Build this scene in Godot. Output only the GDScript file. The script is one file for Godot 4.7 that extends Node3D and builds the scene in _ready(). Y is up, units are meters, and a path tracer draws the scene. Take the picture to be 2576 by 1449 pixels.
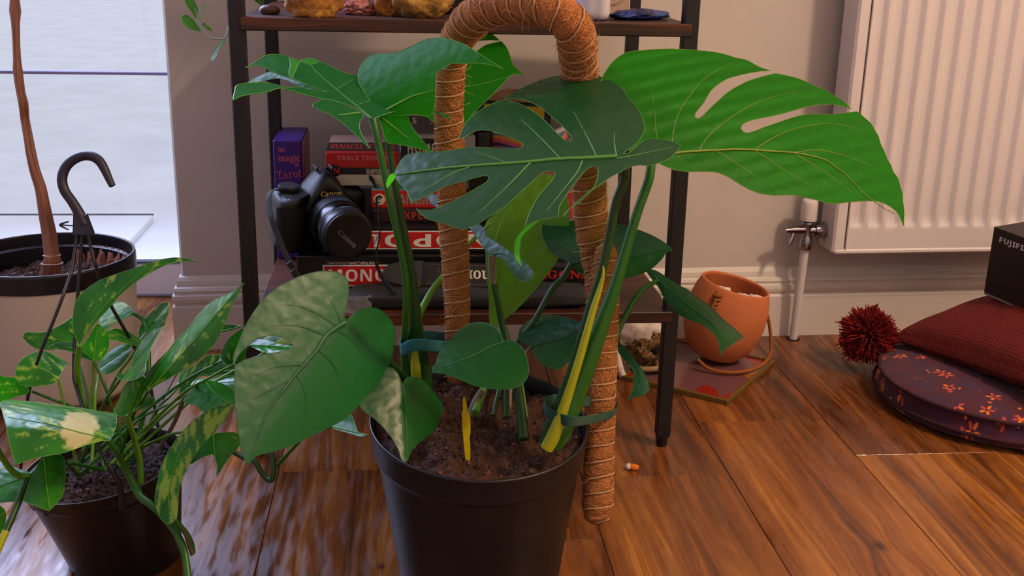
extends Node3D
# A monstera with coir poles, a pothos and a rack of games and stones by a patio door. Units are metres, y is up.

const WALL_TURN := 0.037245      # the room stands a little askew to the rack
const WALL_AT := Vector3(-0.42, 0.0, -0.434)
var used := {}
var M := {}

# ---------------------------------------------------------------- shapes
class Geo:
	var v := PackedVector3Array()
	var n := PackedVector3Array()
	var uv := PackedVector2Array()
	var c := PackedColorArray()
	var i := PackedInt32Array()
	var tint := Color.WHITE
	func put(p: Vector3, nn: Vector3, t := Vector2.ZERO) -> int:
		v.append(p); n.append(nn); uv.append(t); c.append(tint)
		return v.size() - 1
	func tri(a: int, b: int, d: int) -> void:
		if (v[b] - v[a]).cross(v[d] - v[a]).dot(n[a] + n[b] + n[d]) > 0.0:
			i.append_array([a, d, b])
		else:
			i.append_array([a, b, d])
	func quad(a: int, b: int, d: int, e: int) -> void:
		tri(a, b, d); tri(a, d, e)
	func flat(p: Array, away := Vector3.INF, scale := 1.0) -> void:
		# a flat convex face; away: a point on its inner side
		var nn: Vector3 = (p[1] - p[0]).cross(p[2] - p[0]).normalized()
		if away != Vector3.INF and nn.dot(p[0] - away) < 0.0:
			nn = -nn
		var e1: Vector3 = (p[1] - p[0]).normalized()
		var e2: Vector3 = nn.cross(e1)
		var first := v.size()
		for q in p:
			put(q, nn, Vector2((q - p[0]).dot(e1), (q - p[0]).dot(e2)) * scale)
		for k in range(1, p.size() - 1):
			tri(first, first + k, first + k + 1)
	func grid(rows: int, cols: int, f: Callable, closed := false) -> void:
		# f(row, col) gives [point, uv]; normals are averaged from the faces
		var first := v.size()
		var pts := []
		for r in rows:
			for k in cols:
				var g: Array = f.call(r, k)
				pts.append(g[0])
				put(g[0], Vector3.ZERO, g[1] if g.size() > 1 else Vector2(float(k) / maxi(cols - 1, 1), float(r) / maxi(rows - 1, 1)))
		for r in rows:
			for k in cols:
				var kl := (k - 1 + cols - (1 if closed else 0)) % (cols - (1 if closed else 0)) if closed else maxi(k - 1, 0)
				var kr := (k + 1) % (cols - 1) if closed else mini(k + 1, cols - 1)
				if closed and k == 0: kl = cols - 2
				var du: Vector3 = pts[r * cols + kr] - pts[r * cols + kl]
				var dv: Vector3 = pts[mini(r + 1, rows - 1) * cols + k] - pts[maxi(r - 1, 0) * cols + k]
				var nn := du.cross(dv)
				if nn.length() < 1e-14:
					nn = Vector3.UP
				n[first + r * cols + k] = nn.normalized()
		for r in rows - 1:
			for k in cols - 1:
				var a := first + r * cols + k
				quad(a, a + 1, a + cols + 1, a + cols)
	func turn_out(first: int, centre: Vector3) -> void:
		# makes the normals from vertex FIRST on face away from CENTRE
		var s := 0.0
		for k in range(first, v.size()):
			s += n[k].dot(v[k] - centre)
		if s < 0.0:
			for k in range(first, v.size()):
				n[k] = -n[k]
			# winding follows the normals
	func rewind() -> void:
		for t in range(0, i.size(), 3):
			var a := i[t]
			var b := i[t + 1]
			var d := i[t + 2]
			if (v[b] - v[a]).cross(v[d] - v[a]).dot(n[a] + n[b] + n[d]) > 0.0:
				i[t + 1] = d
				i[t + 2] = b
	func mesh() -> ArrayMesh:
		rewind()
		var a := []
		a.resize(Mesh.ARRAY_MAX)
		a[Mesh.ARRAY_VERTEX] = v
		a[Mesh.ARRAY_NORMAL] = n
		a[Mesh.ARRAY_TEX_UV] = uv
		a[Mesh.ARRAY_COLOR] = c
		a[Mesh.ARRAY_INDEX] = i
		var m := ArrayMesh.new()
		m.add_surface_from_arrays(Mesh.PRIMITIVE_TRIANGLES, a)
		return m
	func box(lo: Vector3, hi: Vector3, bevel := 0.0015, at := Transform3D()) -> void:
		# a box with chamfered edges and corners; uv in metres
		var b := minf(bevel, 0.45 * minf(hi.x - lo.x, minf(hi.y - lo.y, hi.z - lo.z)))
		var mid := (lo + hi) * 0.5
		var half := (hi - lo) * 0.5
		for axis in 3:
			for s in [-1.0, 1.0]:
				var u := (axis + 1) % 3
				var w := (axis + 2) % 3
				var p := []
				for q in [[-1, -1], [1, -1], [1, 1], [-1, 1]]:
					var x := Vector3.ZERO
					x[axis] = s * half[axis]
					x[u] = q[0] * (half[u] - b)
					x[w] = q[1] * (half[w] - b)
					p.append(x)
				face(p, mid, at, axis)
		if b <= 0.0:
			return
		for axis in 3:
			var u := (axis + 1) % 3
			var w := (axis + 2) % 3
			for su in [-1.0, 1.0]:
				for sw in [-1.0, 1.0]:
					var p := []
					for q in [[-1, 0], [1, 0], [1, 1], [-1, 1]]:
						var x := Vector3.ZERO
						x[axis] = q[0] * (half[axis] - b)
						x[u] = su * (half[u] - (b if q[1] == 1 else 0.0))
						x[w] = sw * (half[w] - (0.0 if q[1] == 1 else b))
						p.append(x)
					face(p, mid, at, u)
		for sx in [-1.0, 1.0]:
			for sy in [-1.0, 1.0]:
				for sz in [-1.0, 1.0]:
					var s := Vector3(sx, sy, sz)
					face([s * (half - Vector3(0, b, b)), s * (half - Vector3(b, 0, b)), s * (half - Vector3(b, b, 0))], mid, at, 1)
	func face(p: Array, mid: Vector3, at: Transform3D, axis: int) -> void:
		var nn: Vector3 = (p[1] - p[0]).cross(p[2] - p[0]).normalized()
		if nn.dot(p[0]) < 0.0:
			nn = -nn
		var first := v.size()
		for q in p:
			var t := Vector2(q.z, q.y) if axis == 0 else Vector2(q.x, q.z) if axis == 1 else Vector2(q.x, q.y)
			put(at * (q + mid), at.basis * nn, t)
		for k in range(1, p.size() - 1):
			tri(first, first + k, first + k + 1)
	func tube(path: Array, radii: Array, sides := 8, caps := true, flatten := 1.0, lead := Vector3.UP) -> void:
		# a round (or flattened) tube along a path
		var rows := path.size()
		var first := v.size()
		var side: Vector3 = lead
		var along := 0.0
		for r in rows:
			var t: Vector3 = (path[mini(r + 1, rows - 1)] - path[maxi(r - 1, 0)]).normalized()
			side = side - t * side.dot(t)
			if side.length() < 1e-4:
				side = t.cross(Vector3(0.3, 0.1, 0.9))
			side = side.normalized()
			var up := t.cross(side)
			if r:
				along += (path[r] - path[r - 1]).length()
			for k in sides + 1:
				var a := TAU * k / sides
				var o := side * cos(a) * flatten + up * sin(a)
				var nn := (side * cos(a) / maxf(flatten, 0.05) + up * sin(a)).normalized()
				put(path[r] + o * radii[mini(r, radii.size() - 1)], nn, Vector2(float(k) / sides, along))
		for r in rows - 1:
			for k in sides:
				var a := first + r * (sides + 1) + k
				quad(a, a + 1, a + sides + 2, a + sides + 1)
		if caps:
			for e in [0, rows - 1]:
				var t: Vector3 = (path[0] - path[1]).normalized() if e == 0 else (path[rows - 1] - path[rows - 2]).normalized()
				var m := put(path[e], t)
				var ring := []
				for k in sides + 1:
					ring.append(put(v[first + e * (sides + 1) + k], t))
				for k in sides:
					tri(m, ring[k], ring[k + 1])
	func lathe(profile: Array, sides := 32, at := Transform3D(), shear := Vector3.ZERO) -> void:
		# profile: Vector2(radius, height) from bottom to top; sharp corners by doubled points
		var rows := profile.size()
		var first := v.size()
		for r in rows:
			var q: Vector2 = profile[r]
			var before: Vector2 = profile[maxi(r - 1, 0)]
			var after: Vector2 = profile[mini(r + 1, rows - 1)]
			if before.is_equal_approx(q) and r > 0:
				before = q
			if after.is_equal_approx(q) and r < rows - 1:
				after = q
			var t := after - before
			if t.length() < 1e-9:
				t = Vector2(0, 1)
			var nr := Vector2(t.y, -t.x).normalized()
			for k in sides + 1:
				var a := TAU * k / sides
				put(at * Vector3(q.x * cos(a), q.y, q.x * sin(a)), (at.basis * Vector3(nr.x * cos(a), nr.y, nr.x * sin(a))).normalized(), Vector2(float(k) / sides, q.y))
		for r in rows - 1:
			if (profile[r] as Vector2).is_equal_approx(profile[r + 1]):
				continue
			for k in sides:
				var a := first + r * (sides + 1) + k
				quad(a, a + 1, a + sides + 2, a + sides + 1)
	func blob(centre: Vector3, size: Vector3, noise: FastNoiseLite, rough: float, freq: float, rows := 14, cols := 20, base := -2.0) -> void:
		# a lump of stone or the like; base: flattened below that share of its height
		var first := v.size()
		var g := func(r: int, k: int) -> Array:
			var th := PI * r / (rows - 1)
			var ph := TAU * (k % (cols - 1)) / (cols - 1)
			var d := Vector3(sin(th) * cos(ph), cos(th), sin(th) * sin(ph))
			var q := d * (1.0 + rough * noise.get_noise_3dv(d * freq + centre * 40.0))
			q.y = maxf(q.y, base)
			return [centre + q * size, Vector2(float(k) / (cols - 1), float(r) / (rows - 1))]
		grid(rows, cols, g, true)
		turn_out(first, centre)

# ---------------------------------------------------------------- things
func numbered(called: String) -> String:
	var k: int = used.get(called, -1) + 1
	used[called] = k
	return called if k == 0 else "%s_%03d" % [called, k]

func tag(o: Node3D, label: String, category: String, group := "") -> Node3D:
	o.set_meta("label", label)
	o.set_meta("category", category)
	if group:
		o.set_meta("group", group)
	return o

func thing(called: String, label: String, category: String, at := Transform3D(), group := "") -> Node3D:
	var o := Node3D.new()
	o.name = numbered(called)
	o.transform = at
	add_child(o)
	return tag(o, label, category, group)

func part(called: String, mesh: Mesh, mat: Material, parent: Node3D, at := Transform3D(), label := "") -> MeshInstance3D:
	var o := MeshInstance3D.new()
	o.name = called
	o.mesh = mesh
	o.material_override = mat
	o.transform = at
	parent.add_child(o, true)
	if label:
		o.set_meta("label", label)
	return o

func single(called: String, mesh: Mesh, mat: Material, label: String, category: String, at := Transform3D(), group := "") -> MeshInstance3D:
	var o := MeshInstance3D.new()
	o.name = numbered(called)
	o.mesh = mesh
	o.material_override = mat
	o.transform = at
	add_child(o)
	tag(o, label, category, group)
	return o

func structure(called: String, mesh: Mesh, mat: Material, at := Transform3D()) -> MeshInstance3D:
	var o := MeshInstance3D.new()
	o.name = called
	o.mesh = mesh
	o.material_override = mat
	o.transform = at
	add_child(o)
	o.set_meta("kind", "structure")
	return o

func box_mesh(lo: Vector3, hi: Vector3, bevel := 0.0015) -> ArrayMesh:
	var g := Geo.new()
	g.box(lo, hi, bevel)
	return g.mesh()

func place(at: Vector3, yaw := 0.0, pitch := 0.0, roll := 0.0) -> Transform3D:
	return Transform3D(Basis.from_euler(Vector3(deg_to_rad(pitch), deg_to_rad(yaw), deg_to_rad(roll))), at)

func smooth(points: Array, per := 6) -> Array:
	# a Catmull-Rom curve through the points
	var out := []
	for k in points.size() - 1:
		var a = points[maxi(k - 1, 0)]
		var b = points[k]
		var c = points[k + 1]
		var d = points[mini(k + 2, points.size() - 1)]
		for s in per:
			var t := float(s) / per
			out.append(0.5 * (2.0 * b + (c - a) * t + (2.0 * a - 5.0 * b + 4.0 * c - d) * t * t + (3.0 * b - a - 3.0 * c + d) * t * t * t))
	out.append(points[points.size() - 1])
	return out

func ramp(values: Array, count: int) -> Array:
	# values spread evenly along count samples
	var out := []
	for k in count:
		var x := float(k) / maxi(count - 1, 1) * (values.size() - 1)
		var a := mini(int(x), values.size() - 2) if values.size() > 1 else 0
		out.append(values[0] if values.size() == 1 else lerpf(values[a], values[a + 1], x - a))
	return out

func words(text: String, tall: float, mat: Material, parent: Node3D, at: Transform3D, wide := 0.0, font := "Droid Sans", weight := 700, italic := false) -> MeshInstance3D:
	# raised lettering; tall: height of the capitals, wide: total width if it is to be stretched
	var t := TextMesh.new()
	var f := SystemFont.new()
	f.font_names = PackedStringArray([font])
	f.font_weight = weight
	f.font_italic = italic
	t.font = f
	t.text = text
	t.font_size = 48
	t.pixel_size = tall / 34.0
	t.depth = 0.0006
	t.curve_step = 2.0
	var b := at.basis
	if wide > 0.0:
		var now := maxf(t.get_aabb().size.x, 0.0001)
		b = b * Basis.from_scale(Vector3(wide / now, 1.0, 1.0))
	return part("lettering", t, mat, parent, Transform3D(b, at.origin))

# ---------------------------------------------------------------- materials
func mat(color: Color, rough := 0.6, metal := 0.0) -> StandardMaterial3D:
	var m := StandardMaterial3D.new()
	m.albedo_color = color
	m.roughness = rough
	m.metallic = metal
	return m

func tinted(rough := 0.6) -> StandardMaterial3D:
	var m := mat(Color.WHITE, rough)
	m.vertex_color_use_as_albedo = true
	return m

func noise(seed_: int, freq: float, octaves := 3, kind := FastNoiseLite.TYPE_SIMPLEX_SMOOTH) -> FastNoiseLite:
	var n := FastNoiseLite.new()
	n.seed = seed_
	n.noise_type = kind
	n.frequency = freq
	n.fractal_octaves = octaves
	return n

func speckle(seed_: int, freq: float, colors: Array, octaves := 4, side := 256) -> NoiseTexture2D:
	var t := NoiseTexture2D.new()
	t.width = side
	t.height = side
	t.seamless = true
	t.noise = noise(seed_, freq, octaves)
	var g := Gradient.new()
	var o := PackedFloat32Array()
	var c := PackedColorArray()
	for k in colors.size():
		o.append(float(k) / maxi(colors.size() - 1, 1))
		c.append(colors[k])
	g.offsets = o
	g.colors = c
	t.color_ramp = g
	return t

func rough_map(seed_: int, freq: float, octaves := 4, side := 256) -> NoiseTexture2D:
	return speckle(seed_, freq, [Color.BLACK, Color.WHITE], octaves, side)

func wood_image(seed_: int, dark: Color, mid: Color, light: Color, wide: int, tall: int, knots: Array) -> ImageTexture:
	# grain that runs along v, swerving round knots; u and v both from 0 to 1
	var im := Image.create(wide, tall, true, Image.FORMAT_RGB8)
	var broad := noise(seed_, 0.9, 3)
	var fine := noise(seed_ + 7, 1.0, 3)
	var pore := noise(seed_ + 13, 1.0, 1)
	for y in tall:
		var v := float(y) / tall
		for x in wide:
			var u := float(x) / wide
			var su := u
			var knot := 0.0
			for q in knots:
				var d := Vector2((u - q.x) * 1.0, (v - q.y) * 4.0)
				var w := exp(-d.length_squared() / (q.z * q.z))
				su += d.x * w * 0.9
				knot = maxf(knot, exp(-d.length_squared() / (q.z * q.z * 0.06)))
			var b := broad.get_noise_2d(su * 2.6, v * 1.1)
			var g := fine.get_noise_2d(su * 13.0 + b * 3.0, v * 2.2)
			var p := pore.get_noise_2d(su * 60.0 + b * 4.0, v * 5.0)
			var t := clampf(0.5 + 0.55 * b + 0.42 * g + 0.12 * p - knot * 0.7, 0.0, 1.0)
			im.set_pixel(x, y, dark.lerp(mid, t * 2.0) if t < 0.5 else mid.lerp(light, t * 2.0 - 1.0))
	im.generate_mipmaps()
	return ImageTexture.create_from_image(im)

# ---------------------------------------------------------------- leaves and stems
var wobble := noise(5, 14.0, 2)
var patchy := noise(9, 1.0, 3)

func rise(q: Vector2, co: Array, o: Dictionary) -> float:
	# height of a blade over its own plane: bend along, droop across, fold at the midrib, twist, curl at the tip
	var x: float = q.x / co[5]
	var y: float = q.y / co[6]
	var h: float = co[0] * x * x + co[1] * y * y + co[2] * (sqrt(y * y + 0.004) - 0.063) + co[3] * x * y + co[4] * x * x * x
	h += 0.0005 * wobble.get_noise_2d(q.x * 4.0, q.y * 4.0) * o.get("wobble", 1.0)
	if o.has("ribs"):
		h += o.ribs * cos((q.x * 0.6 - absf(q.y) * 0.8) * TAU / o.get("pitch", 0.017)) * clampf(absf(q.y) / 0.012, 0.0, 1.0)
	return h

func base_of(o: Node3D) -> Vector3:
	# where a thing or part without turn stands in the world
	return o.position + (base_of(o.get_parent()) if o.get_parent() != self else Vector3.ZERO)

func pairs(flat: Array) -> PackedVector2Array:
	var p := PackedVector2Array()
	for k in range(0, flat.size(), 2):
		p.append(Vector2(flat[k], flat[k + 1]) * 0.001)
	return p

func rounded_outline(flat: Array, step: float) -> PackedVector2Array:
	# a closed curve through the points; x ending in .5 marks a sharp tip
	var p := []
	var sharp := []
	for k in range(0, flat.size(), 2):
		var u: float = flat[k]
		sharp.append(absf(fposmod(u, 1.0) - 0.5) < 0.01)
		p.append(Vector2(u, flat[k + 1]) * 0.0001)
	var out := PackedVector2Array()
	var n := p.size()
	for k in n:
		var b: Vector2 = p[k]
		var c: Vector2 = p[(k + 1) % n]
		var a: Vector2 = b if sharp[k] else p[(k - 1 + n) % n]
		var d: Vector2 = c if sharp[(k + 1) % n] else p[(k + 2) % n]
		var per := maxi(1, roundi(b.distance_to(c) / step))
		for s in per:
			var t := float(s) / per
			var m1 := (c - a) * 0.5
			var m2 := (d - b) * 0.5
			var top := c.distance_to(b) * 1.2
			m1 = m1.limit_length(top)
			m2 = m2.limit_length(top)
			out.append(b * (2.0 * t * t * t - 3.0 * t * t + 1.0) + m1 * (t * t * t - 2.0 * t * t + t) + c * (-2.0 * t * t * t + 3.0 * t * t) + m2 * (t * t * t - t * t))
	return out

func leaf(parent: Node3D, called: String, blade: Material, vein: Material, at: Vector3, along: Vector3, across: Vector3, co: Array, outline: Array, mid: Array, veins: Array, o := {}) -> MeshInstance3D:
	var up := along.cross(across)
	var org := at - base_of(parent)
	var step: float = o.get("step", 0.004)
	var ring := rounded_outline(outline, step)
	var pts := PackedVector2Array(ring)
	var lo := ring[0]
	var hi := ring[0]
	for q in ring:
		lo = lo.min(q)
		hi = hi.max(q)
	var row := 0
	var y := lo.y + step * 0.5
	while y < hi.y:
		var x := lo.x + step * (0.5 if row % 2 else 0.0)
		while x < hi.x:
			var q := Vector2(x, y)
			if Geometry2D.is_point_in_polygon(q, ring):
				var near := 1.0
				for e in ring:
					near = minf(near, e.distance_squared_to(q))
				if near > step * step * 0.3:
					pts.append(q)
			x += step
		y += step * 0.866
		row += 1
	var t := Geometry2D.triangulate_delaunay(pts)
	var g := Geo.new()
	var e := 0.0008
	for q in pts:
		var h := rise(q, co, o)
		var hx := (rise(q + Vector2(e, 0), co, o) - h) / e
		var hy := (rise(q + Vector2(0, e), co, o) - h) / e
		if o.has("greens"):
			g.tint = mottled(q, co, o)
		g.put(org + along * q.x + across * q.y + up * h, (up - along * hx - across * hy).normalized(), Vector2(q.x / co[5], 0.5 + q.y / co[6] * 0.5))
	for k in range(0, t.size(), 3):
		var m := (pts[t[k]] + pts[t[k + 1]] + pts[t[k + 2]]) / 3.0
		var size := absf((pts[t[k + 1]] - pts[t[k]]).cross(pts[t[k + 2]] - pts[t[k]]))
		if size > 1e-10 and Geometry2D.is_point_in_polygon(m, ring):
			g.tri(t[k], t[k + 1], t[k + 2])
	var leaf_ := part(called, g.mesh(), blade, parent)
	# the rim, the midrib and the side veins are pale ridges on the blade
	var lines := Geo.new()
	var lift: float = o.get("lift", 0.0003)
	var edge := []
	for k in ring.size() + 1:
		var q := ring[k % ring.size()]
		edge.append(org + along * q.x + across * q.y + up * rise(q, co, o))
	lines.tube(edge, [o.get("rim", 0.00035)], 4, false)
	var wide: float = o.get("midrib", 0.0014)
	if mid.size() > 2:
		add_vein(lines, pairs(mid), wide, wide * 0.22, lift, org, along, across, up, co, o)
	for q in veins:
		add_vein(lines, pairs(q), wide * 0.42, wide * 0.12, lift * 0.4 - wide * 0.12, org, along, across, up, co, o)
	part("midrib", lines.mesh(), vein, leaf_)
	return leaf_

func add_vein(g: Geo, p: PackedVector2Array, r0: float, r1: float, lift: float, org: Vector3, along: Vector3, across: Vector3, up: Vector3, co: Array, o: Dictionary) -> void:
	var path := []
	for q in smooth(Array(p), 5):
		path.append(org + along * q.x + across * q.y + up * (rise(q, co, o) + lift))
	g.tube(path, ramp([r0, r0 * 0.7, r1], path.size()), 6, true, 1.0)

func mottled(q: Vector2, co: Array, o: Dictionary) -> Color:
	# marbling of a variegated leaf; flecks run from the midrib towards the edge
	var greens: Array = o.greens
	var f := Vector2(q.x * 0.75 + absf(q.y) * 0.5, q.y * 0.9 - signf(q.y) * q.x * 0.5)
	var n := patchy.get_noise_3d(f.x * 26.0 + o.get("seed", 0) * 7.0, f.y * 95.0, o.get("seed", 0) * 3.1)
	var c: Color = greens[0].lerp(greens[1], clampf(0.5 + patchy.get_noise_2d(q.x * 12.0 + 3.0, q.y * 12.0 + o.get("seed", 0)), 0.0, 1.0))
	var amount: float = o.get("fleck", 0.35)
	c = c.lerp(greens[2], smoothstep(1.0 - amount - 0.08, 1.0 - amount + 0.06, 0.5 + n * 0.9))
	if o.has("cream"):
		var w: Array = o.cream
		var d := Vector2((q.x * 1000.0 - w[0]) / w[2], (q.y * 1000.0 - w[1]) / w[3]).length() + 0.25 * patchy.get_noise_2d(q.x * 90.0, q.y * 90.0)
		c = c.lerp(greens[3], smoothstep(1.05, 0.92, d))
	return c

func stem(parent: Node3D, called: String, m: Material, points: Array, radii: Array, sides := 9, per := 5) -> MeshInstance3D:
	# radii in millimetres, one for each point
	var g := Geo.new()
	var path := smooth(points, per)
	for k in path.size():
		path[k] -= base_of(parent)
	var r := []
	for x in ramp(radii, path.size()):
		r.append(x * 0.001)
	g.tube(path, r, sides)
	return part(called, g.mesh(), m, parent)
func _ready() -> void:
	# camera
	var cam := Camera3D.new()
	cam.name = "viewpoint"
	cam.transform = Transform3D(Basis(Vector3(0.995368, 0.021923, 0.093604), Vector3(0.006858, 0.954979, -0.296595), Vector3(-0.095892, 0.295863, 0.950405)), Vector3(-0.08287, 0.69763, 1.45327))
	cam.fov = 28.957
	cam.near = 0.05
	cam.far = 60.0
	add_child(cam)
	# sky and exposure
	var we := WorldEnvironment.new()
	we.name = "environment"
	var env := Environment.new()
	var sky := Sky.new()
	var air := ProceduralSkyMaterial.new()
	air.sky_top_color = Color(0.78, 0.81, 0.88)
	air.sky_horizon_color = Color(0.88, 0.89, 0.92)
	air.ground_bottom_color = Color(0.6, 0.6, 0.6)
	air.ground_horizon_color = Color(0.88, 0.89, 0.92)
	air.sky_energy_multiplier = 1.15
	sky.sky_material = air
	env.background_mode = Environment.BG_SKY
	env.sky = sky
	env.ambient_light_source = Environment.AMBIENT_SOURCE_DISABLED
	env.tonemap_mode = Environment.TONE_MAPPER_LINEAR
	env.tonemap_exposure = 1.0
	env.sdfgi_enabled = true
	env.ssao_enabled = true
	env.ssil_enabled = true
	we.environment = env
	add_child(we)
	# daylight at the patio door
	var day := AreaLight3D.new()
	day.name = "daylight"
	day.area_size = Vector2(1.05, 1.35)
	day.light_color = Color(0.74, 0.80, 1.0)
	day.light_energy = 7.0
	day.shadow_enabled = true
	day.transform = Transform3D(Basis.looking_at(Vector3(0.38, -0.34, 1.0), Vector3.UP), Vector3(-1.12, 1.42, -0.86))
	day.set("area_range", 12.0)
	add_child(day)
	materials()
	setting()
	rack()
	monstera()
	pothos()
	corner_plant()
	shelf_things()
	floor_things()

func materials() -> void:
	M.wall = mat(Color(0.80, 0.775, 0.755), 0.85)
	M.wall.albedo_texture = speckle(3, 0.02, [Color(0.96, 0.96, 0.96), Color.WHITE], 3)
	M.wall.uv1_triplanar = true
	M.wall.heightmap_enabled = true
	M.wall.heightmap_texture = rough_map(4, 0.08)
	M.wall.heightmap_scale = 0.02
	M.trim = mat(Color(0.84, 0.82, 0.80), 0.45)
	M.ceiling = mat(Color(0.85, 0.84, 0.82), 0.9)
	M.black_metal = mat(Color(0.055, 0.053, 0.065), 0.5)
	M.white_metal = mat(Color(0.85, 0.83, 0.84), 0.4)
	M.chrome = mat(Color(0.62, 0.62, 0.64), 0.18, 1.0)
	M.pane = mat(Color(1, 1, 1, 0.03), 0.0)
	M.pane.transparency = BaseMaterial3D.TRANSPARENCY_ALPHA
	M.plastic = mat(Color(0.045, 0.045, 0.052), 0.42)

func wall_turned(o := Vector3.ZERO) -> Transform3D:
	# the back wall's own frame: x along the wall, z out of it, from the foot of the baseboard
	return Transform3D(Basis(Vector3.UP, WALL_TURN), WALL_AT) * Transform3D(Basis(), o)

func setting() -> void:
	# floor of long boards
	var g := Geo.new()
	g.box(Vector3(-2.0, -0.06, -0.80), Vector3(2.4, -0.0125, 2.7), 0.0)
	var base := structure("floor", g.mesh(), mat(Color(0.10, 0.06, 0.04), 0.8))
	var browns := [[Color(0.30, 0.16, 0.08), Color(0.50, 0.29, 0.14), Color(0.68, 0.44, 0.22)], [Color(0.26, 0.14, 0.08), Color(0.43, 0.24, 0.12), Color(0.58, 0.36, 0.18)], [Color(0.34, 0.19, 0.09), Color(0.58, 0.36, 0.17), Color(0.76, 0.53, 0.28)]]
	var tops := []
	var at_knots := [[Vector3(0.35, 0.3, 0.14), Vector3(0.6, 0.62, 0.12)], [Vector3(0.7, 0.2, 0.1)], []]
	for k in 3:
		var m := mat(Color(0.97, 0.97, 0.86), 0.34)
		m.albedo_texture = wood_image(21 + k * 5, browns[k][0], browns[k][1], browns[k][2], 256, 1024, at_knots[k])
		m.roughness_texture = rough_map(31 + k, 0.05)
		m.roughness = 0.62
		m.heightmap_enabled = true
		m.heightmap_texture = m.albedo_texture
		m.heightmap_scale = 0.006
		m.metallic_specular = 0.5
		tops.append(m)
	var edges := [-1.9, -1.69, -1.486, -1.281, -1.076, -0.871, -0.666, -0.461, -0.256, -0.0495, 0.157, 0.3632, 0.5655, 0.772, 0.978, 1.184, 1.39, 1.596, 1.802, 2.008, 2.214]
	# where each row of boards ends, from the wall towards the room
	var ends := {9: [0.253], 12: [0.038], 8: [0.9], 10: [-0.45], 11: [0.72], 13: [0.5], 7: [0.55]}
	for k in edges.size() - 1:
		var cuts := [-0.76]
		var cut: Array = ends.get(k, [fposmod(k * 0.77, 1.3)])
		cuts.append_array(cut)
		while cuts[cuts.size() - 1] + 1.28 < 2.6:
			cuts.append(cuts[cuts.size() - 1] + 1.28)
		cuts.append(2.65)
		for q in cuts.size() - 1:
			var lo := Vector3(edges[k] + 0.0004, -0.0125, cuts[q] + 0.0004)
			var hi := Vector3(edges[k + 1] - 0.0004, 0.0, cuts[q + 1] - 0.0004)
			var b := Geo.new()
			b.box(lo, hi, 0.0007)
			var flip := (k * 7 + q * 3) % 4
			var shift := fposmod(k * 0.37 + q * 0.23, 1.0)
			for t in b.uv.size():
				var w := Vector2((b.v[t].x - lo.x) / 0.205, b.v[t].z / 1.25 + shift)
				if flip % 2: w.x = 1.0 - w.x
				if flip / 2: w.y = -w.y
				b.uv[t] = w
			var which: int = {Vector2i(9, 0): 1, Vector2i(9, 1): 1, Vector2i(10, 1): 0, Vector2i(11, 0): 0, Vector2i(11, 1): 0, Vector2i(12, 0): 1, Vector2i(12, 1): 2, Vector2i(8, 0): 1, Vector2i(7, 0): 0}.get(Vector2i(k, q), (k * 5 + q * 2) % 3)
			part("plank", b.mesh(), tops[which], base)
	# back wall with the opening of the patio door at its left end
	g = Geo.new()
	g.box(Vector3(-0.049, 0, -0.33), Vector3(2.9, 2.42, -0.016), 0.004)
	g.box(Vector3(-1.75, 0, -0.33), Vector3(-1.25, 2.42, -0.016), 0.004)
	g.box(Vector3(-1.25, 2.08, -0.33), Vector3(-0.049, 2.42, -0.016), 0.0)
	structure("wall_back", g.mesh(), M.wall, wall_turned())
	structure("wall_left", box_mesh(Vector3(-2.1, 0, -0.8), Vector3(-1.9, 2.42, 2.7), 0.0), M.wall)
	structure("wall_right", box_mesh(Vector3(2.2, 0, -0.8), Vector3(2.4, 2.42, 2.7), 0.0), M.wall)
	structure("wall_front", box_mesh(Vector3(-2.1, 0, 2.65), Vector3(2.4, 2.42, 2.85), 0.0), M.wall)
	structure("ceiling", box_mesh(Vector3(-2.1, 2.4, -0.9), Vector3(2.4, 2.6, 2.85), 0.0), M.ceiling)
	# baseboards: a moulded section run along the wall, returned round the corner by the door
	var sec := [Vector2(0.0, 0.0), Vector2(0.0, 0.078), Vector2(-0.0015, 0.0805), Vector2(-0.004, 0.0815), Vector2(-0.004, 0.084), Vector2(-0.001, 0.087), Vector2(0.0, 0.093), Vector2(-0.001, 0.099), Vector2(-0.0045, 0.1015), Vector2(-0.0045, 0.104), Vector2(-0.003, 0.107), Vector2(-0.005, 0.112), Vector2(-0.0085, 0.1145), Vector2(-0.0085, 0.117), Vector2(-0.010, 0.124), Vector2(-0.013, 0.130), Vector2(-0.016, 0.132)]
	g = Geo.new()
	for k in sec.size() - 1:
		var a: Vector2 = sec[k]
		var b: Vector2 = sec[k + 1]
		g.flat([Vector3(-0.065 - a.x, a.y, a.x), Vector3(2.7, a.y, a.x), Vector3(2.7, b.y, b.x), Vector3(-0.065 - b.x, b.y, b.x)], Vector3(1.0, 0.06, -0.05))
		g.flat([Vector3(-0.065 - a.x, a.y, a.x), Vector3(-0.065 - a.x, a.y, -0.31), Vector3(-0.065 - b.x, b.y, -0.31), Vector3(-0.065 - b.x, b.y, b.x)], Vector3(0.2, 0.06, -0.2))
	structure("baseboard_back", g.mesh(), M.trim, wall_turned())
	# patio door: white frame, a pane, a thin glazing bar
	var door := structure("door_1", door_frame(), M.white_metal)
	part("door_pane", box_mesh(Vector3(-1.68, 0.075, -0.772), Vector3(-0.36, 2.0, -0.766), 0.0), M.pane, door)
	part("glazing_bar", box_mesh(Vector3(-1.68, 0.4405, -0.764), Vector3(-0.36, 0.4462, -0.752), 0.001), mat(Color(0.50, 0.47, 0.60), 0.5), door)
	part("gasket", box_mesh(Vector3(-1.68, 0.069, -0.765), Vector3(-0.36, 0.073, -0.748), 0.0), mat(Color(0.30, 0.32, 0.40), 0.6), door)
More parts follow.
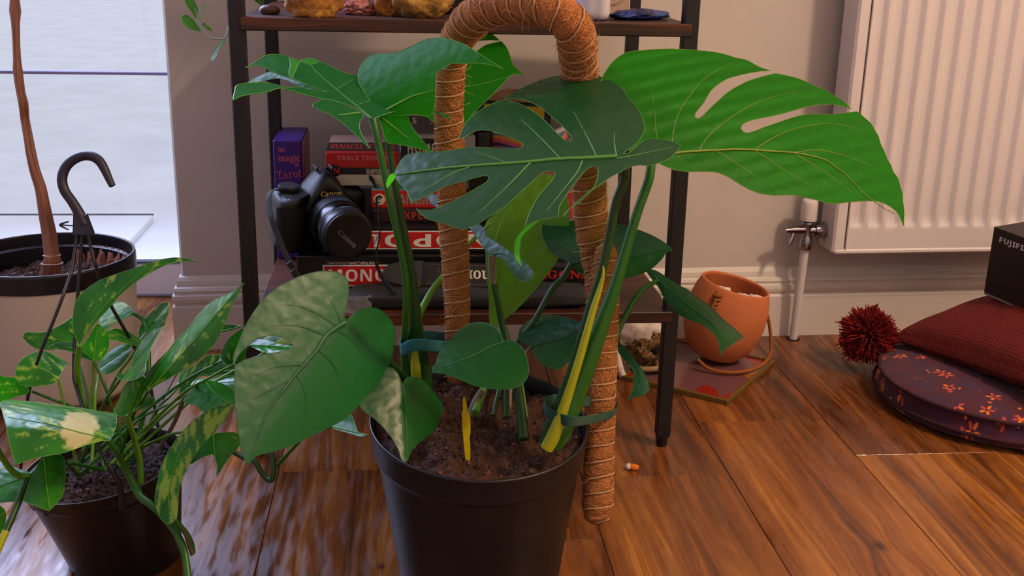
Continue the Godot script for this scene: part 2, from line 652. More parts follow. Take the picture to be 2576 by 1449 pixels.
	part("door_sill", box_mesh(Vector3(-1.7, 0.0, -0.752), Vector3(-0.33, 0.004, -0.742), 0.001), mat(Color(0.35, 0.33, 0.36), 0.6), door)
	outdoors()
	ceiling_lamp()

func door_frame() -> ArrayMesh:
	var g := Geo.new()
	g.box(Vector3(-1.75, 0.0, -0.80), Vector3(-0.30, 0.069, -0.75), 0.003)
	g.box(Vector3(-1.75, 0.069, -0.80), Vector3(-1.68, 2.1, -0.75), 0.003)
	g.box(Vector3(-0.36, 0.069, -0.80), Vector3(-0.30, 2.1, -0.75), 0.003)
	g.box(Vector3(-1.75, 2.0, -0.80), Vector3(-0.30, 2.1, -0.75), 0.003)
	return g.mesh()

func outdoors() -> void:
	var g := Geo.new()
	g.box(Vector3(-14, -0.10, -16), Vector3(9, -0.02, -0.80), 0.0)
	var patio := mat(Color(0.93, 0.93, 0.93), 0.8)
	patio.albedo_texture = speckle(71, 0.01, [Color(0.95, 0.95, 0.95), Color.WHITE], 3)
	patio.uv1_triplanar = true
	structure("ground", g.mesh(), patio)
	var s := Geo.new()
	s.box(Vector3(-2.6, -0.02, -1.46), Vector3(-0.735, -0.003, -0.81), 0.002)
	var slab := structure("doorstep_paving", s.mesh(), patio)
	part("step_joint", box_mesh(Vector3(-2.6, -0.004, -1.468), Vector3(-0.735, -0.001, -1.458), 0.0), mat(Color(0.22, 0.28, 0.34), 0.8), slab)

func ceiling_lamp() -> void:
	var g := Geo.new()
	var lamp := thing("ceiling_lamp", "round frosted ceiling lamp glowing warm above the room", "lamp", place(Vector3(1.45, 2.28, 1.05)))
	g.lathe([Vector2(0.001, -0.075), Vector2(0.06, -0.07), Vector2(0.105, -0.045), Vector2(0.12, -0.01), Vector2(0.12, 0.02), Vector2(0.001, 0.02)], 24)
	var glow := mat(Color(1.0, 0.9, 0.75), 0.5)
	glow.emission_enabled = true
	glow.emission = Color(1.0, 0.85, 0.70)
	glow.emission_energy_multiplier = 3.0
	part("lamp_shade", g.mesh(), glow, lamp)
	g = Geo.new()
	g.lathe([Vector2(0.001, 0.12), Vector2(0.05, 0.12), Vector2(0.125, 0.03), Vector2(0.125, 0.02), Vector2(0.001, 0.02)], 24)
	part("lamp_base", g.mesh(), M.white_metal, lamp)
	var l := OmniLight3D.new()
	l.name = "lamp_light"
	l.position = Vector3(0, -0.13, 0)
	l.light_color = Color(1.0, 0.85, 0.71)
	l.light_energy = 2.9
	l.light_size = 0.1
	l.omni_range = 12.0
	l.omni_attenuation = 2.0
	l.shadow_enabled = true
	lamp.add_child(l)

func rack() -> void:
	var o := thing("shelf_rack", "industrial shelf rack with square black metal posts and dark rustic wood shelves", "shelf rack")
	for x in [-0.3, 0.28]:
		for z in [-0.02, -0.392]:
			var p := part("post", box_mesh(Vector3(x, 0.016, z), Vector3(x + 0.02, 1.25, z + 0.02), 0.0018), M.black_metal, o)
			var g := Geo.new()
			g.lathe([Vector2(0.001, 0.0), Vector2(0.0065, 0.0), Vector2(0.008, 0.002), Vector2(0.008, 0.010), Vector2(0.0095, 0.0165)], 14, place(Vector3(x + 0.01, 0.0, z + 0.01)))
			part("foot", g.mesh(), M.plastic, p)
	var board := mat(Color(0.9, 0.8, 0.75), 0.55)
	board.albedo_texture = wood_image(55, Color(0.10, 0.055, 0.035), Color(0.27, 0.14, 0.075), Color(0.46, 0.27, 0.14), 256, 512, [Vector3(0.3, 0.6, 0.12)])
	board.roughness = 0.5
	for y in [0.2093, 0.6016, 0.994]:
		var g := Geo.new()
		g.box(Vector3(-0.2844, y - 0.0164, -0.385), Vector3(0.2903, y, 0.003), 0.0012)
		for t in g.uv.size():
			var q := g.v[t]
			g.uv[t] = Vector2(q.z * 2.6 + q.y * 11.0, q.x / 0.6)
		part("shelf", g.mesh(), board, o)
# ---------------------------------------------------------------- plants
func leafy(top: Color, through: Color, pass_: float, rough := 0.38, spec := 0.5) -> StandardMaterial3D:
	var m := mat(top, rough)
	m.backlight_enabled = true
	var l := through.srgb_to_linear()
	m.backlight = Color(l.r * pass_, l.g * pass_, l.b * pass_).linear_to_srgb()
	m.metallic_specular = spec
	return m

func plant_materials() -> void:
	M.leaf_dark = leafy(Color(0.045, 0.25, 0.11), Color(0.25, 0.9, 0.1), 0.22)
	M.leaf_mid = leafy(Color(0.04, 0.27, 0.08), Color(0.2, 0.9, 0.1), 0.3)
	M.leaf_blue = leafy(Color(0.08, 0.27, 0.19), Color(0.25, 0.85, 0.15), 0.18, 0.42)
	M.leaf_satin = leafy(Color(0.07, 0.34, 0.14), Color(0.2, 0.95, 0.1), 0.5, 0.34)
	M.leaf_bright = leafy(Color(0.07, 0.40, 0.03), Color(0.28, 1.0, 0.0), 0.9, 0.5, 0.3)
	M.leaf_young = leafy(Color(0.15, 0.5, 0.05), Color(0.4, 1.0, 0.05), 0.9)
	M.leaf_lime = leafy(Color(0.29, 0.46, 0.05), Color(0.55, 1.0, 0.05), 0.7, 0.36)
	M.vein = mat(Color(0.30, 0.55, 0.22), 0.45)
	M.vein_dull = mat(Color(0.13, 0.37, 0.20), 0.5)
	M.vein_yellow = mat(Color(0.42, 0.52, 0.08), 0.5)
	M.vein_lime = mat(Color(0.38, 0.62, 0.12), 0.5)
	M.stem_green = mat(Color(0.13, 0.38, 0.06), 0.4)
	M.stem_dark = mat(Color(0.10, 0.27, 0.07), 0.4)
	M.stem_yellow = mat(Color(0.62, 0.66, 0.06), 0.4)
	M.stem_lime = mat(Color(0.34, 0.54, 0.10), 0.4)
	M.stem_grey = mat(Color(0.40, 0.34, 0.26), 0.6)
	M.stem_brown = mat(Color(0.30, 0.24, 0.10), 0.6)
	for k in [["pothos", 0.75, 0.3], ["pothos_bright", 1.2, 0.42], ["pothos_lime", 1.2, 0.4], ["pothos_pale", 0.6, 0.16]]:
		var m := tinted(k[2])
		m.backlight_enabled = true
		m.backlight = Color(k[1] * 0.6, k[1], k[1] * 0.4).linear_to_srgb() if k[1] < 1.0 else Color(0.75, 1.0, 0.5)
		M[k[0]] = m
	M.soil = tinted(0.95)
	M.teal = mat(Color(0.02, 0.36, 0.38), 0.85)
	M.teal.rim_enabled = true
	M.teal.rim = 0.5
	M.green_tie = mat(Color(0.02, 0.27, 0.20), 0.85)
	M.green_tie.rim_enabled = true
	M.green_tie.rim = 0.4

func pot_rings(base: Vector3, rim: Vector3, tilt_x: float, tilt_z: float, prof: Array, sides: int) -> Geo:
	# prof: Vector2(radius, share of the height); the rings lean over step by step towards the rim
	var g := Geo.new()
	var f := func(r: int, k: int) -> Array:
		var q: Vector2 = prof[r]
		var b := Basis.from_euler(Vector3(tilt_x, 0, tilt_z) * q.y * q.y)
		var a := TAU * (k % sides) / sides
		return [base.lerp(rim, q.y) + b * Vector3(q.x * cos(a), 0, q.x * sin(a)), Vector2(float(k) / sides, q.y)]
	g.grid(prof.size(), sides + 1, f, true)
	return g

func nursery_pot(parent: Node3D, base: Vector3, rim: Vector3, tx: float, tz: float, r0: float, r1: float, band: float, m: Material) -> void:
	var p := parent.position
	var w := 0.0016
	var outside := [Vector2(0.001, 0.0), Vector2(r0 - 0.004, 0.0), Vector2(r0 - 0.001, 0.006), Vector2(r0, 0.02)]
	for k in 8:
		outside.append(Vector2(lerpf(r0, r1 * 0.935, (k + 1) / 8.0), lerpf(0.02, band - 0.03, (k + 1) / 8.0)))
	outside.append_array([Vector2(r1 * 0.94, band - 0.02), Vector2(r1 * 0.975, band), Vector2(r1 * 0.98, band + 0.01), Vector2(r1 * 0.992, 0.97), Vector2(r1 * 1.006, 0.978), Vector2(r1 * 1.008, 0.992), Vector2(r1, 1.0), Vector2(r1 - w, 0.998), Vector2(r1 * 0.975 - w, 0.95), Vector2(r1 * 0.94 - w, band - 0.03), Vector2(r0 * 0.5 + r1 * 0.43, 0.5)])
	var g := pot_rings(base - p, rim - p, tx, tz, outside, 72)
	# outside faces out, inside faces in
	var fix := Geo.new()
	fix = g
	for k in fix.v.size():
		var row := k / 73
		var out := Vector3(fix.v[k].x - (rim - p).x, 0.0, fix.v[k].z - (rim - p).z)
		var want := -1.0 if row > outside.size() - 5 else 1.0
		if row < 2:
			if fix.n[k].y > 0.0: fix.n[k] = -fix.n[k]
		elif fix.n[k].dot(out) * want < 0.0 and absf(fix.n[k].y) < 0.95:
			fix.n[k] = -fix.n[k]
		elif absf(fix.n[k].y) >= 0.95 and fix.n[k].y < 0.0 and row > 4:
			fix.n[k] = -fix.n[k]
	part("pot", fix.mesh(), m, parent)

func soil_bed(parent: Node3D, rim: Vector3, drop: float, radius: float, tx: float, tz: float, seed_: int, rough: float, colors: Array) -> void:
	var big := noise(seed_, 1.0, 4)
	var small := noise(seed_ + 1, 1.0, 3)
	var b := Basis.from_euler(Vector3(tx, 0, tz))
	var g := Geo.new()
	var c := rim - parent.position - Vector3(0, drop, 0)
	var f := func(r: int, k: int) -> Array:
		var a := TAU * (k % 170) / 170.0
		var q := Vector3(cos(a), 0, sin(a)) * radius * float(r) / 54.0
		var h := rough * (big.get_noise_2d(q.x * 26.0, q.z * 26.0) * 1.3 + 0.55 * small.get_noise_2d(q.x * 130.0, q.z * 130.0) + 0.3 * small.get_noise_2d(q.x * 420.0, q.z * 420.0))
		if r < 2: h *= r * 0.4
		return [c + b * (q + Vector3(0, h, 0))]
	g.grid(55, 171, f, true)
	for k in g.v.size():
		if g.n[k].y < 0.0: g.n[k] = -g.n[k]
		var t := clampf(0.5 + 0.8 * small.get_noise_3dv(g.v[k] * 300.0), 0.0, 1.0)
		g.c[k] = (colors[0] as Color).lerp(colors[1], t).srgb_to_linear()
	part("soil", g.mesh(), M.soil, parent)
	# loose crumbs lying on it
	var rng := RandomNumberGenerator.new()
	rng.seed = seed_
	var crumbs := Geo.new()
	for k in 420:
		var a := rng.randf() * TAU
		var d := sqrt(rng.randf()) * radius * 0.97
		var q := Vector3(cos(a) * d, 0, sin(a) * d)
		var h := rough * (big.get_noise_2d(q.x * 26.0, q.z * 26.0) * 1.3 + 0.55 * small.get_noise_2d(q.x * 130.0, q.z * 130.0))
		var s := rng.randf_range(0.0006, 0.0022)
		crumbs.tint = (colors[0] as Color).lerp(colors[2], rng.randf()).srgb_to_linear()
		crumbs.blob(c + b * (q + Vector3(0, h + s * 0.4, 0)), Vector3(s, s * 0.8, s * rng.randf_range(0.8, 1.8)), small, 0.5, 3.0, 5, 6)
	var o := part("soil_crumbs", crumbs.mesh(), M.soil, parent)
	o.set_meta("kind", "stuff")

func monstera() -> void:
	plant_materials()
	var o := thing("potted_monstera", "large split-leaved monstera in a plain black plastic pot in front of the rack", "houseplant", place(Vector3(0, 0, 0.34)))
	var rim := Vector3(-0.0028, 0.2, 0.3347)
	nursery_pot(o, Vector3(0.0, 0.0, 0.342), rim, 0.1246, -0.0256, 0.088, 0.1185, 0.83, M.plastic)
	soil_bed(o, rim, 0.014, 0.1125, 0.1246, -0.0256, 61, 0.009, [Color(0.16, 0.09, 0.06), Color(0.34, 0.20, 0.13), Color(0.50, 0.32, 0.20)])
	var big = 	leaf(o, "leaf", M.leaf_dark, M.vein, Vector3(0.1185, 0.5084, 0.4277), Vector3(-0.9952, -0.0957, -0.02052), Vector3(0.03224, -0.51848, 0.85448), [-0.012, -0.02, 0, 0, -0.006, 0.21003, 0.12537], [-44, -17, -192, -143, -289, -297, -326, -457, -317, -699, -264, -975, -220, -1294, -106, -1553, 49, -1697, 235, -1743, 452, -1714, 683, -1546, 860, -1367, 973.5, -1254, 823, -1192, 713, -1080, 622, -920, 536, -712, 462, -527, 410, -369, 403, -291, 440, -260, 472, -303, 521, -403, 599, -620, 682, -817, 792, -1019, 952.5, -1215, 1039, -1205, 1190, -1094, 1300, -970, 1398, -820, 1477.5, -562, 1413, -584, 1322, -649, 1243, -654, 1138, -594, 1029, -502, 935, -398, 876, -333, 873, -288, 911, -253, 1013, -270, 1154, -323, 1292, -372, 1387, -393, 1581, -399, 1735, -431, 1909, -473, 2000, -468, 2061, -387, 2107, -274, 2125.5, -208, 2079, -65, 2021, 41, 1967.5, 229, 1804, 165, 1650, 109, 1460, 79, 1327, 58, 1251, 54, 1232, 91, 1258, 137, 1356, 192, 1473, 256, 1626, 316, 1740, 355, 1852, 354, 1935.5, 307, 1892, 396, 1822, 466, 1715, 529, 1610, 598, 1523.5, 652, 1393, 623, 1309, 574, 1201, 518, 1104, 454, 901, 276, 797, 178, 735, 127, 677, 113, 634, 123, 623, 157, 646, 220, 711, 294, 783, 379, 850, 476, 920, 609, 969.5, 723, 856, 681, 739, 673, 658.5, 663, 633, 556, 565, 451, 520, 387, 417, 255, 327, 150, 266, 116, 222, 123, 221, 186, 240, 265, 289, 371, 391, 462, 527, 580, 619.5, 673, 580, 622, 476, 552, 373, 469, 268, 374, 116, 276, 13, 217, -68, 176, -147, 153, -269, 167, -355, 145, -480, 88, -571, -8, -602, -67, -552, -125, -436, -180, -326, -205, -254, -171, -147, -61, -94, -16], [1.7, 1.4, 28.7, -0.1, 55.8, -2.7, 105.2, -6.1, 161.5, -14, 194, -17.8, 210.2, -19.9], [[1.7, 0.9, 1.3, -15.1, -1.8, -36.5], [20.4, 0, 24.6, -27.7, 32.1, -78.5], [54.7, -2.5, 70.9, -41.4, 84.8, -74.8], [105.2, -6.6, 119.2, -19.2, 135.4, -31.3], [34.7, 2.4, 43.9, 20.1, 75.3, 58.3], [82.8, -3.7, 106.1, 22, 138.4, 51.3], [2.1, 3.6, -16.4, 1.5, -52, -5.9], [140.8, -10.1, 160.2, -4, 191.5, 13.7]], {"midrib": 0.0021})
	leaf(big, "leaf_tip", M.leaf_young, M.vein, Vector3(0.0415, 0.4503, 0.4433), Vector3(-0.32923, -0.78254, 0.52844), Vector3(0.8804, -0.45669, -0.12777), [0, 0, 0, 0, 0, 0.04962, 0.0138], [2, 14, 105, -82, 220, -134, 333, -138, 438, -98, 470, -52, 495.5, 4, 434, -43, 357, -74, 242, -92, 154, -61], [], [], {"step": 0.003})
	leaf(big, "leaf_tip", M.leaf_young, M.vein, Vector3(-0.0901, 0.4887, 0.4254), Vector3(-0.47901, -0.60191, 0.63894), Vector3(0.53387, -0.77755, -0.33226), [0, 0, 0, 0, 0, 0.01684, 0.00556], [3, 2, 17, -39, 75, -56, 149, -37, 171.5, 2, 107, 6, 42, 10], [], [], {"step": 0.003})
	leaf(o, "leaf", M.leaf_bright, M.vein_yellow, Vector3(0.1669, 0.4931, 0.3637), Vector3(0.96651, -0.23905, 0.09334), Vector3(0.23364, 0.66921, -0.70539), [-0.03, -0.02, 0, 0, 0, 0.26774, 0.1622], [-1, 10, -139, -20, -293, 48, -483, 233, -621, 490, -670, 753, -645, 951, -570, 1197, -434, 1414, -221, 1552, 126, 1724, 412, 1841, 634, 1894, 932, 1931, 1115, 1892, 1237.5, 1884, 1082, 1781, 925, 1652, 708, 1450, 548, 1212, 463, 965, 381, 768, 376, 707, 412, 698, 461, 759, 550, 928, 712, 1215, 924, 1507, 1123, 1713, 1311.5, 1880, 1488, 1937, 1711, 1946, 1914, 1928, 2107, 1882, 2274.5, 1783, 2141, 1760, 1921, 1651, 1680, 1473, 1366, 1195, 1003, 918, 906, 815, 891, 738, 938, 699, 1022, 753, 1290, 1007, 1639, 1322, 1992, 1512, 2336.5, 1769, 2462, 1708, 2564, 1571, 2637, 1296, 2746, 1020, 2815, 888, 2848, 735, 2862, 483, 2857.5, 271, 2797, 382, 2702, 455, 2545, 456, 2232, 317, 1967, 174, 1748, 133, 1534, 101, 1287, -1, 1099, -29, 943, -2, 777, 48, 639, 53, 448, -10, 317, -50, 187, -59, 71, -37], [0.9, -0.7, 14.1, 8.7, 30, 18.4, 68.2, 35.6, 102, 49, 137, 61.2, 166.4, 69.8, 188.3, 72, 211.1, 63.9, 238.5, 45.2, 273.6, 37.4], [[8.2, 4.7, -1.6, 36, -11.5, 96.2], [16.4, 10.5, 19.2, 65.9, 44.4, 132.6, 76.5, 177], [45.1, 25.9, 61.1, 62.2, 104.5, 120.8, 158.8, 169.9], [104.2, 49.4, 142.2, 94.6, 196.7, 135.1, 238.3, 145], [147.2, 64, 190, 87.5, 250.1, 93.9], [22.1, 12.5, 35.7, 4.4], [63.2, 32.6, 85.7, 25.3, 113, 15], [106.4, 50.3, 134.1, 39.4, 171.4, 28.5], [151.8, 64.9, 185, 56.3, 218.8, 44.2]], {"midrib": 0.0016, "ribs": 0.0005, "pitch": 0.019, "lift": 0.0005})
	leaf(o, "leaf", M.leaf_blue, M.vein_dull, Vector3(-0.1398, 0.3493, 0.4406), Vector3(-0.49975, -0.57879, 0.6444), Vector3(0.59598, -0.76963, -0.22907), [0, -0.014, -0.012, 0, 0, 0.16356, 0.08072], [-30, 12, -42, -38, -154, -89, -264, -136, -332, -193, -362, -263, -339, -347, -255, -454, -130, -551, 11, -626, 161, -685, 332, -714, 525, -715, 683, -695, 851, -657, 952, -629, 999.5, -586, 919, -606, 825, -602, 688, -572, 596, -516, 536, -449, 505, -361, 502, -300, 516, -277, 559, -284, 652, -351, 735, -425, 816, -490, 917, -547, 995.5, -581, 1107, -513, 1203, -449, 1339, -341, 1468, -225, 1570, -121, 1625, -33, 1641.5, 4, 1601, 13, 1550, 12, 1444, 101, 1309, 225, 1125, 366, 983, 463, 792, 594, 601, 713, 405, 776, 205, 824, 25, 849, -128, 830, -218, 800, -321, 737, -403, 648, -436, 514, -424, 380, -391, 266, -322, 151, -218, 68, -134, 29, -56, 14], [-0.3, 0.4, 10.4, -4.2, 23.2, -7.8, 40.9, -7.6, 60.5, -9.7, 78.7, -11, 100.6, -12.8, 119.1, -11.9, 137.3, -6.9, 154.9, -1.5], [[4.7, -1.5, -3.4, -14.1, -11.3, -33.9], [8.2, -3.2, 11.5, -25.8, 17.6, -44.4, 30.1, -62], [23.2, -7.8, 29.8, -27.3, 39.7, -43.2, 55.6, -58.2], [59.6, -10.3, 76, -27.8, 96.3, -40.1], [76.5, -11.2, 97.7, -21.7, 119.7, -32.8], [13.3, -4.7, 6.5, 15.2, 4.9, 47.1], [39, -6.5, 38.1, 18.2, 46.7, 43.9], [70.6, -10.7, 80.6, 11.9, 96, 28]], {"midrib": 0.0028, "lift": -0.0002})
	leaf(o, "leaf", M.leaf_dark, M.vein_dull, Vector3(-0.0854, 0.2672, 0.398), Vector3(0.02748, -0.68833, 0.72487), Vector3(0.82152, -0.39759, -0.4087), [0, -0.008, -0.014, 0, 0, 0.08288, 0.05169], [-3, -5, -74, 41, -122, 105, -155, 207, -178, 354, -157, 518, -124, 677, -100, 819, -9, 795, 108, 691, 194, 641, 371, 468, 497, 303, 635, 137, 717, 71, 793, 33, 829.5, 0, 805, -42, 729, -59, 629, -107, 508, -187, 387, -294, 325, -365, 250, -416, 125, -397, 2, -324, -145, -217, -176, -112, -95, -41], [-0, 0, 13.8, 0.9, 35.1, 2.1, 56.3, 2.2, 77.5, 0.2], [], {"midrib": 0.0012, "step": 0.003})
	leaf(o, "leaf", M.leaf_mid, M.vein_dull, Vector3(0.018, 0.3072, 0.3855), Vector3(-0.83366, -0.11608, 0.53994), Vector3(0.55058, -0.09816, 0.82899), [-0.004, -0.012, -0.004, 0, 0, 0.08948, 0.07707], [1, -12, -48, -94, -111, -209, -179, -371, -237, -586, -236, -779, -138, -830, 40, -730, 259, -555, 405, -435, 507, -383, 605, -299, 759, -135, 833.5, -99, 850, -47, 886.5, -21, 819, 79, 747, 224, 687, 387, 583, 504, 473, 581, 358, 621, 256, 617, 152, 564, 69, 481, -19, 343, -82, 202, -102, 93, -75, 17, -29, -10], [-0, -0, 18.4, -1.4, 40.5, 1.3, 68.3, -1, 84, -4.7], [], {"midrib": 0.0008, "step": 0.003})
	leaf(o, "leaf", M.leaf_dark, M.vein_dull, Vector3(0.0605, 0.259, 0.268), Vector3(0.931, 0.3645, -0.01954), Vector3(-0.17868, 0.4084, -0.89515), [0, -0.01, -0.006, 0, 0, 0.07036, 0.04615], [2, 6, -43, 61, -97, 147, -100, 294, -28, 524, 81, 712, 210, 721, 323, 583, 460, 345, 549, 185, 639, 61, 714.5, 1, 652, -65, 571, -139, 475, -227, 375, -309, 251, -364, 178, -368, 110, -335, 34, -250, 0, -146, 2, -55], [0.4, -0.2, 20.1, -2.5, 38.4, -5.7, 68.1, -0.8], [], {"midrib": 0.0009, "step": 0.0035})
	leaf(o, "leaf", M.leaf_dark, M.vein_dull, Vector3(0.1147, 0.3326, 0.1874), Vector3(0.98432, 0.17022, 0.04633), Vector3(-0.08659, 0.69499, -0.71378), [0, -0.014, -0.004, 0, 0, 0.12188, 0.06435], [-1, -5, -99, 105, -199, 210, -253, 373, -269, 543, -251, 683, -199, 782, -106, 801, 85, 738, 323, 664, 584, 541, 754, 455, 903, 343, 1047, 214, 1201, 31, 1216.5, -37, 1148, -41, 1059, -129, 923, -216, 761, -263, 544, -281, 356, -266, 176, -203, 72, -112], [1, 0.4, 31, 1.6, 68.5, -3, 97.7, -1.1, 119.2, 1], [], {"midrib": 0.001})
	leaf(o, "leaf", M.leaf_dark, M.vein_dull, Vector3(0.2111, 0.3247, 0.2207), Vector3(0.43531, -0.47378, 0.76553), Vector3(0.7644, 0.64372, -0.03627), [0.012, -0.012, -0.01, 0, 0, 0.12829, 0.03242], [-158, -25, -98, 53, 78, 108, 268, 169, 328, 201, 448, 216, 671, 273, 902, 287, 1052, 310, 1228.5, 330, 1262, 227, 1292, 98, 1304, 41, 1345.5, -18, 1250, 41, 1119, 87, 985, 91, 849, 55, 737, 2, 586, -59, 441, -76, 275, -76, 120, -43, -31, -41], [-3, -0.2, 27.4, 3.7, 59.2, 9.4, 90.5, 14.8, 114.2, 14], [], {"midrib": 0.001, "step": 0.0035})
	leaf(o, "leaf", M.leaf_lime, M.vein_lime, Vector3(0.0328, 0.2535, 0.1722), Vector3(0.36515, 0.82499, -0.43135), Vector3(-0.88206, 0.15842, -0.4437), [0, -0.01, 0.012, 0, 0, 0.19911, 0.0629], [-9, -4, -50, 55, -45, 118, 304, 258, 639, 423, 970, 561, 1174, 624, 1319, 551, 1562, 405, 1890, 229, 2009, 33, 1798, -234, 1534, -366, 1255, -428, 1023, -422, 922, -406, 753, -356, 433, -236, 210, -132, 81, -45], [0.6, 1.3, 33.5, 16.4, 71.4, 31.6, 105.9, 43.5, 139.8, 39.9, 175.8, 20.8], [[57.1, 25.7, 77.8, 11.7, 91.1, -15.4], [91, 38.4, 114.7, 14.6, 128.1, -23.4], [116.6, 44.3, 138.2, 17.8, 154.2, -19.2]], {"midrib": 0.0012, "ribs": 0.0004, "pitch": 0.022})
	leaf(o, "leaf", M.leaf_dark, M.vein_dull, Vector3(0.0136, 0.3713, 0.2809), Vector3(0.58788, -0.16959, 0.79097), Vector3(0.4783, 0.86143, -0.17079), [0, -0.006, -0.004, 0, 0, 0.062, 0.02811], [-1411.5, 198, -1363, 261, -1199, 280, -990, 264, -700, 213, -495, 214, -333, 195, -260, 142, -60, 134, 193, 115, 415, 101, 603, 58, 647, -12, 616, -57, 531, -91, 445, -86, 340, -57, 204, 4, 115, 15, 47, -10, -40, -21, -173, 12, -313, 67, -534, 124, -771, 144, -1058, 137, -1270, 157], [-0, -0, 14.4, 6.5, 50.6, 2.3], [], {"midrib": 0.0008, "step": 0.003})
	leaf(o, "leaf", M.leaf_blue, M.vein_dull, Vector3(0.1659, 0.2549, 0.2483), Vector3(-0.00316, -0.55322, 0.83303), Vector3(0.95735, 0.239, 0.16235), [0, -0.006, 0.004, 0, 0, 0.07957, 0.02582], [-24, -6, 109, 66, 306, 156, 479, 231, 643, 257, 723, 233, 770, 161, 781, 70, 809.5, -15, 744, 30, 648, 74, 518, 101, 391, 99, 234, 27, 127, -25], [1.7, -0.2, 27.2, 11.5, 53, 18, 73.4, 9.9], [], {"midrib": 0.0007, "step": 0.0025})
	var wing = 	leaf(o, "leaf", M.leaf_satin, M.vein, Vector3(-0.1154, 0.5211, 0.2949), Vector3(-0.86248, 0.19983, -0.46497), Vector3(-0.50072, -0.20343, 0.84137), [0.02, 0, 0.012, 0, -0.01, 0.16662, 0.09186], [-5, 8, -37, -79, -130, -259, -230, -391, -382, -442, -576, -406, -717.5, -349, -677, -408, -559, -437, -288, -499, 71, -599, 429, -671, 710, -619, 914, -633, 1085, -642, 1185, -613, 1249, -517, 1381, -505, 1462, -494, 1572, -405, 1596, -258, 1593, -112, 1604.5, -36, 1566, -111, 1490, -163, 1282, -145, 1108, -165, 857, -167, 651.5, -181, 766, -129, 951, -69, 1034, 28, 1189, 79, 1265, 148, 1344, 428, 1245, 618, 1108.5, 831, 1131, 666, 1117, 534, 1066, 334, 1057, 102, 899, 44, 690, -15, 486, -80, 248, -90, 56, -14], [-0, 0, 27.8, -13.7, 61.5, -27.8, 97.8, -44.5, 110.3, -53.1], [[27.8, -13.7, 12.7, -40.5, -18.8, -53.1], [61.5, -27.8, 58.5, -50.2, 56, -62.3]], {"midrib": 0.0011, "wobble": 0.5, "rim": 0.0006})
	leaf(wing, "leaf_tip", M.leaf_young, M.vein, Vector3(-0.1731, 0.5729, 0.2309), Vector3(-0.65893, -0.44633, 0.60548), Vector3(0.75033, -0.33315, 0.57098), [0, 0, 0, 0, 0, 0.03948, 0.02694], [4, 16, 37, -99, 106, -132, 183, -114, 292, -55, 395.5, 0, 349, -85, 229, -181, 157, -269, 152, -221, 132, -165, 121, -88, 99, -9], [], [], {"step": 0.003, "rim": 0.0005})
	leaf(wing, "leaf_lobe", M.leaf_satin, M.vein, Vector3(-0.1656, 0.5394, 0.2316), Vector3(-0.86603, 0.02017, -0.49959), Vector3(-0.44599, -0.48287, 0.75361), [0, 0, 0.004, 0, 0, 0.10368, 0.02562], [849, -216, 931, -142, 1019, -61, 1037.5, 0, 880, -54, 718, -125, 565, -107, 383, -43, 128, -1, -36, 18, 232, -69, 538, -154, 739, -191], [], [], {"step": 0.003})
	leaf(wing, "leaf_lobe", M.leaf_satin, M.vein, Vector3(-0.1272, 0.5275, 0.3023), Vector3(0.15398, -0.30068, 0.94121), Vector3(0.94917, -0.21966, -0.22546), [0, -0.006, 0, 0, 0, 0.07587, 0.04952], [31, 34, -103, -91, -195, -225, -231, -346, -150, -429, -76, -471, -11, -442, 135, -312, 310, -201, 490, -124, 655, -58, 766.5, 3, 571, -34, 379, -49, 190, -21], [0, 0, 8.4, -15.5, 12.2, -23.9], [], {"step": 0.003})
	var lit = 	leaf(o, "leaf", M.leaf_bright, M.vein_lime, Vector3(-0.0752, 0.501, 0.0422), Vector3(0.97079, 0.23558, -0.04542), Vector3(-0.20037, 0.69198, -0.69355), [0, -0.012, 0, 0, 0, 0.15024, 0.08937], [121, -103, 164, -230, 242, -351, 392, -510, 541, -521, 717, -371, 871, -268, 1057, -140, 1236, -4, 1333, 70, 1420, 64, 1502.5, 0, 1449, 114, 1405, 208, 1401, 335, 1399, 520, 1358.5, 675, 1274, 681, 1138, 666, 1000, 597, 912, 535, 902, 631, 932, 741, 1016, 784, 1121, 778, 1245, 740, 1342.5, 697, 1249, 918, 1163, 1016, 1084, 1020, 990, 958, 866, 806, 671, 714, 366, 511, 109, 275, 39, 64], [12.5, 10.3, 38, 9.1, 88.5, 4.2, 140.7, 5.4], [], {"midrib": 0.0009, "step": 0.0045})
	leaf(lit, "leaf_lobe", M.leaf_bright, M.vein_lime, Vector3(-0.1056, 0.5235, 0.2741), Vector3(0.86474, 0.36794, 0.34182), Vector3(-0.1761, 0.85956, -0.47972), [0.01, -0.02, 0, 0, 0, 0.14253, 0.06555], [-256, 531, -243, 664, -189, 776, -93, 799, 87, 722, 243, 680, 391, 693, 549, 705, 718, 657, 872, 562, 1053, 416, 1220, 226, 1348, 83, 1461.5, -44, 1362, 34, 1204, 123, 1033, 188, 886, 248, 811, 221, 714, 222, 673, 77, 621, -110, 534, -207, 355, -131, 108, -58, -75, 130, -214, 394], [0.1, 0.4, 20.1, 3.5, 39.9, 5.5, 64.5, 3], [], {"step": 0.004})
	leaf(lit, "leaf_lobe", M.leaf_bright, M.vein_lime, Vector3(-0.1064, 0.5203, 0.275), Vector3(0.69621, -0.38222, 0.60762), Vector3(0.68696, 0.60035, -0.40947), [0, -0.008, 0.01, 0, 0, 0.07545, 0.02236], [-18, 0, 74, 126, 161, 217, 285, 141, 385, 91, 501, 59, 633, 27, 754.5, 0, 592, -76, 440, -144, 309, -204, 239, -173, 114, -95], [1.8, -0.6, 21.1, -1.9, 45.6, -2.9], [], {"step": 0.004})
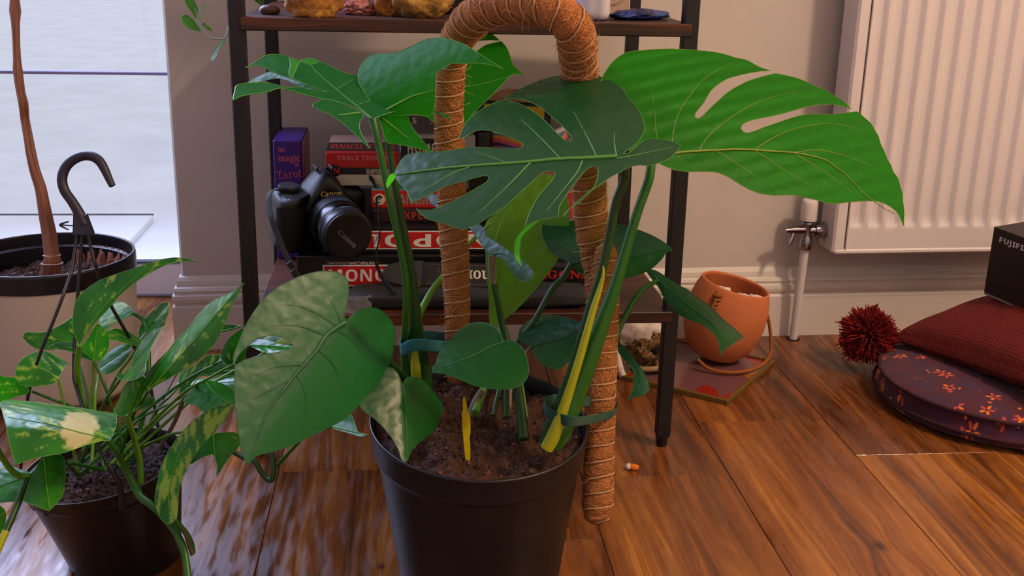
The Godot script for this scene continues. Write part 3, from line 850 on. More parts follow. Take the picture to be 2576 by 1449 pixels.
	stem(o, "petiole", M.stem_green, [Vector3(-0.0691, 0.2019, 0.2674), Vector3(-0.0781, 0.2173, 0.2723), Vector3(-0.082, 0.2359, 0.2766), Vector3(-0.0836, 0.2685, 0.2873), Vector3(-0.0821, 0.306, 0.3021), Vector3(-0.0822, 0.357, 0.3073), Vector3(-0.0978, 0.438, 0.3068), Vector3(-0.1056, 0.4805, 0.3033), Vector3(-0.111, 0.5068, 0.2998), Vector3(-0.1142, 0.5208, 0.2951)], [5, 5.41, 5.37, 4.18, 3.45, 3.61, 3.53, 3.7, 3.69, 4.92], 9)
	stem(o, "petiole", M.stem_dark, [Vector3(-0.0645, 0.1966, 0.2643), Vector3(-0.0646, 0.2157, 0.2689), Vector3(-0.0659, 0.2326, 0.2687), Vector3(-0.069, 0.2636, 0.2746), Vector3(-0.0716, 0.2981, 0.2793), Vector3(-0.0744, 0.3445, 0.2804), Vector3(-0.0897, 0.4326, 0.283), Vector3(-0.0965, 0.476, 0.2793), Vector3(-0.1016, 0.5048, 0.2751), Vector3(-0.1056, 0.5191, 0.2755)], [11.4, 13.13, 12.62, 10.69, 7.48, 5.22, 4.24, 3.57, 3.14, 2.92], 9)
	stem(o, "sheath", M.stem_yellow, [Vector3(-0.0686, 0.2185, 0.2991), Vector3(-0.0711, 0.2446, 0.2992), Vector3(-0.0723, 0.2663, 0.2944), Vector3(-0.0731, 0.275, 0.2864)], [5.3, 5.71, 3.95, 1.32], 9)
	stem(o, "petiole", M.stem_dark, [Vector3(0.0651, 0.1991, 0.4029), Vector3(0.0728, 0.2211, 0.402), Vector3(0.0825, 0.2508, 0.399), Vector3(0.0914, 0.2859, 0.3995), Vector3(0.1014, 0.3376, 0.4002), Vector3(0.1119, 0.3842, 0.4026), Vector3(0.1182, 0.4209, 0.4023), Vector3(0.1235, 0.4569, 0.4021), Vector3(0.1285, 0.4729, 0.4029), Vector3(0.1306, 0.4851, 0.4046), Vector3(0.1278, 0.4952, 0.4065), Vector3(0.1208, 0.5058, 0.4182)], [11.58, 12.76, 10.66, 8.53, 6.01, 4.75, 4.51, 4.66, 5.03, 4.62, 4.6, 4.16], 9)
	stem(o, "petiole", M.stem_green, [Vector3(0.0706, 0.2006, 0.4082), Vector3(0.0782, 0.2194, 0.4084), Vector3(0.0886, 0.247, 0.4008), Vector3(0.1023, 0.2843, 0.3959), Vector3(0.1168, 0.3253, 0.3898), Vector3(0.1307, 0.3659, 0.3839), Vector3(0.1429, 0.4099, 0.3766), Vector3(0.1521, 0.442, 0.3728), Vector3(0.1595, 0.4639, 0.3699), Vector3(0.1628, 0.4758, 0.3687), Vector3(0.1657, 0.4919, 0.3618)], [8.23, 10.66, 11.48, 10.61, 8.53, 6.47, 5.24, 4.81, 4.8, 4.79, 4.4], 9)
	stem(o, "sheath", M.stem_yellow, [Vector3(0.0586, 0.211, 0.4353), Vector3(0.0643, 0.2232, 0.4353), Vector3(0.0718, 0.2441, 0.4337), Vector3(0.0831, 0.2808, 0.4297), Vector3(0.0942, 0.321, 0.4247), Vector3(0.1024, 0.3525, 0.4199), Vector3(0.1084, 0.372, 0.4165), Vector3(0.1121, 0.3876, 0.4141), Vector3(0.1118, 0.3958, 0.4116)], [6.82, 7.2, 5.98, 4.36, 3.94, 3.53, 2.74, 1.57, 0.59], 9)
	stem(o, "petiole", M.stem_lime, [Vector3(-0.0682, 0.2772, 0.2178), Vector3(-0.0511, 0.2973, 0.1817), Vector3(-0.0334, 0.3094, 0.1481), Vector3(-0.0134, 0.3303, 0.1331), Vector3(0.0013, 0.3479, 0.1291), Vector3(0.0241, 0.366, 0.1153)], [4.63, 4.27, 3.88, 3.42, 2.93, 2.21], 9)
	stem(o, "petiole", M.stem_dark, [Vector3(-0.1389, 0.347, 0.4351), Vector3(-0.1272, 0.3219, 0.4084), Vector3(-0.1067, 0.2924, 0.3775), Vector3(-0.0867, 0.257, 0.3485), Vector3(-0.0697, 0.22, 0.3196)], [3.8, 4.31, 4.47, 4.63, 4.78], 9)
	stem(o, "petiole", M.stem_dark, [Vector3(-0.0854, 0.2668, 0.396), Vector3(-0.0785, 0.2454, 0.3634), Vector3(-0.0679, 0.2197, 0.3409), Vector3(-0.0571, 0.1995, 0.3378)], [2.42, 2.5, 2.78, 2.8], 9)
	stem(o, "petiole", M.stem_dark, [Vector3(0.0174, 0.3065, 0.3825), Vector3(0.0295, 0.2744, 0.3442), Vector3(0.0376, 0.2428, 0.3339), Vector3(0.0412, 0.216, 0.3478), Vector3(0.0428, 0.1917, 0.3713)], [2.44, 2.97, 4.74, 5.58, 5.94], 9)
	stem(o, "petiole", M.stem_grey, [Vector3(0.0129, 0.3699, 0.2792), Vector3(0.0126, 0.3533, 0.2812), Vector3(0.0146, 0.3387, 0.2859)], [4.79, 4.15, 3.49], 9)
	stem(o, "petiole", M.stem_dark, [Vector3(0.0146, 0.34, 0.2855), Vector3(0.0184, 0.3227, 0.286), Vector3(0.0243, 0.2944, 0.2849), Vector3(0.0312, 0.2693, 0.2934), Vector3(0.0287, 0.2392, 0.3131), Vector3(0.0253, 0.2054, 0.3443)], [3.49, 3.51, 3.76, 4.2, 3.29, 3.02], 9)
	stem(o, "petiole", M.stem_dark, [Vector3(0.1152, 0.3335, 0.1872), Vector3(0.104, 0.318, 0.1962), Vector3(0.0929, 0.3093, 0.203), Vector3(0.0814, 0.2935, 0.212), Vector3(0.0661, 0.2732, 0.2273), Vector3(0.0492, 0.2541, 0.2368), Vector3(0.0293, 0.2365, 0.2824), Vector3(0.0124, 0.2031, 0.3332)], [3.56, 4.25, 4, 3.52, 3.26, 3.24, 2.92, 2.61], 9)
	stem(o, "petiole", M.stem_grey, [Vector3(0.0608, 0.2579, 0.2663), Vector3(0.0539, 0.2508, 0.2678), Vector3(0.0432, 0.2428, 0.2766), Vector3(0.0349, 0.2276, 0.2963), Vector3(0.0297, 0.2014, 0.3354)], [2.04, 2.72, 2.93, 2.9, 3.04], 9)
	stem(o, "petiole", M.stem_green, [Vector3(0.2122, 0.3239, 0.2263), Vector3(0.2042, 0.3217, 0.2314), Vector3(0.1929, 0.3163, 0.2372), Vector3(0.1826, 0.307, 0.2443), Vector3(0.1724, 0.2939, 0.2526), Vector3(0.1622, 0.2778, 0.2619), Vector3(0.1497, 0.2571, 0.2776), Vector3(0.1231, 0.2257, 0.2952), Vector3(0.0903, 0.2028, 0.3411)], [2.56, 2.78, 3.23, 3.45, 3.43, 3.65, 3.39, 3.14, 3.04], 9)
	stem(o, "petiole", M.stem_lime, [Vector3(0.0323, 0.2526, 0.1725), Vector3(0.0318, 0.2402, 0.1868), Vector3(0.0221, 0.2224, 0.2334), Vector3(0.0052, 0.2086, 0.2781), Vector3(-0.0058, 0.1967, 0.3123)], [2.91, 3.37, 4.2, 4.98, 5.3], 9)
	stem(o, "petiole", M.stem_grey, [Vector3(0.0033, 0.2116, 0.2854), Vector3(-0.005, 0.2025, 0.2979), Vector3(-0.0125, 0.1923, 0.313)], [4.5, 4.91, 4.86], 9)
	stem(o, "petiole", M.stem_green, [Vector3(0.1659, 0.2549, 0.2483), Vector3(0.1604, 0.2657, 0.255), Vector3(0.143, 0.257, 0.277), Vector3(0.1081, 0.2207, 0.3058), Vector3(0.0816, 0.1984, 0.3416)], [2.08, 2.07, 2.26, 2.23, 2.39], 9)
	stem(o, "petiole", M.stem_lime, [Vector3(0.0424, 0.241, 0.3297), Vector3(0.0446, 0.2257, 0.3378), Vector3(0.0475, 0.208, 0.351)], [2.6, 2.59, 1.93], 9)
	# the plant label pushed into the soil
	var tag_geo := Geo.new()
	var shape := [Vector2(-0.0005, -0.004), Vector2(0.0010, 0.002), Vector2(0.0036, 0.013), Vector2(0.0039, 0.028), Vector2(0.0034, 0.036), Vector2(0.0046, 0.043), Vector2(0.0047, 0.058), Vector2(0.0040, 0.0645), Vector2(0.0028, 0.0655), Vector2(0.0018, 0.063), Vector2(0.0010, 0.074), Vector2(-0.0002, 0.0815), Vector2(-0.0016, 0.084), Vector2(-0.0032, 0.080), Vector2(-0.0034, 0.068), Vector2(-0.0046, 0.066), Vector2(-0.0047, 0.050), Vector2(-0.0034, 0.030), Vector2(-0.0018, 0.012)]
	var poly := CSGPolygon3D.new()
	poly.name = numbered("plant_label")
	poly.polygon = PackedVector2Array(shape)
	poly.depth = 0.001
	var yellow := mat(Color(0.74, 0.68, 0.04), 0.45)
	poly.material = yellow
	poly.transform = place(Vector3(-0.0185, 0.1685, 0.395), 24.0, 0.0, 2.0)
	add_child(poly)
	tag(poly, "yellow plastic plant label stuck upright in the soil of the big plant", "plant label")
	coir_pole("long bendy coir pole arching over the big plant and stuck into its soil", [Vector3(-0.0263, 0.1798, 0.226), Vector3(-0.025, 0.1998, 0.2252), Vector3(-0.0234, 0.2275, 0.2188), Vector3(-0.022, 0.2554, 0.2134), Vector3(-0.0214, 0.2922, 0.2052), Vector3(-0.0227, 0.329, 0.1978), Vector3(-0.0249, 0.3653, 0.1895), Vector3(-0.0271, 0.4108, 0.1803), Vector3(-0.0295, 0.4569, 0.1763), Vector3(-0.0312, 0.503, 0.1775), Vector3(-0.0306, 0.5394, 0.1799), Vector3(-0.0283, 0.5709, 0.1851), Vector3(-0.0235, 0.5943, 0.2025), Vector3(-0.0127, 0.6138, 0.2238), Vector3(0.0039, 0.629, 0.2523), Vector3(0.0292, 0.6376, 0.2838), Vector3(0.0511, 0.6384, 0.3068), Vector3(0.0696, 0.6326, 0.321), Vector3(0.086, 0.619, 0.3216), Vector3(0.0945, 0.6002, 0.302), Vector3(0.1015, 0.5773, 0.273), Vector3(0.1075, 0.5464, 0.2585), Vector3(0.116, 0.5045, 0.2372), Vector3(0.1231, 0.4658, 0.2199), Vector3(0.1286, 0.4319, 0.2116), Vector3(0.1324, 0.3984, 0.2082), Vector3(0.1347, 0.3756, 0.2118), Vector3(0.1374, 0.3482, 0.217), Vector3(0.1379, 0.3265, 0.2253), Vector3(0.1358, 0.3011, 0.2367), Vector3(0.1339, 0.2717, 0.2504), Vector3(0.132, 0.229, 0.2672)], [8.03, 8.94, 10.8, 13.59, 14.96, 16.08, 16.51, 16.91, 16.78, 16.59, 16.42, 16.68, 18.34, 19.67, 19.6, 19.1, 18.76, 19.38, 19.87, 19.91, 19.68, 19.65, 19.32, 19.32, 19.6, 19.35, 18.48, 15.28, 12.03, 9.23, 7.82, 6.88], 31)
	coir_pole("short coir pole standing upright at the right side of the black pot", [Vector3(0.1466, 0.3734, 0.2432), Vector3(0.1452, 0.3618, 0.2488), Vector3(0.1434, 0.3408, 0.2572), Vector3(0.1419, 0.3113, 0.2684), Vector3(0.14, 0.2776, 0.2808), Vector3(0.1375, 0.2397, 0.2944), Vector3(0.1356, 0.2019, 0.3081), Vector3(0.1336, 0.1642, 0.3217), Vector3(0.1326, 0.1352, 0.3327), Vector3(0.1312, 0.1106, 0.3424), Vector3(0.1305, 0.0962, 0.3479), Vector3(0.1298, 0.086, 0.352), Vector3(0.13, 0.0797, 0.355)], [5.87, 13.08, 16.22, 16.64, 16.84, 17.04, 17.01, 16.76, 17.18, 17.37, 17.36, 14.68, 7.56], 47)
	tie("teal hook and loop strap tying two stems to the left coir pole", [Vector3(-0.0879, 0.2735, 0.2959), Vector3(-0.0858, 0.2712, 0.3073), Vector3(-0.0738, 0.2799, 0.3163), Vector3(-0.0586, 0.2764, 0.3085), Vector3(-0.0424, 0.2633, 0.2773), Vector3(-0.0228, 0.2507, 0.2411), Vector3(-0.0129, 0.2441, 0.2126), Vector3(-0.0154, 0.24, 0.1874), Vector3(-0.0346, 0.2422, 0.19), Vector3(-0.057, 0.2605, 0.2346), Vector3(-0.0733, 0.2686, 0.262), Vector3(-0.0858, 0.2743, 0.2801)], 0.0066, M.teal)
	tie("dark green hook and loop strap tying stems to the short right coir pole", [Vector3(0.0602, 0.2413, 0.3945), Vector3(0.0599, 0.2443, 0.4198), Vector3(0.0694, 0.2445, 0.4365), Vector3(0.0833, 0.2417, 0.4388), Vector3(0.1081, 0.2208, 0.3899), Vector3(0.1339, 0.2037, 0.3431), Vector3(0.1491, 0.1989, 0.3219), Vector3(0.1542, 0.1998, 0.3064), Vector3(0.1525, 0.1981, 0.291), Vector3(0.1344, 0.1986, 0.289), Vector3(0.1046, 0.2276, 0.3559), Vector3(0.0777, 0.233, 0.362)], 0.0058, M.green_tie)

func coir_pole(label: String, pts: Array, radii: Array, seed_: int) -> void:
	var o := thing("coir_pole", label, "plant support", place(pts[0]))
	var path := smooth(pts, 14)
	var r := ramp_smooth(radii, path.size())
	var rng := RandomNumberGenerator.new()
	rng.seed = seed_
	var n := noise(seed_, 60.0, 3)
	# frames carried along the path
	var along := [0.0]
	for k in range(1, path.size()):
		along.append(along[k - 1] + (path[k] - path[k - 1]).length())
	var sides: Array = []
	var s := Vector3(1, 0, 0.2)
	for k in path.size():
		var t: Vector3 = (path[mini(k + 1, path.size() - 1)] - path[maxi(k - 1, 0)]).normalized()
		s = (s - t * s.dot(t)).normalized()
		sides.append([s, t.cross(s), t])
	var pitch := 0.0172
	var turn_at := func(d: float, k: int) -> float:
		return d / pitch * TAU + 1.2 * n.get_noise_1d(d * 0.9) + 0.0 * k
	# core: bulges between the turns of the string
	var core := Geo.new()
	var f := func(row: int, k: int) -> Array:
		var a := TAU * (k % 28) / 28.0
		var ph: float = (turn_at as Callable).call(along[row], 0)
		var groove := 0.5 + 0.5 * cos(a - ph)
		var rad: float = r[row] * 0.001 * (0.97 - 0.10 * pow(groove, 6.0) + 0.045 * n.get_noise_2d(along[row] * 1.5, float(k % 28) * 0.02))
		var q: Vector3 = sides[row][0] * cos(a) + sides[row][1] * sin(a)
		return [path[row] + q * rad - o.position, Vector2(float(k) / 28.0 * 4.0, along[row] * 40.0)]
	core.grid(path.size(), 29, f, true)
	for k in core.v.size():
		if core.n[k].dot(core.v[k] + o.position - path[k / 29]) < 0.0:
			core.n[k] = -core.n[k]
	var ends := [0, path.size() - 1]
	for e in ends:
		var t: Vector3 = sides[e][2] * (-1.0 if e == 0 else 1.0)
		var m := core.put(path[e] + t * r[e] * 0.0004 - o.position, t)
		for k in 28:
			core.tri(m, e * 29 + k, e * 29 + k + 1)
	if not M.has("coir"):
		M.coir = mat(Color(0.62, 0.38, 0.20), 0.95)
		M.coir.albedo_texture = speckle(81, 0.05, [Color(0.46, 0.27, 0.14), Color(0.74, 0.46, 0.23), Color(0.92, 0.67, 0.40)], 4)
		M.coir.albedo_color = Color(1.0, 1.0, 1.0)
		M.coir.heightmap_enabled = true
		M.coir.heightmap_texture = rough_map(82, 0.08)
		M.coir.heightmap_scale = 0.12
		M.fibre = tinted(0.8)
		M.string = mat(Color(0.74, 0.58, 0.42), 0.9)
	part("coir_core", core.mesh(), M.coir, o)
	# fibres matted round it, and a few that stick out
	var hair := Geo.new()
	var total: float = along[along.size() - 1]
	var count := int(total * 9500.0)
	for k in count:
		var d := rng.randf() * total
		var row := 0
		row = clampi(int(d / total * path.size()), 0, path.size() - 1)
		while row > 0 and along[row] > d: row -= 1
		while row < path.size() - 2 and along[row + 1] < d: row += 1
		var a := rng.randf() * TAU
		var loose := rng.randf() < 0.035
		var lie := rng.randf_range(-1.0, 1.0)
		var long := rng.randf_range(0.008, 0.022)
		var p := []
		var lift0 := rng.randf_range(-0.04, 0.05)
		for q in 4:
			var w := float(q) / 3.0
			var rr := clampi(row + int(lie * 0.8 * long * w / maxf(total / path.size(), 1e-5)), 0, path.size() - 1)
			var rad: float = r[rr] * 0.001
			var aa := a + (1.0 - absf(lie) * 0.6) * long * w / maxf(rad, 0.004) * (1.0 if k % 2 else -1.0)
			var ph: float = (turn_at as Callable).call(along[rr], 0)
			var lift := 0.985 - 0.08 * pow(0.5 + 0.5 * cos(aa - ph), 6.0) + lift0 + 0.05 * sin(w * PI) + (rng.randf_range(0.25, 0.75) * w * w if loose else 0.0)
			p.append(path[rr] + (sides[rr][0] * cos(aa) + sides[rr][1] * sin(aa)) * rad * lift - o.position)
		if (p[0] - p[3]).length() < 0.002:
			continue
		var shade := rng.randf()
		hair.tint = Color(0.56, 0.33, 0.16).lerp(Color(0.94, 0.70, 0.42), shade).srgb_to_linear()
		hair.tube(p, [rng.randf_range(0.00012, 0.00024)], 3, false)
	var h := part("coir_fibres", hair.mesh(), M.fibre, o)
	h.set_meta("kind", "stuff")
	# the string wound round it
	var wound := []
	var steps := int(total / pitch * 22.0)
	for k in steps:
		var d := total * k / (steps - 1.0)
		var row := clampi(int(d / total * path.size()), 0, path.size() - 2)
		while row > 0 and along[row] > d: row -= 1
		while row < path.size() - 2 and along[row + 1] < d: row += 1
		var w: float = clampf((d - along[row]) / maxf(along[row + 1] - along[row], 1e-6), 0.0, 1.0)
		var ph: float = (turn_at as Callable).call(d, 0)
		var c: Vector3 = path[row].lerp(path[row + 1], w)
		var rad: float = lerpf(r[row], r[row + 1], w) * 0.001 * 0.99
		wound.append(c + (sides[row][0] * cos(ph) + sides[row][1] * sin(ph)) * rad - o.position)
	var st := Geo.new()
	st.tube(wound, [0.0011], 6)
	part("string", st.mesh(), M.string, o)

func ramp_smooth(values: Array, count: int) -> Array:
	# each path point came with per samples in between
	var per := float(count - 1) / (values.size() - 1)
	var out := []
	for k in count:
		var x := k / per
		var a := mini(int(x), values.size() - 2)
		out.append(lerpf(values[a], values[a + 1], smoothstep(0.0, 1.0, x - a)))
	return out

func tie(label: String, pts: Array, half: float, m: Material) -> void:
	var g := Geo.new()
	var p: Array = pts.duplicate()
	p.append(pts[0])
	var path := smooth(p, 8)
	var c: Vector3 = pts[0]
	for k in path.size():
		path[k] -= c
	g.tube(path, [0.0009], 10, true, half / 0.0009, Vector3.UP)
	single("plant_tie", g.mesh(), m, label, "plant tie", place(c))

func pothos() -> void:
	var o := thing("potted_pothos", "trailing variegated pothos in a black hanging pot standing on the floor at left", "houseplant", place(Vector3(-0.418, 0, 0.2607)))
	var rim := Vector3(-0.4213, 0.13, 0.2798)
	nursery_pot(o, Vector3(-0.410, 0.0, 0.2607), rim, 0.03, 0.13, 0.062, 0.088, 0.86, M.plastic)
	soil_bed(o, rim, 0.016, 0.083, 0.03, 0.13, 71, 0.006, [Color(0.10, 0.06, 0.05), Color(0.26, 0.14, 0.10), Color(0.40, 0.24, 0.17)])
	var G := [Color(0.010, 0.12, 0.008), Color(0.03, 0.27, 0.010), Color(0.33, 0.50, 0.06), Color(0.72, 0.66, 0.28)]
	leaf(o, "leaf", M.pothos, M.vein_lime, Vector3(-0.4285, 0.2773, 0.2971), Vector3(0.8141, 0.57986, 0.03165), Vector3(-0.44798, 0.66176, -0.60115), [0.01, -0.006, 0.006, 0, 0, 0.16185, 0.0513], [-4, -8, -6, 95, 8, 189, 81, 349, 141, 442, 227, 490, 358, 512, 512, 501, 715, 442, 910, 367, 1106, 301, 1297, 226, 1428, 153, 1543, 55, 1666.5, -66, 1571, 5, 1448, 88, 1311, 149, 1157, 180, 972, 207, 833, 211, 655, 193, 461, 144, 309, 118, 181, 85, 58, 29], [0.4, -0.3, 29.8, 15.1, 67.4, 23.2, 112.6, 22.8, 161.4, -2.1], [], {"greens": G, "step": 0.0026, "midrib": 0.0007, "rim": 0.0003, "seed": 1, "fleck": 0.12})
	leaf(o, "leaf", M.pothos, M.vein_lime, Vector3(-0.3408, 0.257, 0.3754), Vector3(0.65885, 0.75118, 0.04049), Vector3(-0.36726, 0.36817, -0.85415), [0, -0.012, -0.012, 0, 0, 0.15186, 0.05353], [-7, -16, -46, 121, -123, 338, -111, 611, 228, 445, 429, 535, 655, 445, 732, 643, 1162, 220, 1386, 42, 1523.5, -5, 1432, -32, 1287, -77, 1103, -157, 878, -218, 643, -205, 390, -135, 204, -74, 77, -30, -118.5, 28, -48, 20], [-0, 0, 47.6, -1.5, 92.7, -1.2, 149, 0.7], [], {"greens": G, "step": 0.0026, "midrib": 0.0007, "rim": 0.0003, "seed": 2, "fleck": 0.2})
	leaf(o, "leaf", M.pothos, M.vein_lime, Vector3(-0.3669, 0.2344, 0.443), Vector3(-0.94433, 0.28823, 0.15864), Vector3(0.07253, -0.28791, 0.95491), [-0.006, -0.012, -0.016, 0, 0, 0.09186, 0.06378], [-16, 7, -42, -157, -50, -579, -15, -1096, 110, -896, 282, -967, 445, -958, 647, -894, 850, -1087, 992, -1006, 1051, -674, 990, -307, 899, 24, 808, 246, 734.5, 368, 606, 308, 476, 259, 341, 209, 167, 104, 49, 37], [-0, -0, 29.2, -3.5, 57.7, -11.5, 92.2, -17.5], [], {"greens": G, "step": 0.0026, "midrib": 0.0007, "rim": 0.0003, "seed": 3, "fleck": 0.3, "cream": [28, -22, 17, 40]})
	leaf(o, "leaf", M.pothos, M.vein_lime, Vector3(-0.3073, 0.1557, 0.463), Vector3(0.38256, 0.66215, -0.64437), Vector3(-0.88203, 0.0541, -0.46807), [0.02, -0.012, 0.006, 0, 0, 0.1324, 0.04267], [-26, 4, -44, 49, -34, 101, 42, 217, 169, 334, 314, 399, 530, 460, 755, 414, 908, 327, 1044, 203, 1172, 57, 1259.5, -120, 1212, -124, 1088, -89, 927, -18, 714, 79, 510, 117, 295, 92, 143, 24, 30, -21], [0.1, -0.4, 24.2, 19, 60.5, 26.6, 96, 13.4, 124.8, -10.5], [], {"greens": G, "step": 0.0026, "midrib": 0.0007, "rim": 0.0003, "seed": 4, "fleck": 0.42})
	leaf(o, "leaf", M.pothos, M.vein_lime, Vector3(-0.4828, 0.2249, 0.2975), Vector3(-0.79025, 0.53964, 0.29032), Vector3(-0.4833, -0.84015, 0.24612), [0, -0.005, 0, 0, 0, 0.03911, 0.02513], [430, 7, 298, -45, 228, -70, 126, -33, 32, -11, 26, 36, 115, 110, 199, 224, 298, 266], [2, 0.4, 23.5, 5.3], [], {"greens": G, "step": 0.0026, "midrib": 0.0007, "rim": 0.0003, "seed": 5, "fleck": 0.15})
	leaf(o, "leaf", M.pothos, M.vein_lime, Vector3(-0.4546, 0.2377, 0.2963), Vector3(-0.85706, 0.46104, -0.23), Vector3(-0.4009, -0.31636, 0.85977), [0, -0.012, -0.01, 0, 0, 0.04255, 0.03594], [1, 19, 44, 96, 165, 182, 270, 221, 349, 203, 407, 151, 439, 64, 442, -106, 438, -349, 401, -570, 263, -563, 201.5, -599, 173, -474, 47, -134], [0, -0, 19.2, -1.9, 36.8, 7.3], [], {"greens": G, "step": 0.0026, "midrib": 0.0007, "rim": 0.0003, "seed": 6, "fleck": 0.3})
	leaf(o, "leaf", M.pothos_pale, M.vein_lime, Vector3(-0.4678, 0.241, 0.1888), Vector3(-0.94647, 0.24098, 0.21478), Vector3(-0.01927, -0.70634, 0.70761), [0, -0.006, 0.004, 0, 0, 0.05462, 0.03244], [-3, 20, 113, 91, 227, 133, 381, 132, 483, 77, 544.5, 15, 516, -49, 353, -70, 223, -152, 130, -239, 37, -336, 6, -162], [0, 0, 27.8, -0.7, 52.4, 0.7], [], {"greens": G, "step": 0.0026, "midrib": 0.0007, "rim": 0.0003, "seed": 7, "fleck": 0.1})
	leaf(o, "leaf", M.pothos_bright, M.vein_lime, Vector3(-0.4241, 0.2464, 0.2651), Vector3(-0.94507, 0.32673, 0.00926), Vector3(-0.08809, -0.28187, 0.9554), [0, -0.003, 0.006, 0, 0, 0.051, 0.01842], [-6, 5, 70, -2, 144, -3, 252, -36, 367, -32, 510.5, 0, 457, -78, 383, -135, 294, -155, 192, -139, 103, -106], [0.6, -0.4, 23.6, -8.9, 49.9, -0.5], [], {"greens": G, "step": 0.0026, "midrib": 0.0007, "rim": 0.0003, "seed": 8, "fleck": 0.05})
	leaf(o, "leaf", M.pothos, M.vein_lime, Vector3(-0.4249, 0.2476, 0.2647), Vector3(0.04519, 0.85761, -0.51231), Vector3(-0.63652, 0.41997, 0.64689), [0, -0.004, 0.004, 0, 0, 0.04211, 0.01778], [-4, -1, 103, 159, 231, 104, 406, 9, 382, -62, 300, -158, 191, -180, 71, -142, 1, -66], [-0, 0, 21, 0, 42.1, 0], [], {"greens": G, "step": 0.0026, "midrib": 0.0007, "rim": 0.0003, "seed": 9, "fleck": 0.1})
	leaf(o, "leaf", M.pothos_bright, M.vein_lime, Vector3(-0.3984, 0.2752, 0.1851), Vector3(-0.83468, -0.54411, 0.08517), Vector3(0.32874, -0.36817, 0.8697), [0, -0.008, 0.004, 0, 0, 0.05217, 0.03706], [-5, 4, 134, -21, 315, -32, 497.5, 22, 494, -159, 439, -213, 365, -498, 198, -456, 51, -225], [-0, 0, 26.1, 0, 52.2, 0], [], {"greens": G, "step": 0.0026, "midrib": 0.0007, "rim": 0.0003, "seed": 10, "fleck": 0.35})
	leaf(o, "leaf", M.pothos_bright, M.vein_lime, Vector3(-0.3838, 0.2497, 0.2156), Vector3(-0.92122, 0.38613, 0.04739), Vector3(-0.19693, -0.56791, 0.79918), [0, -0.006, 0.006, 0, 0, 0.04038, 0.0084], [-2, -6, 31, 62, 177, 75, 339, 79, 402.5, 6, 313, -62, 205, -88, 93, -51], [-0, 0, 20.3, 0, 40.4, 0], [], {"greens": G, "step": 0.0026, "midrib": 0.0007, "rim": 0.0003, "seed": 11, "fleck": 0.2})
	leaf(o, "leaf", M.pothos_lime, M.vein_lime, Vector3(-0.4375, 0.2137, 0.2003), Vector3(0.81311, 0.49642, -0.304), Vector3(-0.463, 0.235, -0.85464), [0, -0.008, 0.006, 0, 0, 0.04545, 0.02094], [18, 60, 128, 156, 306, 155, 443.5, 12, 371, -112, 218, -184, 68, -189, 1, -121], [0, -0, 22.6, -0, 45.5, -0], [], {"greens": G, "step": 0.0026, "midrib": 0.0007, "rim": 0.0003, "seed": 12, "fleck": 0.1})
	leaf(o, "leaf", M.pothos_pale, M.vein_lime, Vector3(-0.3903, 0.2502, 0.1937), Vector3(0.64052, 0.74388, 0.19075), Vector3(-0.26441, 0.44683, -0.85465), [0, -0.005, 0.006, 0, 0, 0.05883, 0.02366], [-13, 11, 38, 91, 181, 124, 446, 103, 584.5, 11, 610, -92, 528, -198, 428, -244, 221, -149, 70, -167], [0, -0, 29.6, -0, 58.8, -0], [], {"greens": G, "step": 0.0026, "midrib": 0.0007, "rim": 0.0003, "seed": 13, "fleck": 0.1})
	leaf(o, "leaf", M.pothos, M.vein_lime, Vector3(-0.3848, 0.2434, 0.3016), Vector3(0.6318, 0.75591, -0.17157), Vector3(-0.23247, -0.02637, -0.97225), [0, -0.004, 0.012, 0, 0, 0.06659, 0.07378], [90, -81, 214, 139, 399, 238, 536, 198, 673.5, -3, 603, -190, 516, -522, 452, -859, 424, -1100, 215, -779, -75, 63, -71, 195], [0, -0, 33.3, -0, 66.6, -0], [], {"greens": G, "step": 0.0026, "midrib": 0.0007, "rim": 0.0003, "seed": 14, "fleck": 0.1})
	leaf(o, "leaf", M.pothos, M.vein_lime, Vector3(-0.3725, 0.2154, 0.3431), Vector3(0.41135, 0.89657, 0.16416), Vector3(-0.81995, 0.44265, -0.36296), [0, -0.012, -0.004, 0, 0, 0.05238, 0.02153], [-6, 9, -153, 147, -308, 341, -266, 368, -108, 365, 270, 194, 514, 7, 419, -70, 318, -58, 166, -53], [-0, 0, 26.4, 0, 52.4, 0], [], {"greens": G, "step": 0.0026, "midrib": 0.0007, "rim": 0.0003, "seed": 15, "fleck": 0.06})
	leaf(o, "leaf", M.pothos_bright, M.vein_lime, Vector3(-0.3647, 0.2232, 0.352), Vector3(0.77551, 0.58655, 0.23353), Vector3(-0.29074, 0.66015, -0.69258), [0, 0, 0, 0, 0, 0.03114, 0.0065], [-18, 0, 82, 41, 306.5, 22, 275, -65, 133, -32], [0, 0, 15.6, -0, 31.1, 0], [], {"greens": G, "step": 0.0026, "midrib": 0.0007, "rim": 0.0003, "seed": 16, "fleck": 0.05})
	leaf(o, "leaf", M.pothos_bright, M.vein_lime, Vector3(-0.3388, 0.1906, 0.2385), Vector3(0.65119, 0.74893, 0.12266), Vector3(-0.40349, 0.47856, -0.77986), [0, -0.006, 0.004, 0, 0, 0.07254, 0.02726], [-12, -8, 48, 207, 85, 307, 365, 183, 561, 139, 740.5, -1, 689, -48, 507, -4, 341, 22, 172, 32], [0, -0, 36.6, -0, 72.5, -0], [], {"greens": G, "step": 0.0026, "midrib": 0.0007, "rim": 0.0003, "seed": 17, "fleck": 0.4})
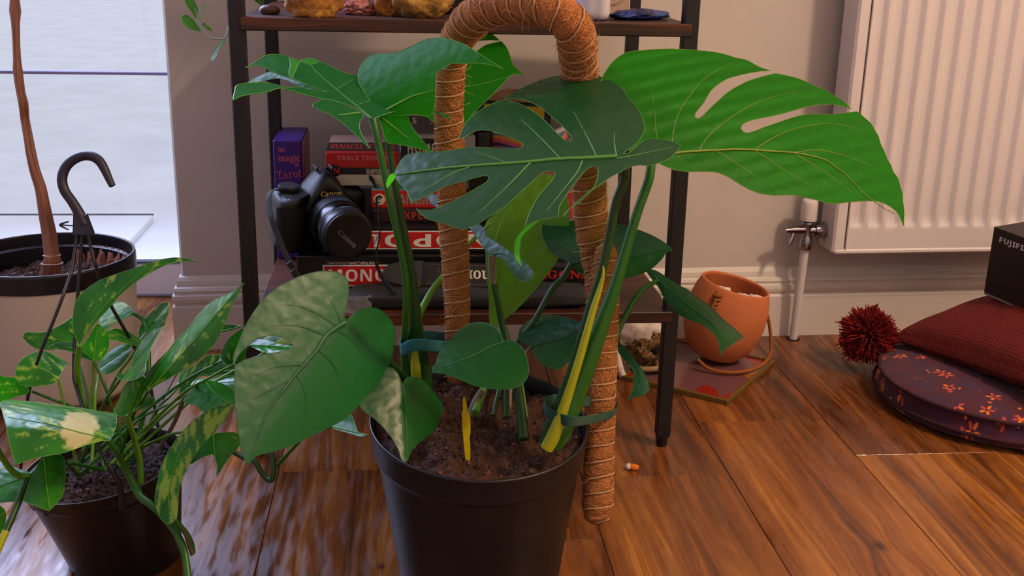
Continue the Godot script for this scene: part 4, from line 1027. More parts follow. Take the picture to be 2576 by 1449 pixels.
	leaf(o, "leaf", M.pothos_lime, M.vein_lime, Vector3(-0.2798, 0.215, 0.2158), Vector3(-0.98212, -0.18352, -0.04196), Vector3(0.09056, -0.65595, 0.74935), [0, -0.006, 0.004, 0, 0, 0.04372, 0.01954], [7, -42, -85, 44, 9, 63, 230, 31, 437.5, 0, 295, -120, 176, -212], [-0, 0, 21.9, 0, 43.7, 0], [], {"greens": G, "step": 0.0026, "midrib": 0.0007, "rim": 0.0003, "seed": 18, "fleck": 0.1})
	leaf(o, "leaf", M.pothos, M.vein_lime, Vector3(-0.3425, 0.1989, 0.225), Vector3(0.96601, 0.15636, 0.20586), Vector3(0.15061, 0.30679, -0.93978), [0, -0.005, 0, 0, 0, 0.06699, 0.01788], [-69, 123, 129, 178, 291, 179, 575, 238, 694, -54, 599, -84, 311, 18, 155, -130, 49, -135], [0, 0, 33.6, 0, 67, 0], [], {"greens": G, "step": 0.0026, "midrib": 0.0007, "rim": 0.0003, "seed": 19, "fleck": 0.08})
	leaf(o, "leaf", M.pothos_bright, M.vein_lime, Vector3(-0.3025, 0.2277, 0.2832), Vector3(0.71986, -0.33516, 0.60784), Vector3(0.5974, -0.14673, -0.78841), [0, -0.01, -0.008, 0, 0, 0.04884, 0.04902], [-9, -3, 12, 230, 110, 351, 414, 152, 500, -66, 449, -167, 382, -310, 244, -315, 100, -354], [-0, 0, 22, -5.1, 46.9, -4], [], {"greens": G, "step": 0.0026, "midrib": 0.0007, "rim": 0.0003, "seed": 20, "fleck": 0.06})
	leaf(o, "leaf", M.pothos_bright, M.vein_lime, Vector3(-0.2655, 0.2582, 0.309), Vector3(0.27219, 0.96215, -0.01316), Vector3(-0.71446, 0.19292, -0.67256), [0, -0.006, 0.004, 0, 0, 0.04064, 0.02273], [-10, -18, -60, 101, -46, 251, 32, 266, 218, 173, 410.5, 13, 305, -106, 99, -113], [0, -0, 20.4, -0, 40.6, -0], [], {"greens": G, "step": 0.0026, "midrib": 0.0007, "rim": 0.0003, "seed": 21, "fleck": 0.06})
	leaf(o, "leaf", M.pothos_bright, M.vein_lime, Vector3(-0.2797, 0.291, 0.2974), Vector3(0.87006, 0.33087, 0.3654), Vector3(-0.09117, 0.83649, -0.54034), [0, 0, 0, 0, 0, 0.02764, 0.00666], [-5, -3, 41, 67, 155, 43, 281.5, -5, 177, -10], [0, 0, 13.9, -0, 27.6, 0], [], {"greens": G, "step": 0.0026, "midrib": 0.0007, "rim": 0.0003, "seed": 22, "fleck": 0.06})
	leaf(o, "leaf", M.pothos_lime, M.vein_lime, Vector3(-0.2446, 0.2357, 0.2129), Vector3(0.98262, 0.1806, 0.04292), Vector3(-0.09583, 0.69156, -0.71593), [0, -0.004, 0, 0, 0, 0.03618, 0.02143], [-37, 7, -15, 201, 149, 241, 318, 112, 370, -17, 146, -62], [0, 0, 18.1, -0, 36.2, 0], [], {"greens": G, "step": 0.0026, "midrib": 0.0007, "rim": 0.0003, "seed": 24, "fleck": 0.45})
	leaf(o, "leaf", M.pothos_pale, M.vein_lime, Vector3(-0.2571, 0.2533, 0.2377), Vector3(0.95798, 0.03808, 0.28431), Vector3(0.26518, 0.26039, -0.92837), [0, -0.002, 0.003, 0, 0, 0.05274, 0.01352], [-9, -1, 65, 121, 309, 50, 523.5, 13, 501, -78, 336, -145, 159, -117], [0, -0, 26.5, -0, 52.7, -0], [], {"greens": G, "step": 0.0026, "midrib": 0.0007, "rim": 0.0003, "seed": 25, "fleck": 0})
	leaf(o, "leaf", M.pothos_bright, M.vein_lime, Vector3(-0.158, 0.2165, 0.3854), Vector3(0.73843, 0.11305, 0.66478), Vector3(0.60368, 0.32845, -0.72642), [0, -0.003, 0, 0, 0, 0.05047, 0.02197], [-19, 2, 0, 135, 13, 260, 216, 120, 382, 0, 509.5, 8, 449, -45, 281, -32, 132, -25], [0, 0, 25.6, 0, 50.5, 0], [], {"greens": G, "step": 0.0026, "midrib": 0.0007, "rim": 0.0003, "seed": 26, "fleck": 0.05})
	leaf(o, "leaf", M.pothos, M.vein_lime, Vector3(-0.2907, 0.1804, 0.3202), Vector3(0.17735, -0.55798, 0.81068), Vector3(0.97294, 0.22335, -0.05912), [0, -0.01, -0.006, 0, 0, 0.05099, 0.02765], [-13, -8, -19, 117, -11, 245, 126, 248, 308, 129, 468, 32, 517.5, -9, 406, 13, 250, -17, 216, -116, 167, -322, 80, -210, -8, -85], [-0, -0, 25.8, -0, 51, -0], [], {"greens": G, "step": 0.0026, "midrib": 0.0007, "rim": 0.0003, "seed": 27, "fleck": 0.05})
	leaf(o, "leaf", M.pothos, M.vein_lime, Vector3(-0.4382, 0.2009, 0.4147), Vector3(0.2589, -0.58801, 0.7663), Vector3(0.92909, -0.06533, -0.36403), [0, -0.006, -0.006, 0, 0, 0.05666, 0.02202], [-10, -6, -63, 170, 104, 191, 389, 137, 571.5, 0, 501, -92, 366.5, -214, 160, -124], [-0, 0, 28.7, 0, 56.7, 0], [], {"greens": G, "step": 0.0026, "midrib": 0.0007, "rim": 0.0003, "seed": 28, "fleck": 0.05})
	leaf(o, "leaf", M.pothos, M.vein_lime, Vector3(-0.4654, 0.167, 0.3804), Vector3(-0.92874, -0.25723, 0.26698), Vector3(0.34911, -0.36438, 0.86334), [0, -0.004, 0, 0, 0, 0.0375, 0.03786], [351, -432, 103, -157, -26, 14, 25, 176, 118, 262, 249, 235, 391, 141], [0, 0, 18.8, -0, 37.5, 0], [], {"greens": G, "step": 0.0026, "midrib": 0.0007, "rim": 0.0003, "seed": 29, "fleck": 0.05})
	leaf(o, "leaf", M.pothos, M.vein_lime, Vector3(-0.48, 0.1556, 0.4456), Vector3(0.75372, 0.45615, 0.47311), Vector3(-0.37193, 0.88958, -0.26517), [0, 0, 0, 0, 0, 0.01952, 0.01779], [42, 108, 197, 41, 145, -73, -2, -168, -159, -178], [0, 0, 9.8, -0, 19.5, -0], [], {"greens": G, "step": 0.0026, "midrib": 0.0007, "rim": 0.0003, "seed": 30, "fleck": 0.1})
	stem(o, "petiole", M.stem_lime, [Vector3(-0.4285, 0.2773, 0.2971), Vector3(-0.4332, 0.2607, 0.2913), Vector3(-0.4371, 0.2405, 0.2867), Vector3(-0.4383, 0.208, 0.2756), Vector3(-0.429, 0.1365, 0.2778)], [2.97, 3.21, 3.23, 3.07, 3.12], 7)
	stem(o, "petiole", M.stem_green, [Vector3(-0.3408, 0.257, 0.3754), Vector3(-0.3533, 0.2376, 0.3587), Vector3(-0.3689, 0.2118, 0.3378), Vector3(-0.4033, 0.13, 0.2918)], [1.3, 1.5, 1.8, 2.2], 7)
	stem(o, "petiole", M.stem_green, [Vector3(-0.3669, 0.2344, 0.443), Vector3(-0.3646, 0.2224, 0.4364), Vector3(-0.3641, 0.2044, 0.421), Vector3(-0.3601, 0.1845, 0.4118), Vector3(-0.3496, 0.1615, 0.4148)], [3.24, 3.27, 3.33, 3.38, 3.59], 8)
	stem(o, "petiole", M.stem_green, [Vector3(-0.3057, 0.1572, 0.4627), Vector3(-0.3018, 0.1499, 0.4622), Vector3(-0.2959, 0.139, 0.4609), Vector3(-0.2921, 0.1278, 0.4606), Vector3(-0.2912, 0.118, 0.4605)], [2.5, 2.89, 2.91, 2.72, 2.34], 8)
	stem(o, "petiole", M.stem_green, [Vector3(-0.4828, 0.2249, 0.2975), Vector3(-0.4657, 0.2119, 0.2891), Vector3(-0.4443, 0.1942, 0.2787), Vector3(-0.3973, 0.13, 0.2558)], [1.3, 1.5, 1.8, 2.2], 7)
	stem(o, "petiole", M.stem_lime, [Vector3(-0.4546, 0.2377, 0.2963), Vector3(-0.4516, 0.2222, 0.299), Vector3(-0.4477, 0.2013, 0.3024), Vector3(-0.4393, 0.13, 0.3098)], [1.3, 1.5, 1.8, 2.2], 7)
	stem(o, "petiole", M.stem_green, [Vector3(-0.4678, 0.241, 0.1888), Vector3(-0.4573, 0.2248, 0.2106), Vector3(-0.4442, 0.203, 0.2378), Vector3(-0.4153, 0.13, 0.2978)], [1.3, 1.5, 1.8, 2.2], 7)
	stem(o, "petiole", M.stem_green, [Vector3(-0.4241, 0.2464, 0.2651), Vector3(-0.4175, 0.2291, 0.2693), Vector3(-0.4093, 0.206, 0.2744), Vector3(-0.3913, 0.13, 0.2858)], [1.3, 1.5, 1.8, 2.2], 7)
	stem(o, "petiole", M.stem_lime, [Vector3(-0.4249, 0.2476, 0.2647), Vector3(-0.4266, 0.2301, 0.2665), Vector3(-0.4287, 0.2067, 0.2688), Vector3(-0.4333, 0.13, 0.2738)], [1.3, 1.5, 1.8, 2.2], 7)
	stem(o, "petiole", M.stem_green, [Vector3(-0.3984, 0.2752, 0.1851), Vector3(-0.3919, 0.2723, 0.1867), Vector3(-0.3855, 0.2658, 0.1893), Vector3(-0.3788, 0.2516, 0.2049), Vector3(-0.3755, 0.1937, 0.2443), Vector3(-0.3891, 0.1374, 0.2815)], [2.32, 2.55, 2.55, 2.76, 2.72, 2.67], 7)
	stem(o, "petiole", M.stem_green, [Vector3(-0.3838, 0.2497, 0.2156), Vector3(-0.3973, 0.2318, 0.2224), Vector3(-0.4142, 0.2078, 0.231), Vector3(-0.4513, 0.13, 0.2498)], [1.3, 1.5, 1.8, 2.2], 7)
	stem(o, "petiole", M.stem_lime, [Vector3(-0.4375, 0.2137, 0.2003), Vector3(-0.4355, 0.203, 0.221), Vector3(-0.4329, 0.1881, 0.2469), Vector3(-0.4273, 0.13, 0.3038)], [1.3, 1.5, 1.8, 2.2], 7)
	stem(o, "petiole", M.stem_green, [Vector3(-0.3903, 0.2502, 0.1937), Vector3(-0.3929, 0.2321, 0.2133), Vector3(-0.3961, 0.2081, 0.2378), Vector3(-0.4033, 0.13, 0.2918)], [1.3, 1.5, 1.8, 2.2], 7)
	stem(o, "petiole", M.stem_green, [Vector3(-0.3848, 0.2434, 0.3016), Vector3(-0.3969, 0.2267, 0.2972), Vector3(-0.412, 0.2043, 0.2918), Vector3(-0.4453, 0.13, 0.2798)], [1.3, 1.5, 1.8, 2.2], 7)
	stem(o, "petiole", M.stem_lime, [Vector3(-0.3725, 0.2162, 0.3429), Vector3(-0.3726, 0.2009, 0.3371), Vector3(-0.3725, 0.1763, 0.3237), Vector3(-0.3711, 0.1492, 0.3165), Vector3(-0.3711, 0.1241, 0.3191)], [2.5, 2.94, 3.21, 3.46, 3.48], 7)
	stem(o, "petiole", M.stem_green, [Vector3(-0.3388, 0.1906, 0.2385), Vector3(-0.3589, 0.1845, 0.2528), Vector3(-0.384, 0.1753, 0.2706), Vector3(-0.4393, 0.13, 0.3098)], [1.3, 1.5, 1.8, 2.2], 7)
	stem(o, "petiole", M.stem_lime, [Vector3(-0.2798, 0.215, 0.2158), Vector3(-0.3069, 0.204, 0.2322), Vector3(-0.3408, 0.1888, 0.2527), Vector3(-0.4153, 0.13, 0.2978)], [1.3, 1.5, 1.8, 2.2], 7)
	stem(o, "petiole", M.stem_green, [Vector3(-0.3425, 0.1989, 0.225), Vector3(-0.3523, 0.1911, 0.2372), Vector3(-0.3645, 0.1799, 0.2524), Vector3(-0.3913, 0.13, 0.2858)], [1.3, 1.5, 1.8, 2.2], 7)
	stem(o, "petiole", M.stem_grey, [Vector3(-0.3025, 0.2281, 0.2831), Vector3(-0.3099, 0.2226, 0.282), Vector3(-0.3192, 0.2137, 0.2806), Vector3(-0.3282, 0.2044, 0.2774), Vector3(-0.3401, 0.1768, 0.2742), Vector3(-0.3591, 0.1444, 0.2771)], [2.19, 2.41, 2.42, 2.43, 2.45, 2.46], 7)
	stem(o, "petiole", M.stem_lime, [Vector3(-0.2655, 0.2582, 0.309), Vector3(-0.2943, 0.2386, 0.2996), Vector3(-0.3302, 0.2125, 0.2878), Vector3(-0.4093, 0.13, 0.2618)], [1.3, 1.5, 1.8, 2.2], 7)
	stem(o, "petiole", M.stem_green, [Vector3(-0.2797, 0.291, 0.2974), Vector3(-0.314, 0.2648, 0.2879), Vector3(-0.3569, 0.2306, 0.276), Vector3(-0.4513, 0.13, 0.2498)], [1.3, 1.5, 1.8, 2.2], 7)
	stem(o, "petiole", M.stem_lime, [Vector3(-0.2446, 0.2357, 0.2129), Vector3(-0.2764, 0.2206, 0.2287), Vector3(-0.316, 0.2001, 0.2484), Vector3(-0.4033, 0.13, 0.2918)], [1.3, 1.5, 1.8, 2.2], 7)
	stem(o, "petiole", M.stem_green, [Vector3(-0.2571, 0.2533, 0.2377), Vector3(-0.2947, 0.2347, 0.2461), Vector3(-0.3418, 0.2098, 0.2567), Vector3(-0.4453, 0.13, 0.2798)], [1.3, 1.5, 1.8, 2.2], 7)
	stem(o, "petiole", M.stem_green, [Vector3(-0.158, 0.2165, 0.3854), Vector3(-0.1711, 0.2094, 0.3777), Vector3(-0.1876, 0.199, 0.368), Vector3(-0.2237, 0.1509, 0.3466)], [1.3, 1.5, 1.8, 2.2], 7)
	stem(o, "petiole", M.stem_lime, [Vector3(-0.2907, 0.1804, 0.3202), Vector3(-0.312, 0.1763, 0.3073), Vector3(-0.3387, 0.1697, 0.2912), Vector3(-0.3973, 0.13, 0.2558)], [1.3, 1.5, 1.8, 2.2], 7)
	stem(o, "petiole", M.stem_green, [Vector3(-0.4382, 0.2009, 0.4147), Vector3(-0.4384, 0.1927, 0.3937), Vector3(-0.4387, 0.181, 0.3675), Vector3(-0.4393, 0.13, 0.3098)], [1.3, 1.5, 1.8, 2.2], 7)
	stem(o, "petiole", M.stem_green, [Vector3(-0.4654, 0.167, 0.3804), Vector3(-0.4554, 0.1656, 0.3639), Vector3(-0.4429, 0.1623, 0.3432), Vector3(-0.4153, 0.13, 0.2978)], [1.3, 1.5, 1.8, 2.2], 7)
	stem(o, "vine", M.stem_green, [Vector3(-0.3846, 0.1625, 0.3478), Vector3(-0.3671, 0.173, 0.3884), Vector3(-0.3484, 0.162, 0.42), Vector3(-0.3351, 0.1584, 0.433), Vector3(-0.3235, 0.1521, 0.4414), Vector3(-0.3079, 0.1414, 0.4568), Vector3(-0.2993, 0.1283, 0.4671), Vector3(-0.2953, 0.1192, 0.4755), Vector3(-0.2912, 0.1027, 0.4916)], [2.94, 3.25, 3.97, 3.74, 3.53, 3.69, 3.87, 3.46, 3.62], 9)
	stem(o, "vine", M.stem_dark, [Vector3(-0.4525, 0.1714, 0.3487), Vector3(-0.4507, 0.1822, 0.3982), Vector3(-0.452, 0.1819, 0.4192), Vector3(-0.4565, 0.1734, 0.4319), Vector3(-0.4599, 0.1603, 0.4514), Vector3(-0.4637, 0.1495, 0.4649)], [3.13, 3.79, 3.92, 3.69, 3.26, 3.42], 9)
	stem(o, "vine_tip", M.stem_yellow, [Vector3(-0.4633, 0.1503, 0.4647), Vector3(-0.4657, 0.1434, 0.4719), Vector3(-0.4685, 0.134, 0.4798)], [3.61, 3.4, 2.82], 8)
	stem(o, "petiole", M.stem_lime, [Vector3(-0.4674, 0.235, 0.4537), Vector3(-0.4684, 0.2154, 0.4387), Vector3(-0.4646, 0.1966, 0.4291), Vector3(-0.46, 0.187, 0.422), Vector3(-0.4516, 0.1852, 0.4182)], [2.81, 2.86, 3.09, 3.32, 3.53], 8)
	stem(o, "sheath", M.stem_brown, [Vector3(-0.2991, 0.1488, 0.4628), Vector3(-0.2959, 0.1392, 0.465), Vector3(-0.2929, 0.129, 0.4664), Vector3(-0.2903, 0.1206, 0.4672)], [1.16, 1.74, 2.32, 2.52], 7)
	stem(o, "vine", M.stem_dark, [Vector3(-0.2821, 0.1655, 0.3151), Vector3(-0.2577, 0.1624, 0.3396), Vector3(-0.2436, 0.1631, 0.3513), Vector3(-0.2338, 0.1515, 0.3612), Vector3(-0.2248, 0.1487, 0.3682), Vector3(-0.2222, 0.16, 0.365), Vector3(-0.2249, 0.1757, 0.3493)], [2.61, 2.78, 2.97, 3.17, 3.15, 2.73, 2.33], 8)
	# the hanger: three straps that meet under a hook
	var m := mat(Color(0.13, 0.12, 0.20), 0.5)
	var hook := [Vector3(-0.4359, 0.3872, 0.2096), Vector3(-0.442, 0.3989, 0.2053), Vector3(-0.4498, 0.4114, 0.2006), Vector3(-0.4581, 0.423, 0.1962), Vector3(-0.4611, 0.4348, 0.1922), Vector3(-0.4579, 0.4463, 0.189), Vector3(-0.4504, 0.4549, 0.1871), Vector3(-0.4394, 0.4602, 0.1865), Vector3(-0.4284, 0.4604, 0.1875), Vector3(-0.4196, 0.4555, 0.1899), Vector3(-0.4135, 0.446, 0.1935), Vector3(-0.4092, 0.4368, 0.1968), Vector3(-0.4053, 0.4293, 0.1996)]
	var hk := stem(o, "hanger_hook", m, hook, [6.0, 5.9, 5.5, 5.5, 5.5, 5.5, 5.5, 5.5, 5.4, 5.3, 4.8, 4.2, 3.6], 12)
	var g := Geo.new()
	var c := Vector3(-0.4379, 0.3872, 0.2096) - o.position
	var lean := Vector3(0, 0.95, -0.3)
	for face_ in [[Vector3(-0.0105, 0, 0.004), Vector3(0.0115, 0, 0.004), Vector3(0.0035, 0, 0.005), Vector3(-0.0095, 0, 0.005)], [Vector3(-0.0105, 0, -0.004), Vector3(0.0115, 0, -0.004), Vector3(0.0035, 0, -0.005), Vector3(-0.0095, 0, -0.005)]]:
		var q := []
		for k in 4:
			q.append(c + face_[k] + lean * (-0.010 if k < 2 else 0.012))
		g.flat(q, c)
	for k in 4:
		var a := [Vector3(-0.0105, 0, 0), Vector3(0.0115, 0, 0), Vector3(0.0035, 0, 0), Vector3(-0.0095, 0, 0)]
		var b: Vector3 = a[k] + lean * (-0.010 if k < 2 else 0.012)
		var d: Vector3 = a[(k + 1) % 4] + lean * (-0.010 if (k + 1) % 4 < 2 else 0.012)
		g.flat([c + b + Vector3(0, 0, 0.0045), c + d + Vector3(0, 0, 0.0045), c + d - Vector3(0, 0, 0.0045), c + b - Vector3(0, 0, 0.0045)], c)
	part("hanger_block", g.mesh(), m, o)
	stem(o, "hanger_clip", m, [Vector3(-0.4474, 0.3861, 0.2087), Vector3(-0.4545, 0.3864, 0.2079), Vector3(-0.4619, 0.3867, 0.2071)], [0.7, 0.8, 0.9], 6)
	stem(o, "hanger_clip", m, [Vector3(-0.4539, 0.3906, 0.2067), Vector3(-0.4623, 0.3879, 0.2067), Vector3(-0.4628, 0.3858, 0.2073), Vector3(-0.4544, 0.3818, 0.2094)], [0.8, 1.3, 1.3, 0.8], 6)
	var dark := mat(Color(0.07, 0.07, 0.10), 0.4)
	stem(o, "hanger_strap", dark, [Vector3(-0.4448, 0.3778, 0.2116), Vector3(-0.4466, 0.3571, 0.2231), Vector3(-0.4477, 0.339, 0.2392), Vector3(-0.4511, 0.3226, 0.2597), Vector3(-0.4561, 0.3076, 0.2691), Vector3(-0.4632, 0.2886, 0.2796), Vector3(-0.4723, 0.2672, 0.2854), Vector3(-0.4905, 0.2147, 0.2893), Vector3(-0.5031, 0.1274, 0.3047)], [1.6, 2.0, 2.0, 1.9, 1.9, 1.9, 1.9, 1.9], 7)
	stem(o, "hanger_strap", dark, [Vector3(-0.4395, 0.3779, 0.2121), Vector3(-0.441, 0.3559, 0.2188), Vector3(-0.4429, 0.3305, 0.2265), Vector3(-0.4453, 0.3052, 0.2342), Vector3(-0.4468, 0.2689, 0.2506), Vector3(-0.4449, 0.239, 0.2706), Vector3(-0.4391, 0.2229, 0.2867), Vector3(-0.4027, 0.1805, 0.3509), Vector3(-0.383, 0.152, 0.366), Vector3(-0.3815, 0.118, 0.363)], [1.6, 2.0, 2.0, 2.0, 2.0, 2.1, 2.1, 1.9, 3.0, 4.0], 7)
	stem(o, "hanger_strap", dark, [Vector3(-0.4325, 0.378, 0.2128), Vector3(-0.4291, 0.3604, 0.2186), Vector3(-0.4248, 0.3457, 0.2236), Vector3(-0.421, 0.3218, 0.2209), Vector3(-0.4127, 0.2954, 0.2194), Vector3(-0.3988, 0.2606, 0.2159), Vector3(-0.3914, 0.2391, 0.2128), Vector3(-0.3778, 0.1907, 0.2135), Vector3(-0.3667, 0.129, 0.2338)], [1.6, 2.0, 2.0, 2.0, 2.0, 2.0, 2.0, 2.0, 1.9], 7)

func corner_plant() -> void:
	var o := thing("trunk_plant", "bare ringed trunk growing from a white planter with dark liner by patio door", "houseplant", place(Vector3(-0.632, 0, -0.262)))
	var g := Geo.new()
	var at := place(Vector3.ZERO, 0, 3.2, 0.5)
	g.lathe([Vector2(0.001, 0.004), Vector2(0.112, 0.004), Vector2(0.122, 0.02), Vector2(0.129, 0.19), Vector2(0.1295, 0.198)], 56, Transform3D(Basis(), Vector3.ZERO))
	part("planter", g.mesh(), mat(Color(0.72, 0.69, 0.66), 0.5), o)
	g = Geo.new()
	g.lathe([Vector2(0.1296, 0.196), Vector2(0.1312, 0.197), Vector2(0.1312, 0.197), Vector2(0.1312, 0.221), Vector2(0.1305, 0.225), Vector2(0.1275, 0.2255), Vector2(0.1265, 0.223), Vector2(0.1255, 0.206), Vector2(0.1255, 0.206), Vector2(0.1215, 0.203), Vector2(0.1215, 0.203), Vector2(0.119, 0.17), Vector2(0.117, 0.14)], 56)
	part("liner", g.mesh(), mat(Color(0.05, 0.05, 0.085), 0.35), o)
	soil_bed(o, o.position + Vector3(0, 0.176, 0), 0.0, 0.119, 0.0, 0.0, 91, 0.011, [Color(0.12, 0.07, 0.06), Color(0.36, 0.22, 0.17), Color(0.60, 0.44, 0.34)])
	g = Geo.new()
	g.grid(12, 40, func(r: int, k: int) -> Array:
		var a := deg_to_rad(-85.0 + 100.0 * k / 39.0)
		var rad := 0.1245 - 0.020 * (1.0 - r / 11.0) * (0.6 + 0.4 * sin(k * 1.7))
		return [Vector3(rad * cos(a), 0.176 + 0.030 * (r / 11.0) + 0.003 * sin(k * 2.3 + r), rad * sin(a))])
	for k in g.v.size():
		if g.n[k].y < 0.0: g.n[k] = -g.n[k]
		g.c[k] = Color(0.52, 0.33, 0.25).srgb_to_linear()
	part("soil_bank", g.mesh(), M.soil, o)
	var bark := mat(Color(0.62, 0.46, 0.38), 0.7)
	bark.albedo_texture = speckle(95, 0.03, [Color(0.62, 0.50, 0.44), Color(0.88, 0.76, 0.66), Color.WHITE], 4)
	bark.heightmap_enabled = true
	bark.heightmap_texture = rough_map(96, 0.06)
	bark.heightmap_scale = 0.15
	var path := [Vector3(-0.6677, 0.6208, -0.36), Vector3(-0.6678, 0.5978, -0.3529), Vector3(-0.6673, 0.5817, -0.3478), Vector3(-0.6669, 0.5633, -0.342), Vector3(-0.6659, 0.5346, -0.333), Vector3(-0.6649, 0.5116, -0.3257), Vector3(-0.6638, 0.4944, -0.3203), Vector3(-0.6598, 0.4657, -0.3109), Vector3(-0.6557, 0.4474, -0.3048), Vector3(-0.6569, 0.424, -0.3082), Vector3(-0.6516, 0.3952, -0.2987), Vector3(-0.6482, 0.375, -0.2921), Vector3(-0.6423, 0.3491, -0.2834), Vector3(-0.6346, 0.3261, -0.2755), Vector3(-0.6306, 0.306, -0.2688), Vector3(-0.6265, 0.2829, -0.2612), Vector3(-0.6213, 0.257, -0.2526), Vector3(-0.6179, 0.2282, -0.2433), Vector3(-0.6173, 0.2166, -0.2396), Vector3(-0.6236, 0.1963, -0.2445), Vector3(-0.6307, 0.1669, -0.2465)]
	path.push_front(Vector3(-0.667, 0.75, -0.40))
	stem(o, "trunk", bark, path, [6.2, 6.6, 7.2, 8.7, 6.3, 5.5, 5.8, 7.2, 6.6, 7.2, 6.6, 7.0, 7.6, 7.9, 8.5, 9.1, 10.0, 10.9, 11.2, 13.9, 14.6, 16.5], 14)
	for q in [[18, 12.0], [19, 15.0]]:
		var c: Vector3 = path[q[0]] - o.position
		var ring := []
		for k in 25:
			var a := TAU * k / 24.0
			ring.append(c + Vector3(cos(a) * q[1], -1.5 + 1.5 * sin(a), sin(a) * q[1]) * 0.001)
		var rg := Geo.new()
		rg.tube(ring, [0.0011], 6, false)
		part("bark_ring", rg.mesh(), mat(Color(0.70, 0.62, 0.58), 0.7), o)

# ---------------------------------------------------------------- things on the rack
func game_box(called: String, label: String, lo: Vector3, hi: Vector3, m: Material, yaw := 0.0) -> Node3D:
	var c := Vector3((lo.x + hi.x) * 0.5, lo.y, (lo.z + hi.z) * 0.5)
	var o := thing(called, label, "game box", place(c, yaw), "boxed games stacked on the lower shelf")
	part("box_lid", box_mesh(lo - c, hi - c, 0.0012), m, o)
	return o

func panel(o: Node3D, called: String, lo: Vector3, hi: Vector3, m: Material) -> void:
	# a flat print on a box; lo and hi in the world, turned by the caller
	part(called, box_mesh(lo - o.position, hi - o.position, 0.0), m, o)

